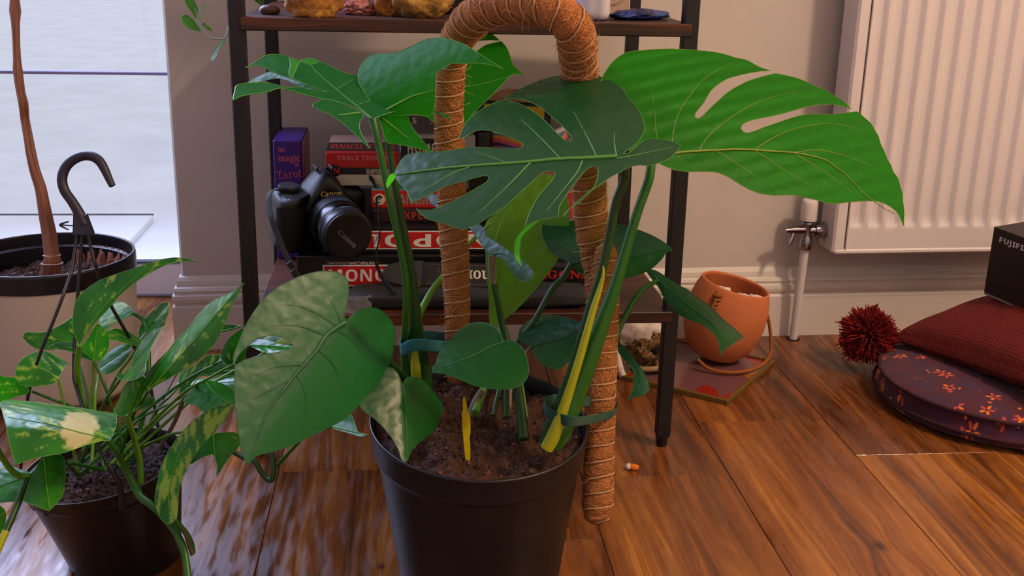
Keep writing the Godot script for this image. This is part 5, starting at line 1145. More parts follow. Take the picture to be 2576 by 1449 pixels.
func shelf_things() -> void:
	var black := mat(Color(0.035, 0.03, 0.04), 0.4)
	var red := mat(Color(0.72, 0.06, 0.05), 0.45)
	var cream := mat(Color(0.80, 0.74, 0.68), 0.55)
	var white := mat(Color(0.86, 0.84, 0.85), 0.5)
	# the purple boxed book against the wall
	var b := thing("book_box", "tall purple boxed book standing at the left end of the lower shelf", "book", place(Vector3(-0.260, 0.2093, -0.343)))
	part("book_spine", box_mesh(Vector3(-0.0235, 0, -0.062), Vector3(0.0205, 0.190, 0.064), 0.002), mat(Color(0.24, 0.07, 0.50), 0.45), b)
	part("book_pages", box_mesh(Vector3(0.0195, 0.002, -0.060), Vector3(0.0225, 0.186, 0.058), 0.0005), mat(Color(0.62, 0.52, 0.58), 0.8), b)
	var pink := mat(Color(0.80, 0.36, 0.46), 0.5)
	words("THE", 0.0065, pink, b, place(Vector3(-0.0105, 0.1745, 0.0642)), 0.0105)
	words("magic", 0.0095, pink, b, place(Vector3(0.0005, 0.1615, 0.0642)), 0.032)
	words("OF", 0.006, pink, b, place(Vector3(0.0115, 0.1515, 0.0642)), 0.0065)
	words("Tarot", 0.0125, pink, b, place(Vector3(0.0, 0.1365, 0.0642), 0, 0, 6.0), 0.038, "Droid Serif", 400, true)
	# boxed property game
	var g1 := game_box("game_box", "black property game box upright print at the bottom left, under the camera", Vector3(-0.235, 0.2093, -0.36), Vector3(0.032, 0.2665, -0.09), black)
	panel(g1, "label_border", Vector3(-0.1985, 0.2215, -0.0905), Vector3(-0.0335, 0.2535, -0.0894), white)
	panel(g1, "label_field", Vector3(-0.1965, 0.2235, -0.0900), Vector3(-0.0355, 0.2515, -0.0890), red)
	words("MONOPOLY", 0.0175, white, g1, place(Vector3(-0.116, 0.2375, -0.0889) - g1.position), 0.152)
	words("• Fast-Dealing Property Trading Game •", 0.0026, cream, g1, place(Vector3(-0.156, 0.2566, -0.0896) - g1.position), 0.072)
	var g2 := game_box("game_box", "black property game box turned upside down, directly on top of another", Vector3(-0.20, 0.2668, -0.37), Vector3(0.155, 0.3045, -0.105), black)
	panel(g2, "label_border", Vector3(-0.182, 0.2725, -0.1055), Vector3(0.142, 0.2995, -0.1044), white)
	panel(g2, "label_field", Vector3(-0.180, 0.2742, -0.1050), Vector3(0.140, 0.2978, -0.1040), red)
	words("MONOPOLY", 0.0185, white, g2, place(Vector3(-0.020, 0.286, -0.1039) - g2.position, 0, 0, 180.0), 0.305)
	var maroon := mat(Color(0.16, 0.04, 0.06), 0.5)
	var g3 := game_box("game_box", "dark maroon game box with dull orange lettering low in the stack", Vector3(-0.128, 0.3047, -0.35), Vector3(0.10, 0.3230, -0.135), maroon)
	words("EXPLODING", 0.0105, mat(Color(0.62, 0.20, 0.10), 0.5), g3, place(Vector3(-0.047, 0.3145, -0.1345) - g3.position), 0.088)
	var teal := mat(Color(0.28, 0.52, 0.52), 0.5)
	var g4 := game_box("game_box", "red fronted game box with teal top and grey block letters in the stack", Vector3(-0.130, 0.3232, -0.36), Vector3(0.002, 0.3495, -0.150), teal)
	panel(g4, "front_label", Vector3(-0.1298, 0.3236, -0.151), Vector3(0.0018, 0.3488, -0.1494), red)
	words("ANIME CHA", 0.0145, mat(Color(0.46, 0.52, 0.50), 0.6), g4, place(Vector3(-0.046, 0.335, -0.1493) - g4.position), 0.090)
	var d := Geo.new()
	d.lathe([Vector2(0.001, 0.0006), Vector2(0.0085, 0.0006), Vector2(0.0085, 0.0)], 24, place(Vector3.ZERO, 0, 90, 0))
	part("emblem_disc", d.mesh(), cream, g4, place(Vector3(-0.1185, 0.3355, -0.1494) - g4.position))
	var curl := []
	for k in 14:
		var a := 0.6 + 4.4 * k / 13.0
		curl.append(Vector3(cos(a) * 0.0045, sin(a) * 0.0045, 0))
	var cg := Geo.new()
	cg.tube(curl, ramp([0.0019, 0.0013, 0.0006], 14), 6)
	part("emblem_arrow", cg.mesh(), black, g4, place(Vector3(-0.1185, 0.3355, -0.1485) - g4.position))
	part("emblem_disc", d.mesh(), cream, g4, place(Vector3(-0.118, 0.3497, -0.178) - g4.position, 0, -90))
	part("emblem_arrow", cg.mesh(), black, g4, place(Vector3(-0.118, 0.3503, -0.178) - g4.position, 0, -90))
	var g5 := game_box("game_box", "red table tennis set box with black bands at the top left of the stack", Vector3(-0.1965, 0.3497, -0.335), Vector3(-0.091, 0.398, -0.180), red)
	panel(g5, "black_band", Vector3(-0.1968, 0.3660, -0.200), Vector3(-0.0907, 0.3765, -0.1795), black)
	panel(g5, "cream_band", Vector3(-0.1968, 0.3497, -0.200), Vector3(-0.0907, 0.3658, -0.1796), cream)
	panel(g5, "top_band", Vector3(-0.1966, 0.3975, -0.266), Vector3(-0.0909, 0.3985, -0.198), black)
	panel(g5, "top_print", Vector3(-0.1966, 0.3974, -0.335), Vector3(-0.0909, 0.3984, -0.267), mat(Color(0.74, 0.58, 0.52), 0.6))
	var redder := mat(Color(0.80, 0.12, 0.08), 0.5)
	words("TABLE TENNIS", 0.036, redder, g5, Transform3D(Basis(Vector3(-1, 0, 0), Vector3(0, 0, 1), Vector3(0, 1, 0)), Vector3(-0.1435, 0.3984, -0.233) - g5.position), 0.098, "Droid Serif")
	words("TABLE TENNIS", 0.0062, mat(Color(0.85, 0.45, 0.42), 0.5), g5, place(Vector3(-0.1425, 0.3905, -0.1797) - g5.position), 0.075)
	for q in [["for a ping-pong game", 0.3735], ["anytime, anywhere", 0.3710], ["includes 2 paddles & balls", 0.3685]]:
		words(q[0], 0.0016, cream, g5, place(Vector3(-0.120, q[1], -0.1793) - g5.position), 0.036)
	part("emblem_disc", d.mesh(), black, g5, place(Vector3(-0.183, 0.3715, -0.1794) - g5.position, 0, 0, 0))
	words("N", 0.0085, redder, g5, place(Vector3(-0.181, 0.3715, -0.1786) - g5.position), 0.008)
	# pale boxes beside it
	var lilac := mat(Color(0.66, 0.62, 0.66), 0.55)
	var navy := mat(Color(0.07, 0.08, 0.16), 0.5)
	var g6 := game_box("game_box", "pale grey game box with a navy label behind the left coir pole", Vector3(-0.088, 0.3497, -0.36), Vector3(0.024, 0.4215, -0.200), lilac)
	panel(g6, "front_label", Vector3(-0.087, 0.3520, -0.201), Vector3(-0.034, 0.4165, -0.1994), navy)
	words("HOME", 0.014, cream, g6, place(Vector3(-0.056, 0.4015, -0.1993) - g6.position), 0.042)
	words("OI", 0.0075, mat(Color(0.42, 0.55, 0.20), 0.5), g6, place(Vector3(-0.025, 0.3985, -0.1998) - g6.position), 0.012)
	var g7 := game_box("game_box", "dark grey game box with pale edges topmost behind the left coir pole", Vector3(-0.090, 0.4217, -0.36), Vector3(0.022, 0.4520, -0.203), mat(Color(0.62, 0.58, 0.60), 0.6))
	panel(g7, "front_label", Vector3(-0.0895, 0.4235, -0.204), Vector3(0.0215, 0.4495, -0.2024), mat(Color(0.30, 0.27, 0.31), 0.6))
	panel(g7, "black_tag", Vector3(-0.080, 0.4345, -0.2030), Vector3(-0.0715, 0.4478, -0.2020), black)
	words("S", 0.008, cream, g7, place(Vector3(-0.0665, 0.4425, -0.2024) - g7.position), 0.006)
	# boxes at the right end of the pile
	var g8 := game_box("game_box", "black fantasy game box with red lettering at the bottom right", Vector3(0.040, 0.2093, -0.33), Vector3(0.186, 0.2663, -0.085), black)
	words("DRAGONS", 0.0115, mat(Color(0.78, 0.07, 0.06), 0.5), g8, place(Vector3(0.130, 0.2385, -0.0845) - g8.position), 0.108, "Droid Serif")
	panel(g8, "grey_band", Vector3(0.0398, 0.2505, -0.095), Vector3(0.1862, 0.2565, -0.0846), mat(Color(0.20, 0.19, 0.20), 0.8))
	words("&", 0.014, mat(Color(0.78, 0.07, 0.06), 0.5), g8, place(Vector3(0.160, 0.2595, -0.0843) - g8.position), 0.012, "Droid Serif")
	var g9 := game_box("game_box", "pink trivia game box with purple stripe behind the big split leaf", Vector3(0.056, 0.3047, -0.33), Vector3(0.168, 0.3860, -0.155), mat(Color(0.72, 0.16, 0.30), 0.5))
	words("MILLENNIAL", 0.0075, mat(Color(0.86, 0.48, 0.50), 0.5), g9, place(Vector3(0.116, 0.3755, -0.1545) - g9.position), 0.066)
	words("TRIVIA GAME", 0.0075, mat(Color(0.86, 0.48, 0.50), 0.5), g9, place(Vector3(0.116, 0.3655, -0.1545) - g9.position), 0.066)
	panel(g9, "purple_band", Vector3(0.0557, 0.3480, -0.170), Vector3(0.1683, 0.3580, -0.1545), mat(Color(0.24, 0.08, 0.30), 0.5))
	panel(g9, "yellow_band", Vector3(0.0557, 0.3440, -0.170), Vector3(0.1683, 0.3478, -0.1545), mat(Color(0.80, 0.55, 0.08), 0.5))
	var g10 := game_box("game_box", "small black card game box with white lettering beside the pink box", Vector3(0.004, 0.3497, -0.32), Vector3(0.052, 0.3860, -0.160), black)
	words("CARDS", 0.005, cream, g10, place(Vector3(0.036, 0.3705, -0.1595) - g10.position), 0.026)
	panel(g10, "teal_edge", Vector3(0.0035, 0.3500, -0.317), Vector3(0.012, 0.3855, -0.1592), mat(Color(0.26, 0.42, 0.42), 0.5))
	# a yellow and black framed box, a dark can and a bright book on top
	var yellow := mat(Color(0.78, 0.62, 0.05), 0.5)
	var g11 := game_box("game_box", "yellow and black cornered game box at the top right of the pile", Vector3(0.052, 0.4282, -0.36), Vector3(0.168, 0.4700, -0.205), black, -22.0)
	part("top_print", box_mesh(Vector3(-0.053, 0.0415, -0.072), Vector3(0.053, 0.0426, 0.072), 0.0), print_tan(), g11)
	for q in [[-0.046, -0.020], [0.014, 0.048]]:
		part("front_panel", box_mesh(Vector3(q[0], 0.004, 0.0770), Vector3(q[1], 0.037, 0.0782), 0.0), yellow, g11)
	for q in [[-0.060, -0.010], [0.010, 0.062]]:
		part("side_panel", box_mesh(Vector3(-0.0588, 0.004, q[0]), Vector3(-0.0576, 0.037, q[1]), 0.0), yellow, g11)
	var can := Geo.new()
	can.lathe([Vector2(0.001, 0), Vector2(0.0145, 0), Vector2(0.0155, 0.002), Vector2(0.0155, 0.038), Vector2(0.0145, 0.041), Vector2(0.001, 0.041)], 28)
	single("dark_can", can.mesh(), mat(Color(0.10, 0.065, 0.08), 0.35), "dark brown round can seen through the split of the big leaf", "can", place(Vector3(0.036, 0.3861, -0.220)))
	var bk := thing("bright_book", "colourful striped book with white pages lying behind the big split leaf", "book", place(Vector3(0.108, 0.3861, -0.260), -24))
	part("cover", box_mesh(Vector3(-0.050, 0.0, -0.060), Vector3(0.056, 0.034, 0.0585), 0.001), print_rainbow(), bk)
	part("pages", box_mesh(Vector3(-0.049, 0.0343, -0.058), Vector3(0.055, 0.0418, 0.056), 0.0005), white, bk)
	strap_and_pouch()
	dslr()
	stones()
	sprig()

func print_tan() -> StandardMaterial3D:
	var m := mat(Color.WHITE, 0.6)
	m.albedo_texture = speckle(131, 0.02, [Color(0.12, 0.09, 0.07), Color(0.60, 0.36, 0.12), Color(0.72, 0.46, 0.14), Color(0.76, 0.58, 0.40)], 2, 128)
	m.uv1_scale = Vector3(6, 6, 6)
	return m

func print_rainbow() -> StandardMaterial3D:
	var im := Image.create(128, 64, true, Image.FORMAT_RGB8)
	var bands := [Color(0.16, 0.12, 0.26), Color(0.80, 0.28, 0.42), Color(0.85, 0.55, 0.15), Color(0.22, 0.45, 0.70), Color(0.26, 0.52, 0.78), Color(0.72, 0.26, 0.46), Color(0.24, 0.48, 0.74), Color(0.12, 0.14, 0.30)]
	for y in 64:
		for x in 128:
			var d := absf(x - 30.0) * 0.35 + (64 - y)
			im.set_pixel(x, y, bands[clampi(int(d / 11.0), 0, 7)])
	im.generate_mipmaps()
	var m := mat(Color.WHITE, 0.4)
	m.albedo_texture = ImageTexture.create_from_image(im)
	m.uv1_scale = Vector3(9.0, -29.0, 1)
	m.uv1_offset = Vector3(0.5, 0, 0)
	return m

func strap_and_pouch() -> void:
	var cloth := mat(Color(0.035, 0.035, 0.055), 0.8)
	cloth.rim_enabled = true
	cloth.rim = 0.3
	var n := noise(141, 18.0, 3)
	var g := Geo.new()
	var f := func(r: int, k: int) -> Array:
		var a := TAU * (k % 32) / 32.0
		var x := lerpf(-0.165, 0.183, r / 24.0)
		var e := sqrt(maxf(0.0, 1.0 - pow(absf(r / 12.0 - 1.0), 14.0)))
		var q := Vector2(signf(cos(a)) * pow(absf(cos(a)), 0.45), signf(sin(a)) * pow(absf(sin(a)), 0.55))
		return [Vector3(x, 0.0125 + q.y * 0.0115 * e, q.x * 0.034 * (0.6 + 0.4 * e)) + Vector3(0, 0.0025, 0.002) * n.get_noise_2d(x, a * 0.05)]
	g.grid(25, 33, f, true)
	g.turn_out(0, Vector3(0, 0.0125, 0))
	single("fabric_pouch", g.mesh(), cloth, "flat dark fabric pouch lying along the front of the lower shelf", "pouch", place(Vector3(0, 0.2088, -0.046)))
	# folded clear plastic on its front
	g = Geo.new()
	g.grid(10, 14, func(r: int, k: int) -> Array:
		var u := k / 13.0
		var w := r / 9.0
		return [Vector3(lerpf(-0.168, -0.128, u) , 0.2100 + 0.0215 * w, -0.0085 + 0.004 * sin(u * PI) - 0.006 * w + 0.0012 * cos(u * 17.0) * w)])
	g.grid(2, 14, func(r: int, k: int) -> Array:
		var u := k / 13.0
		return [Vector3(lerpf(-0.168, -0.128, u), 0.2098 + 0.0022 * r, -0.0055 + 0.004 * sin(u * PI))])
	var clear := mat(Color(0.9, 0.92, 0.95, 0.12), 0.12)
	clear.transparency = BaseMaterial3D.TRANSPARENCY_ALPHA
	single("plastic_wrapper", g.mesh(), clear, "crumpled clear plastic wrapper on the shelf edge above the big round leaf", "wrapper")

func dslr() -> void:
	var o := thing("camera", "black single lens reflex camera with capped lens resting on a game box", "camera", Transform3D(Basis.from_euler(Vector3(deg_to_rad(7.0), deg_to_rad(21.0), deg_to_rad(-2.0))), Vector3(-0.2075, 0.2675, -0.165)))
	var body := mat(Color(0.045, 0.045, 0.058), 0.5)
	body.heightmap_enabled = true
	body.heightmap_texture = rough_map(151, 0.3)
	body.heightmap_scale = 0.01
	var grip := mat(Color(0.03, 0.03, 0.036), 0.85)
	var gloss := mat(Color(0.03, 0.03, 0.038), 0.25)
	# body block with rounded shoulders: outline in plan swept upwards
	var g := Geo.new()
	var rows := [[0.0, 0.97], [0.003, 1.0], [0.070, 1.0], [0.078, 0.985], [0.083, 0.93], [0.084, 0.86]]
	var plan := [Vector2(-0.068, -0.024), Vector2(-0.070, 0.004), Vector2(-0.068, 0.026), Vector2(-0.058, 0.036), Vector2(-0.044, 0.034), Vector2(-0.034, 0.020), Vector2(-0.026, 0.014), Vector2(0.0, 0.014), Vector2(0.040, 0.013), Vector2(0.060, 0.009), Vector2(0.067, 0.0), Vector2(0.067, -0.018), Vector2(0.062, -0.028), Vector2(0.0, -0.032), Vector2(-0.060, -0.030)]
	var ring := []
	for k in plan.size():
		for s in 4:
			var t := s / 4.0
			var a: Vector2 = plan[(k - 1 + plan.size()) % plan.size()]
			var b: Vector2 = plan[k]
			var c: Vector2 = plan[(k + 1) % plan.size()]
			var d: Vector2 = plan[(k + 2) % plan.size()]
			ring.append(0.5 * (2.0 * b + (c - a) * t + (2.0 * a - 5.0 * b + 4.0 * c - d) * t * t + (3.0 * b - a - 3.0 * c + d) * t * t * t))
	var count := ring.size()
	var sweep := func(r: int, k: int) -> Array:
		var q: Vector2 = ring[k % count] * rows[r][1]
		var slope := 1.0 - 0.07 * smoothstep(0.0, 0.07, absf(q.x)) * (1.0 if r > 1 else 0.0)
		return [Vector3(q.x, rows[r][0] * slope, q.y)]
	g.grid(rows.size(), count + 1, sweep, true)
	g.turn_out(0, Vector3(0, 0.04, 0))
	var lid := []
	var low := []
	for k in count:
		var q: Vector2 = ring[k]
		var t: Array = (sweep as Callable).call(rows.size() - 1, k)
		lid.append(t[0])
		low.append(Vector3(q.x, 0, q.y) * 0.97)
	var m0 := g.put(Vector3(0, 0.083, 0), Vector3.UP)
	var m1 := g.put(Vector3(0, 0, 0), Vector3.DOWN)
	for k in count:
		var a := g.put(lid[k], Vector3.UP)
		var b := g.put(lid[(k + 1) % count], Vector3.UP)
		g.tri(m0, a, b)
		var c := g.put(low[k], Vector3.DOWN)
		var d := g.put(low[(k + 1) % count], Vector3.DOWN)
		g.tri(m1, c, d)
	part("camera_body", g.mesh(), body, o)
	part("grip", grip_mesh(), grip, o)
	# viewfinder hump
	g = Geo.new()
	var hump := [[-0.034, 0.062, 0.028, 0.020], [-0.026, 0.082, 0.026, 0.027], [-0.008, 0.104, 0.020, 0.024], [0.004, 0.110, 0.018, 0.019], [0.016, 0.104, 0.020, 0.024], [0.034, 0.080, 0.026, 0.027], [0.042, 0.062, 0.028, 0.020]]
	g.grid(7, 9, func(r: int, k: int) -> Array:
		var h: Array = hump[r]
		var p := [Vector3(h[0], 0.055, h[3] - 0.002), Vector3(h[0], h[1] * 0.82, h[3]), Vector3(h[0], h[1] * 0.93, h[3] - 0.003), Vector3(h[0], h[1], h[2] * 0.35), Vector3(h[0], h[1], 0.0), Vector3(h[0], h[1] * 0.995, -0.015), Vector3(h[0], h[1] * 0.96, -0.028), Vector3(h[0], h[1] * 0.8, -0.034), Vector3(h[0], 0.055, -0.034)]
		return [p[k]])
	g.turn_out(0, Vector3(0.004, 0.06, 0))
	part("viewfinder_hump", g.mesh(), body, o)
	part("hot_shoe", box_mesh(Vector3(-0.009, 0.1085, -0.022), Vector3(-0.006, 0.114, -0.002), 0.0006), body, o)
	part("hot_shoe", box_mesh(Vector3(0.014, 0.1085, -0.022), Vector3(0.017, 0.114, -0.002), 0.0006), body, o)
	words("Canon", 0.0075, mat(Color(0.82, 0.66, 0.44), 0.4), o, Transform3D(Basis.from_euler(Vector3(deg_to_rad(-7), 0, 0)), Vector3(0.0055, 0.0835, 0.0262)), 0.031, "Droid Serif")
	# mode dial, command wheel, shutter button
	g = Geo.new()
	g.lathe([Vector2(0.001, 0.0), Vector2(0.0150, 0.0), Vector2(0.0150, 0.0075), Vector2(0.0142, 0.0085), Vector2(0.0142, 0.0085), Vector2(0.001, 0.0085)], 40)
	part("mode_dial", g.mesh(), mat(Color(0.16, 0.16, 0.21), 0.4), o, place(Vector3(-0.047, 0.079, -0.010)))
	g = Geo.new()
	for k in 26:
		var a := PI * k / 25.0
		g.box(Vector3(-0.004, -0.0007, 0.0), Vector3(0.004, 0.0007, 0.0015), 0.0002, Transform3D(Basis.from_euler(Vector3(a - PI * 0.5, 0, 0)), Vector3(0, 0.006 * sin(a), 0.006 * cos(a))))
	part("command_wheel", g.mesh(), mat(Color(0.10, 0.10, 0.13), 0.5), o, place(Vector3(-0.053, 0.074, 0.014)))
	g = Geo.new()
	g.lathe([Vector2(0.001, 0.004), Vector2(0.0055, 0.0036), Vector2(0.0066, 0.002), Vector2(0.0066, 0.0)], 24)
	part("shutter_button", g.mesh(), mat(Color(0.45, 0.43, 0.47), 0.25, 0.7), o, place(Vector3(-0.052, 0.0745, 0.028), 0, 30))
	# lens: mount, ribbed zoom ring, focus ring, front rim and cap
	var lens_at := place(Vector3(0.010, 0.045, 0.013), 0, 0, 0)
	g = Geo.new()
	var to_front := Basis.from_euler(Vector3(PI * 0.5, 0, 0))
	g.lathe([Vector2(0.040, 0.0), Vector2(0.040, 0.006), Vector2(0.036, 0.010), Vector2(0.036, 0.014), Vector2(0.0365, 0.016)], 56, Transform3D(to_front, Vector3.ZERO))
	g.lathe([Vector2(0.0365, 0.040), Vector2(0.0370, 0.043), Vector2(0.0370, 0.055), Vector2(0.0345, 0.058), Vector2(0.0345, 0.061)], 56, Transform3D(to_front, Vector3.ZERO))
	var barrel := part("lens_barrel", g.mesh(), gloss, o, lens_at)
	g = Geo.new()
	for k in 96:
		var a := TAU * k / 96.0
		g.box(Vector3(-0.0008, 0.0365, 0.016), Vector3(0.0008, 0.0383, 0.040), 0.0003, Transform3D(Basis.from_euler(Vector3(0, 0, a)), Vector3.ZERO))
	g.lathe([Vector2(0.0368, 0.0155), Vector2(0.0368, 0.0405)], 64, Transform3D(to_front, Vector3.ZERO))
	part("zoom_ring", g.mesh(), mat(Color(0.10, 0.105, 0.13), 0.55), barrel)
	g = Geo.new()
	for k in 120:
		var a := TAU * k / 120.0
		g.box(Vector3(-0.0005, 0.0355, 0.061), Vector3(0.0005, 0.0366, 0.066), 0.0002, Transform3D(Basis.from_euler(Vector3(0, 0, a)), Vector3.ZERO))
	g.lathe([Vector2(0.0356, 0.0608), Vector2(0.0356, 0.0668), Vector2(0.0362, 0.0675), Vector2(0.0362, 0.0785), Vector2(0.0352, 0.080), Vector2(0.0335, 0.0802)], 64, Transform3D(to_front, Vector3.ZERO))
	part("focus_ring", g.mesh(), mat(Color(0.13, 0.14, 0.18), 0.35), barrel)
	g = Geo.new()
	g.lathe([Vector2(0.0345, 0.0785), Vector2(0.0345, 0.083), Vector2(0.0335, 0.0845), Vector2(0.030, 0.0848), Vector2(0.029, 0.0842), Vector2(0.001, 0.0842)], 56, Transform3D(to_front, Vector3.ZERO))
	var cap := part("lens_cap", g.mesh(), mat(Color(0.022, 0.022, 0.027), 0.5), barrel)
	words("Canon", 0.0072, mat(Color(0.42, 0.40, 0.40), 0.5), o, lens_at * Transform3D(Basis.from_euler(Vector3(0, 0, deg_to_rad(-44))), Vector3(-0.002, -0.004, 0.0847)), 0.036, "Droid Serif")
	# strap: from the left lug down to the buckle, from the right lug over to the padded length
	var webbing := mat(Color(0.05, 0.05, 0.065), 0.7)
	var strap := func(called: String, pts: Array, half: float, lead: Vector3) -> MeshInstance3D:
		var p := smooth(pts, 7)
		var inv := o.transform.affine_inverse()
		for k in p.size():
			p[k] = inv * p[k]
		var sg := Geo.new()
		sg.tube(p, [0.0007], 10, true, half / 0.0007, inv.basis * lead)
		return part(called, sg.mesh(), webbing, o)
	(strap as Callable).call("strap", [Vector3(-0.2622, 0.3511, -0.1405), Vector3(-0.2684, 0.3542, -0.1263), Vector3(-0.2723, 0.3488, -0.1144), Vector3(-0.2718, 0.336, -0.0999), Vector3(-0.2668, 0.3226, -0.0847), Vector3(-0.2581, 0.3028, -0.0724), Vector3(-0.249, 0.2833, -0.0601), Vector3(-0.2398, 0.268, -0.0492), Vector3(-0.2334, 0.2602, -0.0408), Vector3(-0.2292, 0.2487, -0.0316), Vector3(-0.2245, 0.2321, -0.0207)], 0.0042, Vector3(0.75, 0.15, 0.4))
	(strap as Callable).call("strap", [Vector3(-0.148, 0.3509, -0.1867), Vector3(-0.1401, 0.3605, -0.1837), Vector3(-0.1306, 0.3601, -0.1773), Vector3(-0.1246, 0.3511, -0.1634), Vector3(-0.1222, 0.3339, -0.1473), Vector3(-0.1208, 0.3127, -0.1247), Vector3(-0.1178, 0.2946, -0.103), Vector3(-0.1205, 0.2809, -0.0885), Vector3(-0.1236, 0.2687, -0.0693), Vector3(-0.1173, 0.2544, -0.0484), Vector3(-0.1062, 0.2416, -0.0275), Vector3(-0.0969, 0.2344, -0.0138)], 0.0042, Vector3(0.8, 0.2, 0.3))
	var inv := o.transform.affine_inverse()
	for q in [Vector3(-0.2379, 0.2658, -0.0451), Vector3(-0.232, 0.2569, -0.0365)]:
		part("strap_buckle", box_mesh(Vector3(-0.0065, -0.0045, -0.0025), Vector3(0.0065, 0.0045, 0.0025), 0.001), webbing, o, inv * Transform3D(Basis.from_euler(Vector3(0, 0.3, -0.9)), q))
	# padded part with its lettering, lying on the pouch
	var pad := Geo.new()
	pad.box(Vector3(-0.105, -0.0185, -0.0014), Vector3(0.090, 0.0185, 0.0014), 0.0012)
	var lie := Transform3D(Basis.from_euler(Vector3(deg_to_rad(-38), deg_to_rad(-2), deg_to_rad(-1.5))), Vector3(0.018, 0.2465, -0.0565))
	var p := part("strap_pad", pad.mesh(), mat(Color(0.03, 0.03, 0.04), 0.8), o, inv * lie)
	part("pad_end", leather_end(), mat(Color(0.07, 0.07, 0.09), 0.6), o, inv * lie * place(Vector3(-0.101, -0.001, 0.0024)))
	words("Canon", 0.0165, mat(Color(0.80, 0.76, 0.70), 0.7), o, inv * lie * Transform3D(Basis.from_euler(Vector3(0, 0, PI)), Vector3(0.014, -0.001, 0.0016)), 0.062, "Droid Serif")
	var thread := Geo.new()
	for y in [-0.0145, 0.0145]:
		for k in 46:
			var x := -0.070 + k * 0.0034
			thread.tube([Vector3(x, y - 0.0006, 0.0016), Vector3(x + 0.0024, y + 0.0006, 0.0016)], [0.00035], 5)
	part("stitching", thread.mesh(), mat(Color(0.45, 0.44, 0.46), 0.8), p)

func grip_mesh() -> ArrayMesh:
	var g := Geo.new()
	g.grid(7, 12, func(r: int, k: int) -> Array:
		var y := lerpf(0.006, 0.066, r / 6.0)
		var t := k / 11.0
		var a := lerpf(deg_to_rad(200.0), deg_to_rad(20.0), t)
		return [Vector3(-0.053 + 0.0195 * cos(a), y, 0.020 + 0.0185 * absf(sin(a)) * (0.9 + 0.1 * sin(r * 0.5)))])
	g.turn_out(0, Vector3(-0.053, 0.035, 0.015))
	return g.mesh()

func leather_end() -> ArrayMesh:
	var g := Geo.new()
	var top := [Vector2(-0.030, -0.008), Vector2(-0.022, -0.013), Vector2(0.004, -0.0195), Vector2(0.024, -0.0195), Vector2(0.026, 0.0195), Vector2(0.0, 0.0195), Vector2(-0.022, 0.013), Vector2(-0.030, 0.006)]
	var f := []
	var b := []
	for q in top:
		f.append(Vector3(q.x, q.y, 0.0012))
		b.append(Vector3(q.x, q.y, -0.0012))
	g.flat(f, Vector3.ZERO)
	g.flat(b, Vector3.ZERO)
	for k in top.size():
		var j := (k + 1) % top.size()
		g.flat([f[k], f[j], b[j], b[k]], Vector3.ZERO)
	return g.mesh()

func rock_mat(seed_: int, colors: Array, rough := 0.75) -> StandardMaterial3D:
	var m := mat(Color.WHITE, rough)
	m.albedo_texture = speckle(seed_, 0.012, colors, 5)
	m.uv1_triplanar = true
	m.uv1_scale = Vector3(9, 9, 9)
	m.heightmap_enabled = true
	m.heightmap_texture = rough_map(seed_ + 1, 0.03, 5)
	m.heightmap_scale = 0.3
	return m

func rock(called: String, label: String, at: Vector3, size: Vector3, seed_: int, m: Material, rough := 0.35, freq := 1.6, yaw := 0.0, category := "stone") -> void:
	var g := Geo.new()
	var n := noise(seed_, 1.0, 4)
	g.blob(Vector3(0, size.y * 0.72, 0), size, n, rough, freq, 26, 36, -0.72)
	single(called, g.mesh(), m, label, category, place(at, yaw), "stones kept on the upper shelf" if category == "stone" else "")

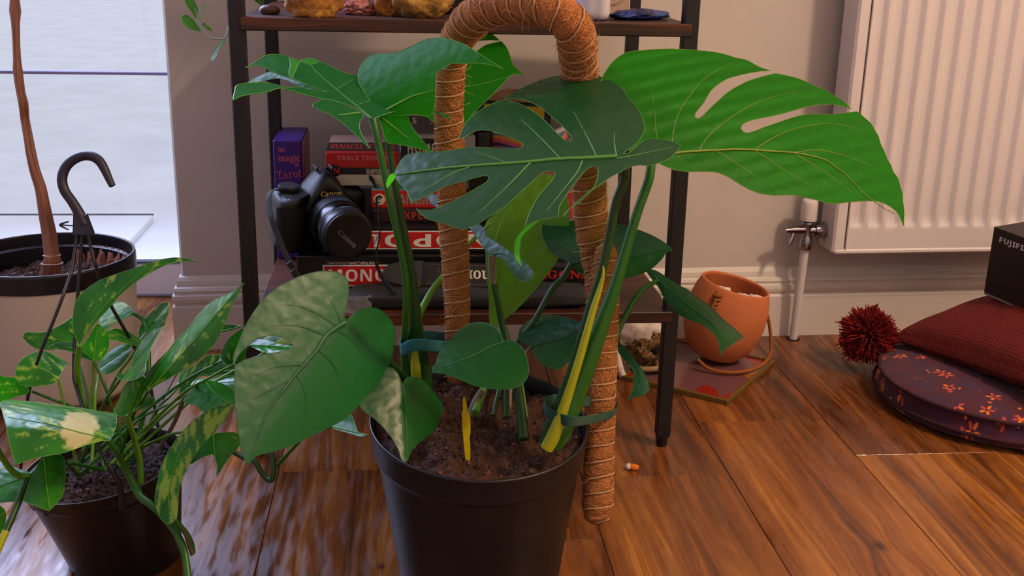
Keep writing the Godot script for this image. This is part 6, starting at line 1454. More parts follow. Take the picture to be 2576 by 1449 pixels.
func stones() -> void:
	var y := 0.6016
	rock("pebble", "smooth brown oval pebble at the left end of the upper shelf", Vector3(-0.254, y, -0.055), Vector3(0.0135, 0.0075, 0.009), 3, mat(Color(0.36, 0.23, 0.17), 0.4), 0.06)
	var amber := [Color(0.30, 0.17, 0.06), Color(0.58, 0.36, 0.12), Color(0.78, 0.55, 0.24), Color(0.86, 0.70, 0.44)]
	rock("amber_rock", "blocky amber rock next to the brown pebble on the upper shelf", Vector3(-0.194, y, -0.024), Vector3(0.036, 0.034, 0.026), 11, rock_mat(201, amber), 0.28, 1.2)
	rock("pink_stone", "small knobbly pink and white stone between the amber rocks", Vector3(-0.140, y, -0.080), Vector3(0.0215, 0.0125, 0.012), 23, rock_mat(203, [Color(0.52, 0.24, 0.18), Color(0.72, 0.46, 0.44), Color(0.84, 0.72, 0.70)]), 0.5, 2.4)
	rock("amber_rock", "tall golden brown rock just right of the small pink stone", Vector3(-0.095, y, -0.075), Vector3(0.026, 0.036, 0.020), 31, rock_mat(205, [Color(0.40, 0.20, 0.06), Color(0.66, 0.38, 0.12), Color(0.80, 0.58, 0.26)]), 0.35, 1.5)
	rock("amber_rock", "widest golden grey rock, left of the coir arch", Vector3(-0.058, y, -0.045), Vector3(0.038, 0.037, 0.026), 41, rock_mat(207, [Color(0.30, 0.22, 0.12), Color(0.52, 0.38, 0.16), Color(0.74, 0.55, 0.22), Color(0.80, 0.68, 0.46)]), 0.32, 1.4)
	rock("grey_stone", "plain grey stone half hidden behind the pink one", Vector3(-0.116, y, -0.125), Vector3(0.016, 0.014, 0.012), 43, rock_mat(209, [Color(0.36, 0.34, 0.38), Color(0.50, 0.48, 0.52)]), 0.2, 1.5)
	rock("blue_stone", "flat dark blue stone with brown specks at the right end of the shelf", Vector3(0.238, y, -0.080), Vector3(0.047, 0.0082, 0.024), 53, rock_mat(211, [Color(0.04, 0.04, 0.10), Color(0.08, 0.14, 0.36), Color(0.10, 0.26, 0.62), Color(0.55, 0.36, 0.20)], 0.35), 0.16, 1.6, 24.0)
	# a red book, a black box and pale things at the back
	var r := thing("red_book", "red book lying behind the small pink stone", "book", place(Vector3(-0.150, y, -0.20)))
	part("cover", box_mesh(Vector3(-0.020, 0, -0.05), Vector3(0.022, 0.06, 0.05), 0.001), mat(Color(0.70, 0.05, 0.07), 0.5), r)
	part("spine_band", box_mesh(Vector3(0.022, 0, -0.05), Vector3(0.060, 0.055, 0.048), 0.001), mat(Color(0.16, 0.07, 0.10), 0.5), r)
	single("black_box", box_mesh(Vector3(-0.030, 0, -0.03), Vector3(0.030, 0.05, 0.03), 0.002), mat(Color(0.04, 0.035, 0.04), 0.4), "small black box behind the widest golden rock", "box", place(Vector3(-0.012, y, -0.15)))
	var g := Geo.new()
	g.lathe([Vector2(0.001, 0.0), Vector2(0.0155, 0.0), Vector2(0.0205, 0.003), Vector2(0.0225, 0.010), Vector2(0.0225, 0.06), Vector2(0.020, 0.066), Vector2(0.001, 0.066)], 32)
	var soft := mat(Color(0.84, 0.82, 0.86), 0.5)
	soft.albedo_texture = speckle(221, 0.012, [Color(0.72, 0.74, 0.80), Color.WHITE, Color.WHITE], 2)
	single("white_jar", g.mesh(), soft, "white rounded jar right of the coir arch on the upper shelf", "jar", place(Vector3(0.1685, y, -0.052)))
	var card := thing("patterned_card", "cream card with an orange ornament standing behind the blue stone", "card", place(Vector3(0.2115, y, -0.17)))
	part("card_sheet", box_mesh(Vector3(-0.0285, 0, -0.004), Vector3(0.0270, 0.075, 0.0), 0.0006), mat(Color(0.72, 0.63, 0.55), 0.7), card)
	part("card_edge", box_mesh(Vector3(0.0272, 0, -0.012), Vector3(0.0300, 0.078, 0.0), 0.0004), mat(Color(0.82, 0.76, 0.70), 0.7), card)
	g = Geo.new()
	var orn := []
	for k in 48:
		var a := TAU * k / 48.0
		orn.append(Vector3((0.0165 + 0.0012 * cos(a * 12.0)) * cos(a), 0.0105 * sin(a) * (1.0 + 0.12 * cos(a * 8.0)), 0.0))
	var mid := g.put(Vector3.ZERO, Vector3.BACK)
	var first := g.v.size()
	for q in orn:
		g.put(q, Vector3.BACK)
	for k in 48:
		g.tri(mid, first + k, first + (k + 1) % 48)
	var orange := mat(Color(0.72, 0.42, 0.22), 0.6)
	part("ornament", g.mesh(), orange, card, place(Vector3(-0.001, 0.030, 0.0006)))
	for q in [0.0215, 0.0245]:
		var ring := []
		for k in 49:
			var a := TAU * k / 48.0
			ring.append(Vector3(cos(a) * q * 1.05, sin(a) * q * 0.72, 0.0006))
		var rg := Geo.new()
		rg.tube(ring, [0.0003], 5, false)
		part("ornament_ring", rg.mesh(), mat(Color(0.58, 0.48, 0.40), 0.7), card, place(Vector3(-0.001, 0.030, 0.0)))

func sprig() -> void:
	var o := thing("trailing_sprig", "small pale sprig with oval leaves hanging left of the rack's upper shelf", "houseplant", place(Vector3(-0.30, 0.6016, -0.35)))
	var G := [Color(0.05, 0.16, 0.02), Color(0.10, 0.30, 0.03), Color(0.2, 0.4, 0.05), Color(0.5, 0.5, 0.3)]
	var pale := mat(Color(0.56, 0.62, 0.62), 0.6)
	leaf(o, "leaf", M.pothos_bright, M.vein_lime, Vector3(-0.3966, 0.5556, -0.365), Vector3(-0.82964, 0.50382, -0.24055), Vector3(-0.4464, -0.33987, 0.82778), [0, -0.003, 0, 0, 0, 0.03629, 0.01388], [-5, 8, 75, 71, 190, 94, 303, 62, 369, -8, 382, -95, 388, -278, 249, -198, 106, -71], [0, 0, 18.1, 0, 36.3, 0], [], {"greens": G, "step": 0.003, "midrib": 0.0005, "rim": 0.0003, "fleck": 0.0, "seed": 1})
	leaf(o, "leaf", M.pothos_pale, M.vein_lime, Vector3(-0.4026, 0.5745, -0.3715), Vector3(-0.53343, 0.79085, -0.30001), Vector3(-0.53614, -0.04179, 0.8431), [0, -0.003, 0, 0, 0, 0.0332, 0.01784], [0, 0, 129, 32, 262, 35, 375, -16, 380, -163, 322, -256, 191, -196], [0, 0, 16.6, -0, 33.2, -0], [], {"greens": G, "step": 0.003, "midrib": 0.0005, "rim": 0.0003, "fleck": 0.0, "seed": 2})
	leaf(o, "leaf", M.pothos_pale, M.vein_lime, Vector3(-0.3983, 0.5728, -0.3705), Vector3(0.48939, 0.84545, -0.21381), Vector3(-0.31059, -0.06013, -0.94864), [0, -0.003, 0, 0, 0, 0.02554, 0.04716], [-14, -4, 98, 501, 185, 472, 260, 434, 255, 0, 213, -51, 180, 342, 87, 185], [-0, -0, 12.8, -0, 25.5, 0], [], {"greens": G, "step": 0.003, "midrib": 0.0005, "rim": 0.0003, "fleck": 0.0, "seed": 3})
	leaf(o, "leaf", M.pothos_pale, M.vein_lime, Vector3(-0.394, 0.5664, -0.3681), Vector3(0.78832, -0.56039, 0.25399), Vector3(0.38102, 0.12053, -0.91668), [0, -0.003, 0, 0, 0, 0.01947, 0.01096], [4, -17, -13, 81, 57, 76, 124, 106, 195, 0, 146, -40, 60, -29], [0, 0, 9.7, 0, 19.5, -0], [], {"greens": G, "step": 0.003, "midrib": 0.0005, "rim": 0.0003, "fleck": 0.0, "seed": 4})
	leaf(o, "leaf", M.pothos_bright, M.vein_lime, Vector3(-0.3596, 0.5434, -0.3575), Vector3(-0.52035, -0.82885, 0.20552), Vector3(0.49169, -0.09402, 0.86568), [0, -0.003, 0, 0, 0, 0.03839, 0.01753], [-8, 5, 62, -235, 172, -226, 288, -178, 367, -67, 387, 20, 306, 52, 161, 23], [-0, 0, 19.2, -0, 38.4, -0], [], {"greens": G, "step": 0.003, "midrib": 0.0005, "rim": 0.0003, "fleck": 0.0, "seed": 5})
	leaf(o, "leaf", M.pothos_bright, M.vein_lime, Vector3(-0.3019, 0.5933, -0.3987), Vector3(-0.69898, 0.65977, -0.27591), Vector3(-0.70868, -0.69077, 0.14354), [0, -0.003, 0, 0, 0, 0.02141, 0.00446], [-9, 0, 78, 35, 180, 44, 234, 18, 167, -36, 73, -45], [0, 0, 10.7, -0, 21.4, 0], [], {"greens": G, "step": 0.003, "midrib": 0.0005, "rim": 0.0003, "fleck": 0.0, "seed": 6})
	stem(o, "stem", pale, [Vector3(-0.4056, 0.5892, -0.3763), Vector3(-0.4014, 0.5763, -0.3719), Vector3(-0.3977, 0.5669, -0.3686), Vector3(-0.3923, 0.5551, -0.3644), Vector3(-0.3843, 0.5482, -0.3614), Vector3(-0.3782, 0.5442, -0.3596), Vector3(-0.3695, 0.5438, -0.3586), Vector3(-0.3621, 0.544, -0.3579), Vector3(-0.3578, 0.5476, -0.3586), Vector3(-0.354, 0.5595, -0.3619), Vector3(-0.3486, 0.578, -0.3776), Vector3(-0.3421, 0.5888, -0.4014)], [0.93, 1.24, 1.55, 1.86, 1.86, 1.55, 1.24, 1.24, 1.55, 1.86, 1.87, 1.89], 9)
	stem(o, "stem", pale, [Vector3(-0.3019, 0.5933, -0.3987), Vector3(-0.2981, 0.588, -0.4072), Vector3(-0.3032, 0.5803, -0.4106)], [1.58, 1.59, 1.59], 9)

# ---------------------------------------------------------------- things on the floor and the wall
func floor_things() -> void:
	radiator()
	terracotta()
	skull()
	cushions()
	var g := Geo.new()
	var n := noise(301, 1.0, 3)
	g.blob(Vector3(0, 0.004, 0), Vector3(0.0085, 0.0048, 0.0052), n, 0.3, 2.0, 12, 16, -0.8)
	var crumb := thing("food_crumb", "single orange and white crumb on the floor right of the coir pole", "crumb", place(Vector3(0.232, 0.0, 0.068), -12))
	part("crumb", g.mesh(), mat(Color(0.86, 0.46, 0.08), 0.7), crumb)
	g = Geo.new()
	g.blob(Vector3(-0.0065, 0.0046, 0.0005), Vector3(0.0046, 0.0046, 0.0048), n, 0.3, 2.5, 10, 14, -0.8)
	part("crumb_tip", g.mesh(), mat(Color(0.85, 0.82, 0.78), 0.8), crumb)
	lamp_stand()

func radiator() -> void:
	var o := thing("radiator", "white panel radiator with vertical flutes on the wall at right", "radiator", wall_turned(Vector3(1.9, 0.18, -0.016)))
	# local x from -0.81 (its left end) to 0.8; z out of the wall
	var w: Material = M.white_metal
	var g := Geo.new()
	var xs := -0.784
	var pitch := 0.0333
	g.grid(9, 24 * 8 + 1, func(r: int, k: int) -> Array:
		var x: float = xs + pitch * k / 8.0
		var ph := fposmod(k / 8.0, 1.0)
		var dip := smoothstep(0.10, 0.30, ph) * (1.0 - smoothstep(0.70, 0.90, ph))
		var ys := [0.006, 0.044, 0.050, 0.058, 0.070, 0.3, 0.52, 0.55, 0.58]
		var on := smoothstep(0.046, 0.060, ys[r]) * (1.0 - smoothstep(0.53, 0.56, ys[r]))
		return [Vector3(x, ys[r], 0.0905 - 0.0065 * dip * on)])
	for k in g.n.size():
		if g.n[k].z < 0.0: g.n[k] = -g.n[k]
	part("front_panel", g.mesh(), w, o)
	part("bottom_rail", box_mesh(Vector3(-0.803, -0.001, 0.055), Vector3(0.03, 0.009, 0.093), 0.003), w, o)
	part("top_grille", box_mesh(Vector3(-0.803, 0.578, 0.025), Vector3(0.03, 0.598, 0.093), 0.003), w, o)
	part("side_cover", box_mesh(Vector3(-0.807, 0.0, 0.028), Vector3(-0.7835, 0.598, 0.0915), 0.004), w, o)
	part("back_panel", box_mesh(Vector3(-0.79, 0.005, 0.028), Vector3(0.03, 0.58, 0.045), 0.002), w, o)
	part("frame_edge", box_mesh(Vector3(-0.7838, 0.004, 0.0895), Vector3(-0.7822, 0.595, 0.0925), 0.0), mat(Color(0.66, 0.62, 0.62), 0.5), o)
	# pipe and valve
	var v := thing("radiator_valve", "chrome radiator valve with white cap and drain cock on a white pipe", "valve", wall_turned(Vector3(1.0605, 0.0, 0.020)))
	var pipe := Geo.new()
	pipe.tube([Vector3(0, 0.0, 0), Vector3(0, 0.19, 0.012)], [0.0078], 16)
	part("pipe", pipe.mesh(), M.white_metal, v)
	g = Geo.new()
	g.lathe([Vector2(0.001, 0.178), Vector2(0.011, 0.178), Vector2(0.0125, 0.181), Vector2(0.0125, 0.196), Vector2(0.0095, 0.199), Vector2(0.0095, 0.204), Vector2(0.0085, 0.206), Vector2(0.0085, 0.222), Vector2(0.011, 0.224), Vector2(0.011, 0.232), Vector2(0.001, 0.232)], 20, place(Vector3(0, 0, 0.013)))
	g.tube([Vector3(0.0, 0.213, 0.013), Vector3(0.018, 0.213, 0.013)], [0.0085], 14)
	g.tube([Vector3(0.014, 0.213, 0.013), Vector3(0.020, 0.213, 0.013), Vector3(0.0205, 0.213, 0.013), Vector3(0.030, 0.213, 0.013), Vector3(0.0305, 0.213, 0.013), Vector3(0.034, 0.213, 0.013)], [0.012, 0.0145, 0.0155, 0.0165, 0.0165, 0.014], 10)
	g.tube([Vector3(-0.006, 0.2145, 0.013), Vector3(-0.030, 0.2145, 0.015), Vector3(-0.0305, 0.2145, 0.015), Vector3(-0.036, 0.2145, 0.0155), Vector3(-0.0365, 0.2145, 0.0155), Vector3(-0.042, 0.214, 0.016)], [0.0072, 0.0072, 0.0055, 0.0055, 0.0045, 0.0042], 14)
	part("valve_body", g.mesh(), M.chrome, v)
	g = Geo.new()
	g.tube([Vector3(-0.027, 0.211, 0.016), Vector3(-0.030, 0.204, 0.019), Vector3(-0.033, 0.198, 0.0215), Vector3(-0.0335, 0.197, 0.022), Vector3(-0.037, 0.190, 0.0245)], [0.0042, 0.0042, 0.005, 0.004, 0.0042], 12)
	part("drain_spout", g.mesh(), M.chrome, v)
	g = Geo.new()
	g.lathe([Vector2(0.0135, 0.2315), Vector2(0.0148, 0.233), Vector2(0.0148, 0.262), Vector2(0.0138, 0.268), Vector2(0.0115, 0.2705), Vector2(0.001, 0.2708)], 20, place(Vector3(0, 0, 0.013)))
	part("valve_cap", g.mesh(), M.white_metal, v)
	g = Geo.new()
	g.lathe([Vector2(0.012, 0.0008), Vector2(0.0125, 0.0012), Vector2(0.0082, 0.0016)], 18)
	part("floor_hole", g.mesh(), mat(Color(0.05, 0.035, 0.03), 0.9), v)

func terracotta() -> void:
	# the framed picture on the floor under it
	var corner := Vector3(0.428, 0.0, -0.148)
	var right := (Vector3(0.563, 0, -0.324) - corner).normalized()
	var left := Vector3(right.z, 0, -right.x).normalized()
	if left.x > 0.0: left = -left
	var f := thing("framed_picture", "small gold framed print lying on the floor under the orange pot", "picture", Transform3D(Basis(right, Vector3.UP, right.cross(Vector3.UP)), corner))
	# local: x along the right-hand side, -z along the left-hand side
	var side := 0.222
	var back := 0.19
	var gold := mat(Color(0.40, 0.30, 0.10), 0.45)
	var sgn := signf(f.transform.basis.z.dot(left))
	for q in [[Vector3(0, 0, 0), Vector3(side, 0.009, 0.006)], [Vector3(0, 0, 0.006), Vector3(0.006, 0.009, back - 0.006)], [Vector3(side - 0.006, 0, 0.006), Vector3(side, 0.009, back - 0.006)], [Vector3(0, 0, back - 0.006), Vector3(side, 0.009, back)]]:
		var lo: Vector3 = q[0]
		var hi: Vector3 = q[1]
		if sgn < 0.0:
			var z := lo.z
			lo.z = -hi.z
			hi.z = -z
		part("frame_bar", box_mesh(lo, hi, 0.001), gold, f)
	var im := Image.create(128, 128, true, Image.FORMAT_RGB8)
	var n := noise(311, 0.03, 2)
	for y in 128:
		for x in 128:
			var c := Color(0.42, 0.28, 0.30)
			for q in [[0.52, 0.30, 0.20, 0.10, 0.5, Color(0.55, 0.12, 0.09)], [0.62, 0.52, 0.22, 0.09, -0.4, Color(0.60, 0.15, 0.10)], [0.14, 0.44, 0.12, 0.07, 0.2, Color(0.60, 0.36, 0.16)], [0.85, 0.75, 0.14, 0.06, 0.9, Color(0.48, 0.36, 0.34)]]:
				var d := (Vector2(x / 128.0 - q[0], y / 128.0 - q[1])).rotated(q[4])
				if Vector2(d.x / q[2], d.y / q[3]).length() < 1.0 + 0.2 * n.get_noise_2d(x * 3, y * 3): c = q[5]
			im.set_pixel(x, y, c)
	im.generate_mipmaps()
	var art := mat(Color.WHITE, 0.22)
	art.albedo_texture = ImageTexture.create_from_image(im)
	art.uv1_scale = Vector3(1.0 / side, 1.0 / back, 1)
	var z0 := 0.006 if sgn > 0.0 else -back + 0.006
	part("print_under_glass", box_mesh(Vector3(0.006, 0.001, z0), Vector3(side - 0.006, 0.006, z0 + back - 0.012), 0.0), art, f)
	# the round pot
	var tilt := Basis.from_euler(Vector3(deg_to_rad(7.0), deg_to_rad(20.0), deg_to_rad(-11.0)))
	var o := thing("terracotta_pot", "round orange terracotta pot leaning on the floor right of the rack", "pot", Transform3D(tilt, Vector3(0.4555, 0.0125, -0.345)))
	var clay := mat(Color(0.80, 0.47, 0.29), 0.75)
	clay.albedo_texture = speckle(321, 0.01, [Color(0.92, 0.90, 0.88), Color.WHITE], 3)
	var g := Geo.new()
	g.lathe([Vector2(0.001, 0.001), Vector2(0.030, -0.001), Vector2(0.042, 0.004), Vector2(0.056, 0.020), Vector2(0.066, 0.043), Vector2(0.0705, 0.070), Vector2(0.0695, 0.095), Vector2(0.0655, 0.117), Vector2(0.0605, 0.131), Vector2(0.0595, 0.1345), Vector2(0.0575, 0.136), Vector2(0.0555, 0.134), Vector2(0.0560, 0.130), Vector2(0.0615, 0.115), Vector2(0.0655, 0.095), Vector2(0.066, 0.070), Vector2(0.056, 0.035), Vector2(0.030, 0.018), Vector2(0.001, 0.016)], 64)
	part("pot_body", g.mesh(), clay, o)
	var n2 := noise(331, 1.0, 3)
	for q in [Vector3(-0.022, 0.108, 0.020), Vector3(0.012, 0.112, 0.012), Vector3(0.034, 0.116, 0.022), Vector3(-0.002, 0.108, -0.025)]:
		g = Geo.new()
		g.blob(q, Vector3(0.017, 0.010, 0.013), n2, 0.6, 3.0, 12, 16)
		part("white_tuft", g.mesh(), mat(Color(0.86, 0.80, 0.80), 0.9), o)
	# its jute hanger: a knot at the rim, a loop on the floor
	var jute := mat(Color(0.66, 0.40, 0.16), 0.9)
	jute.albedo_texture = speckle(341, 0.08, [Color(0.7, 0.6, 0.5), Color.WHITE], 3)
	var inv := o.transform.affine_inverse()
	var rope := [Vector3(0.5211, 0.1178, -0.336), Vector3(0.5349, 0.106, -0.3362), Vector3(0.5476, 0.082, -0.338), Vector3(0.5555, 0.0457, -0.3364), Vector3(0.5516, 0.0174, -0.3227), Vector3(0.5174, 0.0125, -0.2808), Vector3(0.4727, 0.0125, -0.259), Vector3(0.434, 0.0137, -0.2703), Vector3(0.4133, 0.0257, -0.2866)]
	var p := smooth(rope, 8)
	for k in p.size(): p[k] = inv * p[k]
	g = Geo.new()
	g.tube(p, [0.0030], 8)
	part("rope", g.mesh(), jute, o)
	g = Geo.new()
	var knot := []
	for k in 30:
		var a := k * 0.75
		knot.append(Vector3(-0.056 + 0.006 * cos(a), 0.126 - 0.0009 * k, 0.030 + 0.006 * sin(a)))
	g.tube(smooth(knot, 3), [0.0028], 8)
	part("rope_knot", g.mesh(), jute, o)
	g = Geo.new()
	g.tube(smooth([Vector3(-0.056, 0.128, 0.026), Vector3(-0.062, 0.115, 0.034), Vector3(-0.0655, 0.098, 0.036), Vector3(-0.064, 0.082, 0.040)], 5), [0.0026], 8)
	part("rope", g.mesh(), jute, o)
	# scrap of paper behind
	g = Geo.new()
	g.blob(Vector3(0, 0.006, 0), Vector3(0.016, 0.008, 0.010), n2, 0.5, 1.8, 10, 14, -0.7)
	single("paper_scrap", g.mesh(), mat(Color(0.78, 0.66, 0.54), 0.9), "crumpled cream paper scrap on the floor behind the orange pot", "paper", place(Vector3(0.517, 0.0, -0.385)))

func skull() -> void:
	var o := thing("animal_skull", "weathered white animal skull lying on the floor under the rack", "skull", place(Vector3(0.325, 0, -0.315), -18, 0, 0))
	var bone := mat(Color(0.80, 0.76, 0.74), 0.7)
	bone.albedo_texture = speckle(351, 0.015, [Color(0.80, 0.74, 0.68), Color.WHITE, Color.WHITE], 3)
	bone.uv1_triplanar = true
	bone.uv1_scale = Vector3(12, 12, 12)
	var n := noise(361, 1.0, 4)
	var g := Geo.new()
	g.blob(Vector3(-0.012, 0.072, 0.0), Vector3(0.050, 0.036, 0.040), n, 0.14, 1.4, 24, 34)
	part("cranium", g.mesh(), bone, o)
	g = Geo.new()
	g.blob(Vector3(0.006, 0.046, 0.010), Vector3(0.046, 0.036, 0.034), n, 0.42, 3.2, 34, 48)
	var rough := mat(Color.WHITE, 0.95)
	rough.albedo_texture = speckle(371, 0.05, [Color(0.20, 0.13, 0.07), Color(0.48, 0.35, 0.20), Color(0.70, 0.60, 0.46)], 4)
	rough.uv1_triplanar = true
	rough.uv1_scale = Vector3(14, 14, 14)
	rough.heightmap_enabled = true
	rough.heightmap_texture = rough_map(372, 0.06)
	rough.heightmap_scale = 0.5
	part("porous_bone", g.mesh(), rough, o)
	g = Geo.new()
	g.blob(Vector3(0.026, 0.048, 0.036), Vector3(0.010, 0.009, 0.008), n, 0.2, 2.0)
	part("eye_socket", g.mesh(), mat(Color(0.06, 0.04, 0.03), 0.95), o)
	g = Geo.new()
	g.tube(smooth([Vector3(0.020, 0.083, 0.018), Vector3(0.034, 0.079, 0.022), Vector3(0.044, 0.069, 0.018)], 5), [0.006, 0.0045, 0.0035], 9)
	part("brow_ridge", g.mesh(), bone, o)
	g = Geo.new()
	g.tube(smooth([Vector3(-0.044, 0.056, 0.024), Vector3(-0.040, 0.034, 0.040), Vector3(-0.032, 0.016, 0.054), Vector3(-0.026, 0.006, 0.062)], 5), [0.012, 0.011, 0.010, 0.006], 10)
	part("muzzle_bone", g.mesh(), bone, o)
	g = Geo.new()
	g.tube(smooth([Vector3(-0.02, 0.014, 0.03), Vector3(0.01, 0.016, 0.044), Vector3(0.04, 0.022, 0.034), Vector3(0.052, 0.040, 0.014)], 5), [0.005, 0.006, 0.006, 0.005], 9)
	part("jaw_arch", g.mesh(), mat(Color(0.62, 0.50, 0.36), 0.8), o)

func cushions() -> void:
	# round floor cushion with a paisley print
	var o := thing("floor_cushion", "round purple floor cushion with orange and pink flower print", "cushion", place(Vector3(0.884, 0, -0.138)))
	var im := Image.create(512, 512, true, Image.FORMAT_RGB8)
	im.fill(Color(0.30, 0.05, 0.14))
	var n := noise(401, 0.012, 3)
	for y in 512:
		for x in 512:
			var t := n.get_noise_2d(x, y)
			im.set_pixel(x, y, Color(0.29, 0.05, 0.14).lerp(Color(0.22, 0.10, 0.24), clampf(0.5 + t * 1.2, 0, 1)))
	var rng := RandomNumberGenerator.new()
	rng.seed = 77
	for k in 95:
		var c := Vector2(rng.randf() * 512, rng.randf() * 512)
		var kind := k % 4
		var turn := rng.randf() * TAU
		var petals := 5 if kind == 0 else 3 if kind == 1 else 1
		for q in petals:
			var a := turn + q * TAU / 5.0
			var col := Color(0.84, 0.44, 0.10) if (q + k) % 2 == 0 else Color(0.68, 0.24, 0.26)
			if kind == 3: col = Color(0.36, 0.24, 0.42)
			dab(im, c + Vector2.from_angle(a) * (13.0 if petals > 1 else 0.0), 9.0 if petals > 1 else rng.randf_range(3.0, 7.0), 4.5 if petals > 1 else rng.randf_range(3.0, 5.0), a, col)
	im.generate_mipmaps()
	var cloth := mat(Color.WHITE, 0.85)
	cloth.albedo_texture = ImageTexture.create_from_image(im)
	cloth.rim_enabled = true
	cloth.rim = 0.2
	var wrinkle := noise(411, 1.0, 3)
	var g := Geo.new()
	var prof := [Vector2(0.10, 0.0), Vector2(0.185, 0.001), Vector2(0.197, 0.006), Vector2(0.201, 0.014), Vector2(0.203, 0.017), Vector2(0.203, 0.020), Vector2(0.1985, 0.022), Vector2(0.199, 0.030), Vector2(0.195, 0.041), Vector2(0.197, 0.044), Vector2(0.197, 0.0465), Vector2(0.191, 0.048), Vector2(0.170, 0.056), Vector2(0.12, 0.062), Vector2(0.06, 0.064), Vector2(0.001, 0.064)]
	g.grid(prof.size(), 121, func(r: int, k: int) -> Array:
		var a := TAU * (k % 120) / 120.0
		var q: Vector2 = prof[r]
		var w := 0.0035 * wrinkle.get_noise_3d(cos(a) * 9.0, sin(a) * 9.0, q.y * 40.0)
		var rad := q.x + (w if q.x > 0.15 else 0.0)
		return [Vector3(rad * cos(a), maxf(0.0, q.y + (w * 0.5 if r > 5 else 0.0)), rad * sin(a)), Vector2(rad * cos(a), rad * sin(a)) * 3.4 * (1.0 + (0.064 - q.y) * 2.6) + Vector2(0.5, 0.5)], true)
	g.turn_out(0, Vector3(0, 0.03, 0))
	part("cushion_cover", g.mesh(), cloth, o)
	for q in [[0.2045, 0.0185], [0.1985, 0.0455]]:
		var ring := []
		for k in 97:
			var a := TAU * k / 96.0
			var w := 0.0035 * wrinkle.get_noise_3d(cos(a) * 9.0, sin(a) * 9.0, q[1] * 40.0)
			ring.append(Vector3((q[0] + w) * cos(a), q[1], (q[0] + w) * sin(a)))
		var rg := Geo.new()
		rg.tube(ring, [0.003], 7, false)
		part("piping", rg.mesh(), mat(Color(0.20, 0.04, 0.10), 0.9), o)
	# square knitted cushion on it
	var corner := Vector3(0.742, 0.066, -0.272)
	var e1 := Vector3(0.30, 0.085, 0.95).normalized()
	var e2 := Vector3(0.93, 0.13, -0.30).normalized()
	var up := e1.cross(e2).normalized()
	if up.y < 0.0: up = -up
	var s := 0.36
	var r := thing("knitted_cushion", "dark red knitted cushion with a pompom corner on top of the purple one", "cushion", place(corner + (e1 + e2) * s * 0.5))
	var knit := mat(Color(0.50, 0.035, 0.03), 0.95)
	knit.rim_enabled = true
	knit.rim = 0.35
	knit.rim_tint = 0.8
	var ki := Image.create(64, 64, true, Image.FORMAT_L8)
	for y in 64:
		for x in 64:
			var u := fposmod(x / 16.0 + (floorf(y / 16.0)) * 0.5, 1.0)
			var v := fposmod(y / 16.0, 1.0)
			ki.set_pixel(x, y, Color.from_hsv(0, 0, clampf(sin(PI * u) * (0.45 + 0.55 * sin(PI * v)), 0, 1)))
	ki.generate_mipmaps()
	knit.heightmap_enabled = true
	knit.heightmap_texture = ImageTexture.create_from_image(ki)
	knit.heightmap_scale = 0.35
	knit.uv1_scale = Vector3(18, 18, 1)
	var col := speckle(421, 0.03, [Color(0.75, 0.75, 0.75), Color.WHITE], 3)
	knit.albedo_texture = col
	for half in [1.0, -1.0]:
		var kg := Geo.new()
		kg.grid(41, 41, func(a: int, b: int) -> Array:
			var u := a / 20.0 - 1.0
			var v := b / 20.0 - 1.0
			var rim_ := pow(maxf(0.0, (1.0 - pow(absf(u), 2.6)) * (1.0 - pow(absf(v), 2.6))), 0.42)
			var pin := 1.0 - 0.05 * (1.0 - u * u * v * v)
			var q: Vector3 = (e1 * u + e2 * v) * s * 0.5 * pin + up * half * rim_ * (0.062 if half > 0.0 else 0.034)
			q += up * half * 0.002 * sin((u * 20.0 + v * 6.0)) * rim_
			return [q, Vector2(u, v) * 0.5 + Vector2(0.5, 0.5)])
		for k in kg.n.size():
			if kg.n[k].dot(up) * half < 0.0: kg.n[k] = -kg.n[k]
		part("cushion_front" if half > 0.0 else "cushion_back", kg.mesh(), knit, r)
	# pompom: yarn ends all round a knot
	var yarn := Geo.new()
	rng.seed = 5
	var pc := Vector3(0.712, 0.066, -0.290) - r.position
	for k in 1500:
		var d := Vector3(rng.randfn(), rng.randfn(), rng.randfn()).normalized()
		var long := rng.randf_range(0.041, 0.050) * (1.0 + 0.1 * sin(d.x * 9.0 + d.y * 7.0))
		if pc.y + r.position.y + d.y * long < 0.004: long *= 0.6
		yarn.tint = Color(0.40, 0.02, 0.02).lerp(Color(0.62, 0.06, 0.05), rng.randf()).srgb_to_linear()
		var bend := Vector3(rng.randfn(), rng.randfn(), rng.randfn()) * 0.004
		yarn.tube([pc + d * 0.006, pc + d * long * 0.6 + bend * 0.5, pc + d * long + bend], [0.0012, 0.0013, 0.0010], 4)
	M.yarn = tinted(0.95)
	var pp := part("pompom", yarn.mesh(), M.yarn, r)
	pp.set_meta("kind", "stuff")
	# camera maker's black box on top
	var bx := thing("black_carton", "matte black camera carton standing on the red knitted cushion", "box", Transform3D(Basis.from_euler(Vector3(deg_to_rad(3), deg_to_rad(-72), deg_to_rad(-3))), Vector3(0.8765, 0.1555, -0.236)))
	part("carton_lid", box_mesh(Vector3(0.0, 0.004, -0.16), Vector3(0.16, 0.118, 0.0), 0.001), mat(Color(0.03, 0.028, 0.034), 0.45), bx)
	part("carton_base", box_mesh(Vector3(0.001, 0.0, -0.159), Vector3(0.159, 0.0045, -0.0004), 0.0005), mat(Color(0.50, 0.48, 0.50), 0.6), bx)
	words("FUJIFILM", 0.0085, mat(Color(0.82, 0.80, 0.84), 0.5), bx, place(Vector3(0.052, 0.101, 0.0004)), 0.072)

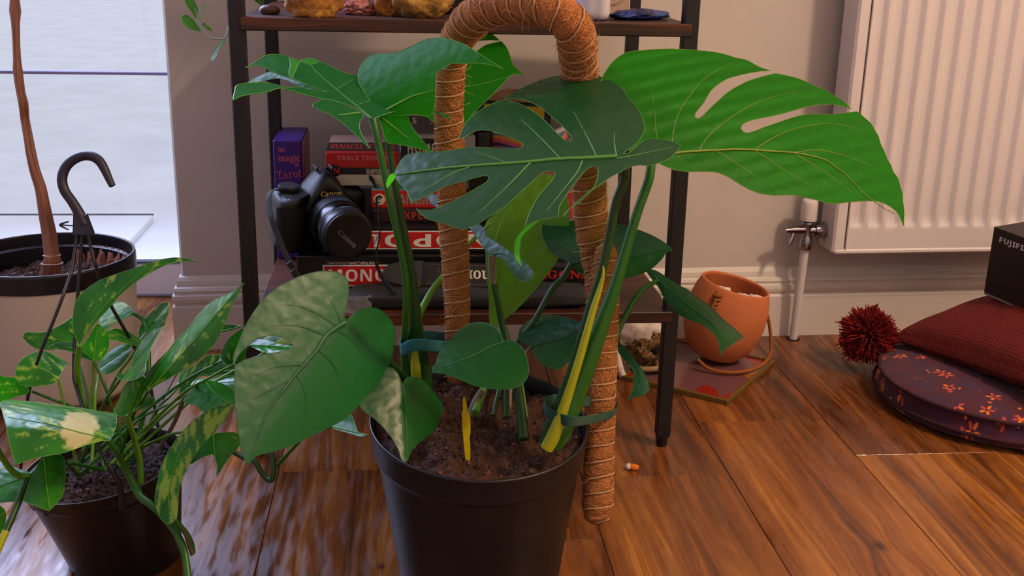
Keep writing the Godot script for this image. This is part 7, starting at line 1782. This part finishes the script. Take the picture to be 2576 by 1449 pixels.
func dab(im: Image, c: Vector2, a: float, b: float, turn: float, col: Color) -> void:
	var w := int(maxf(a, b)) + 1
	for y in range(-w, w + 1):
		for x in range(-w, w + 1):
			var d := Vector2(x, y).rotated(-turn)
			if Vector2(d.x / a, d.y / b).length() < 1.0:
				im.set_pixel(posmod(int(c.x) + x, im.get_width()), posmod(int(c.y) + y, im.get_height()), col)

func lamp_stand() -> void:
	pass
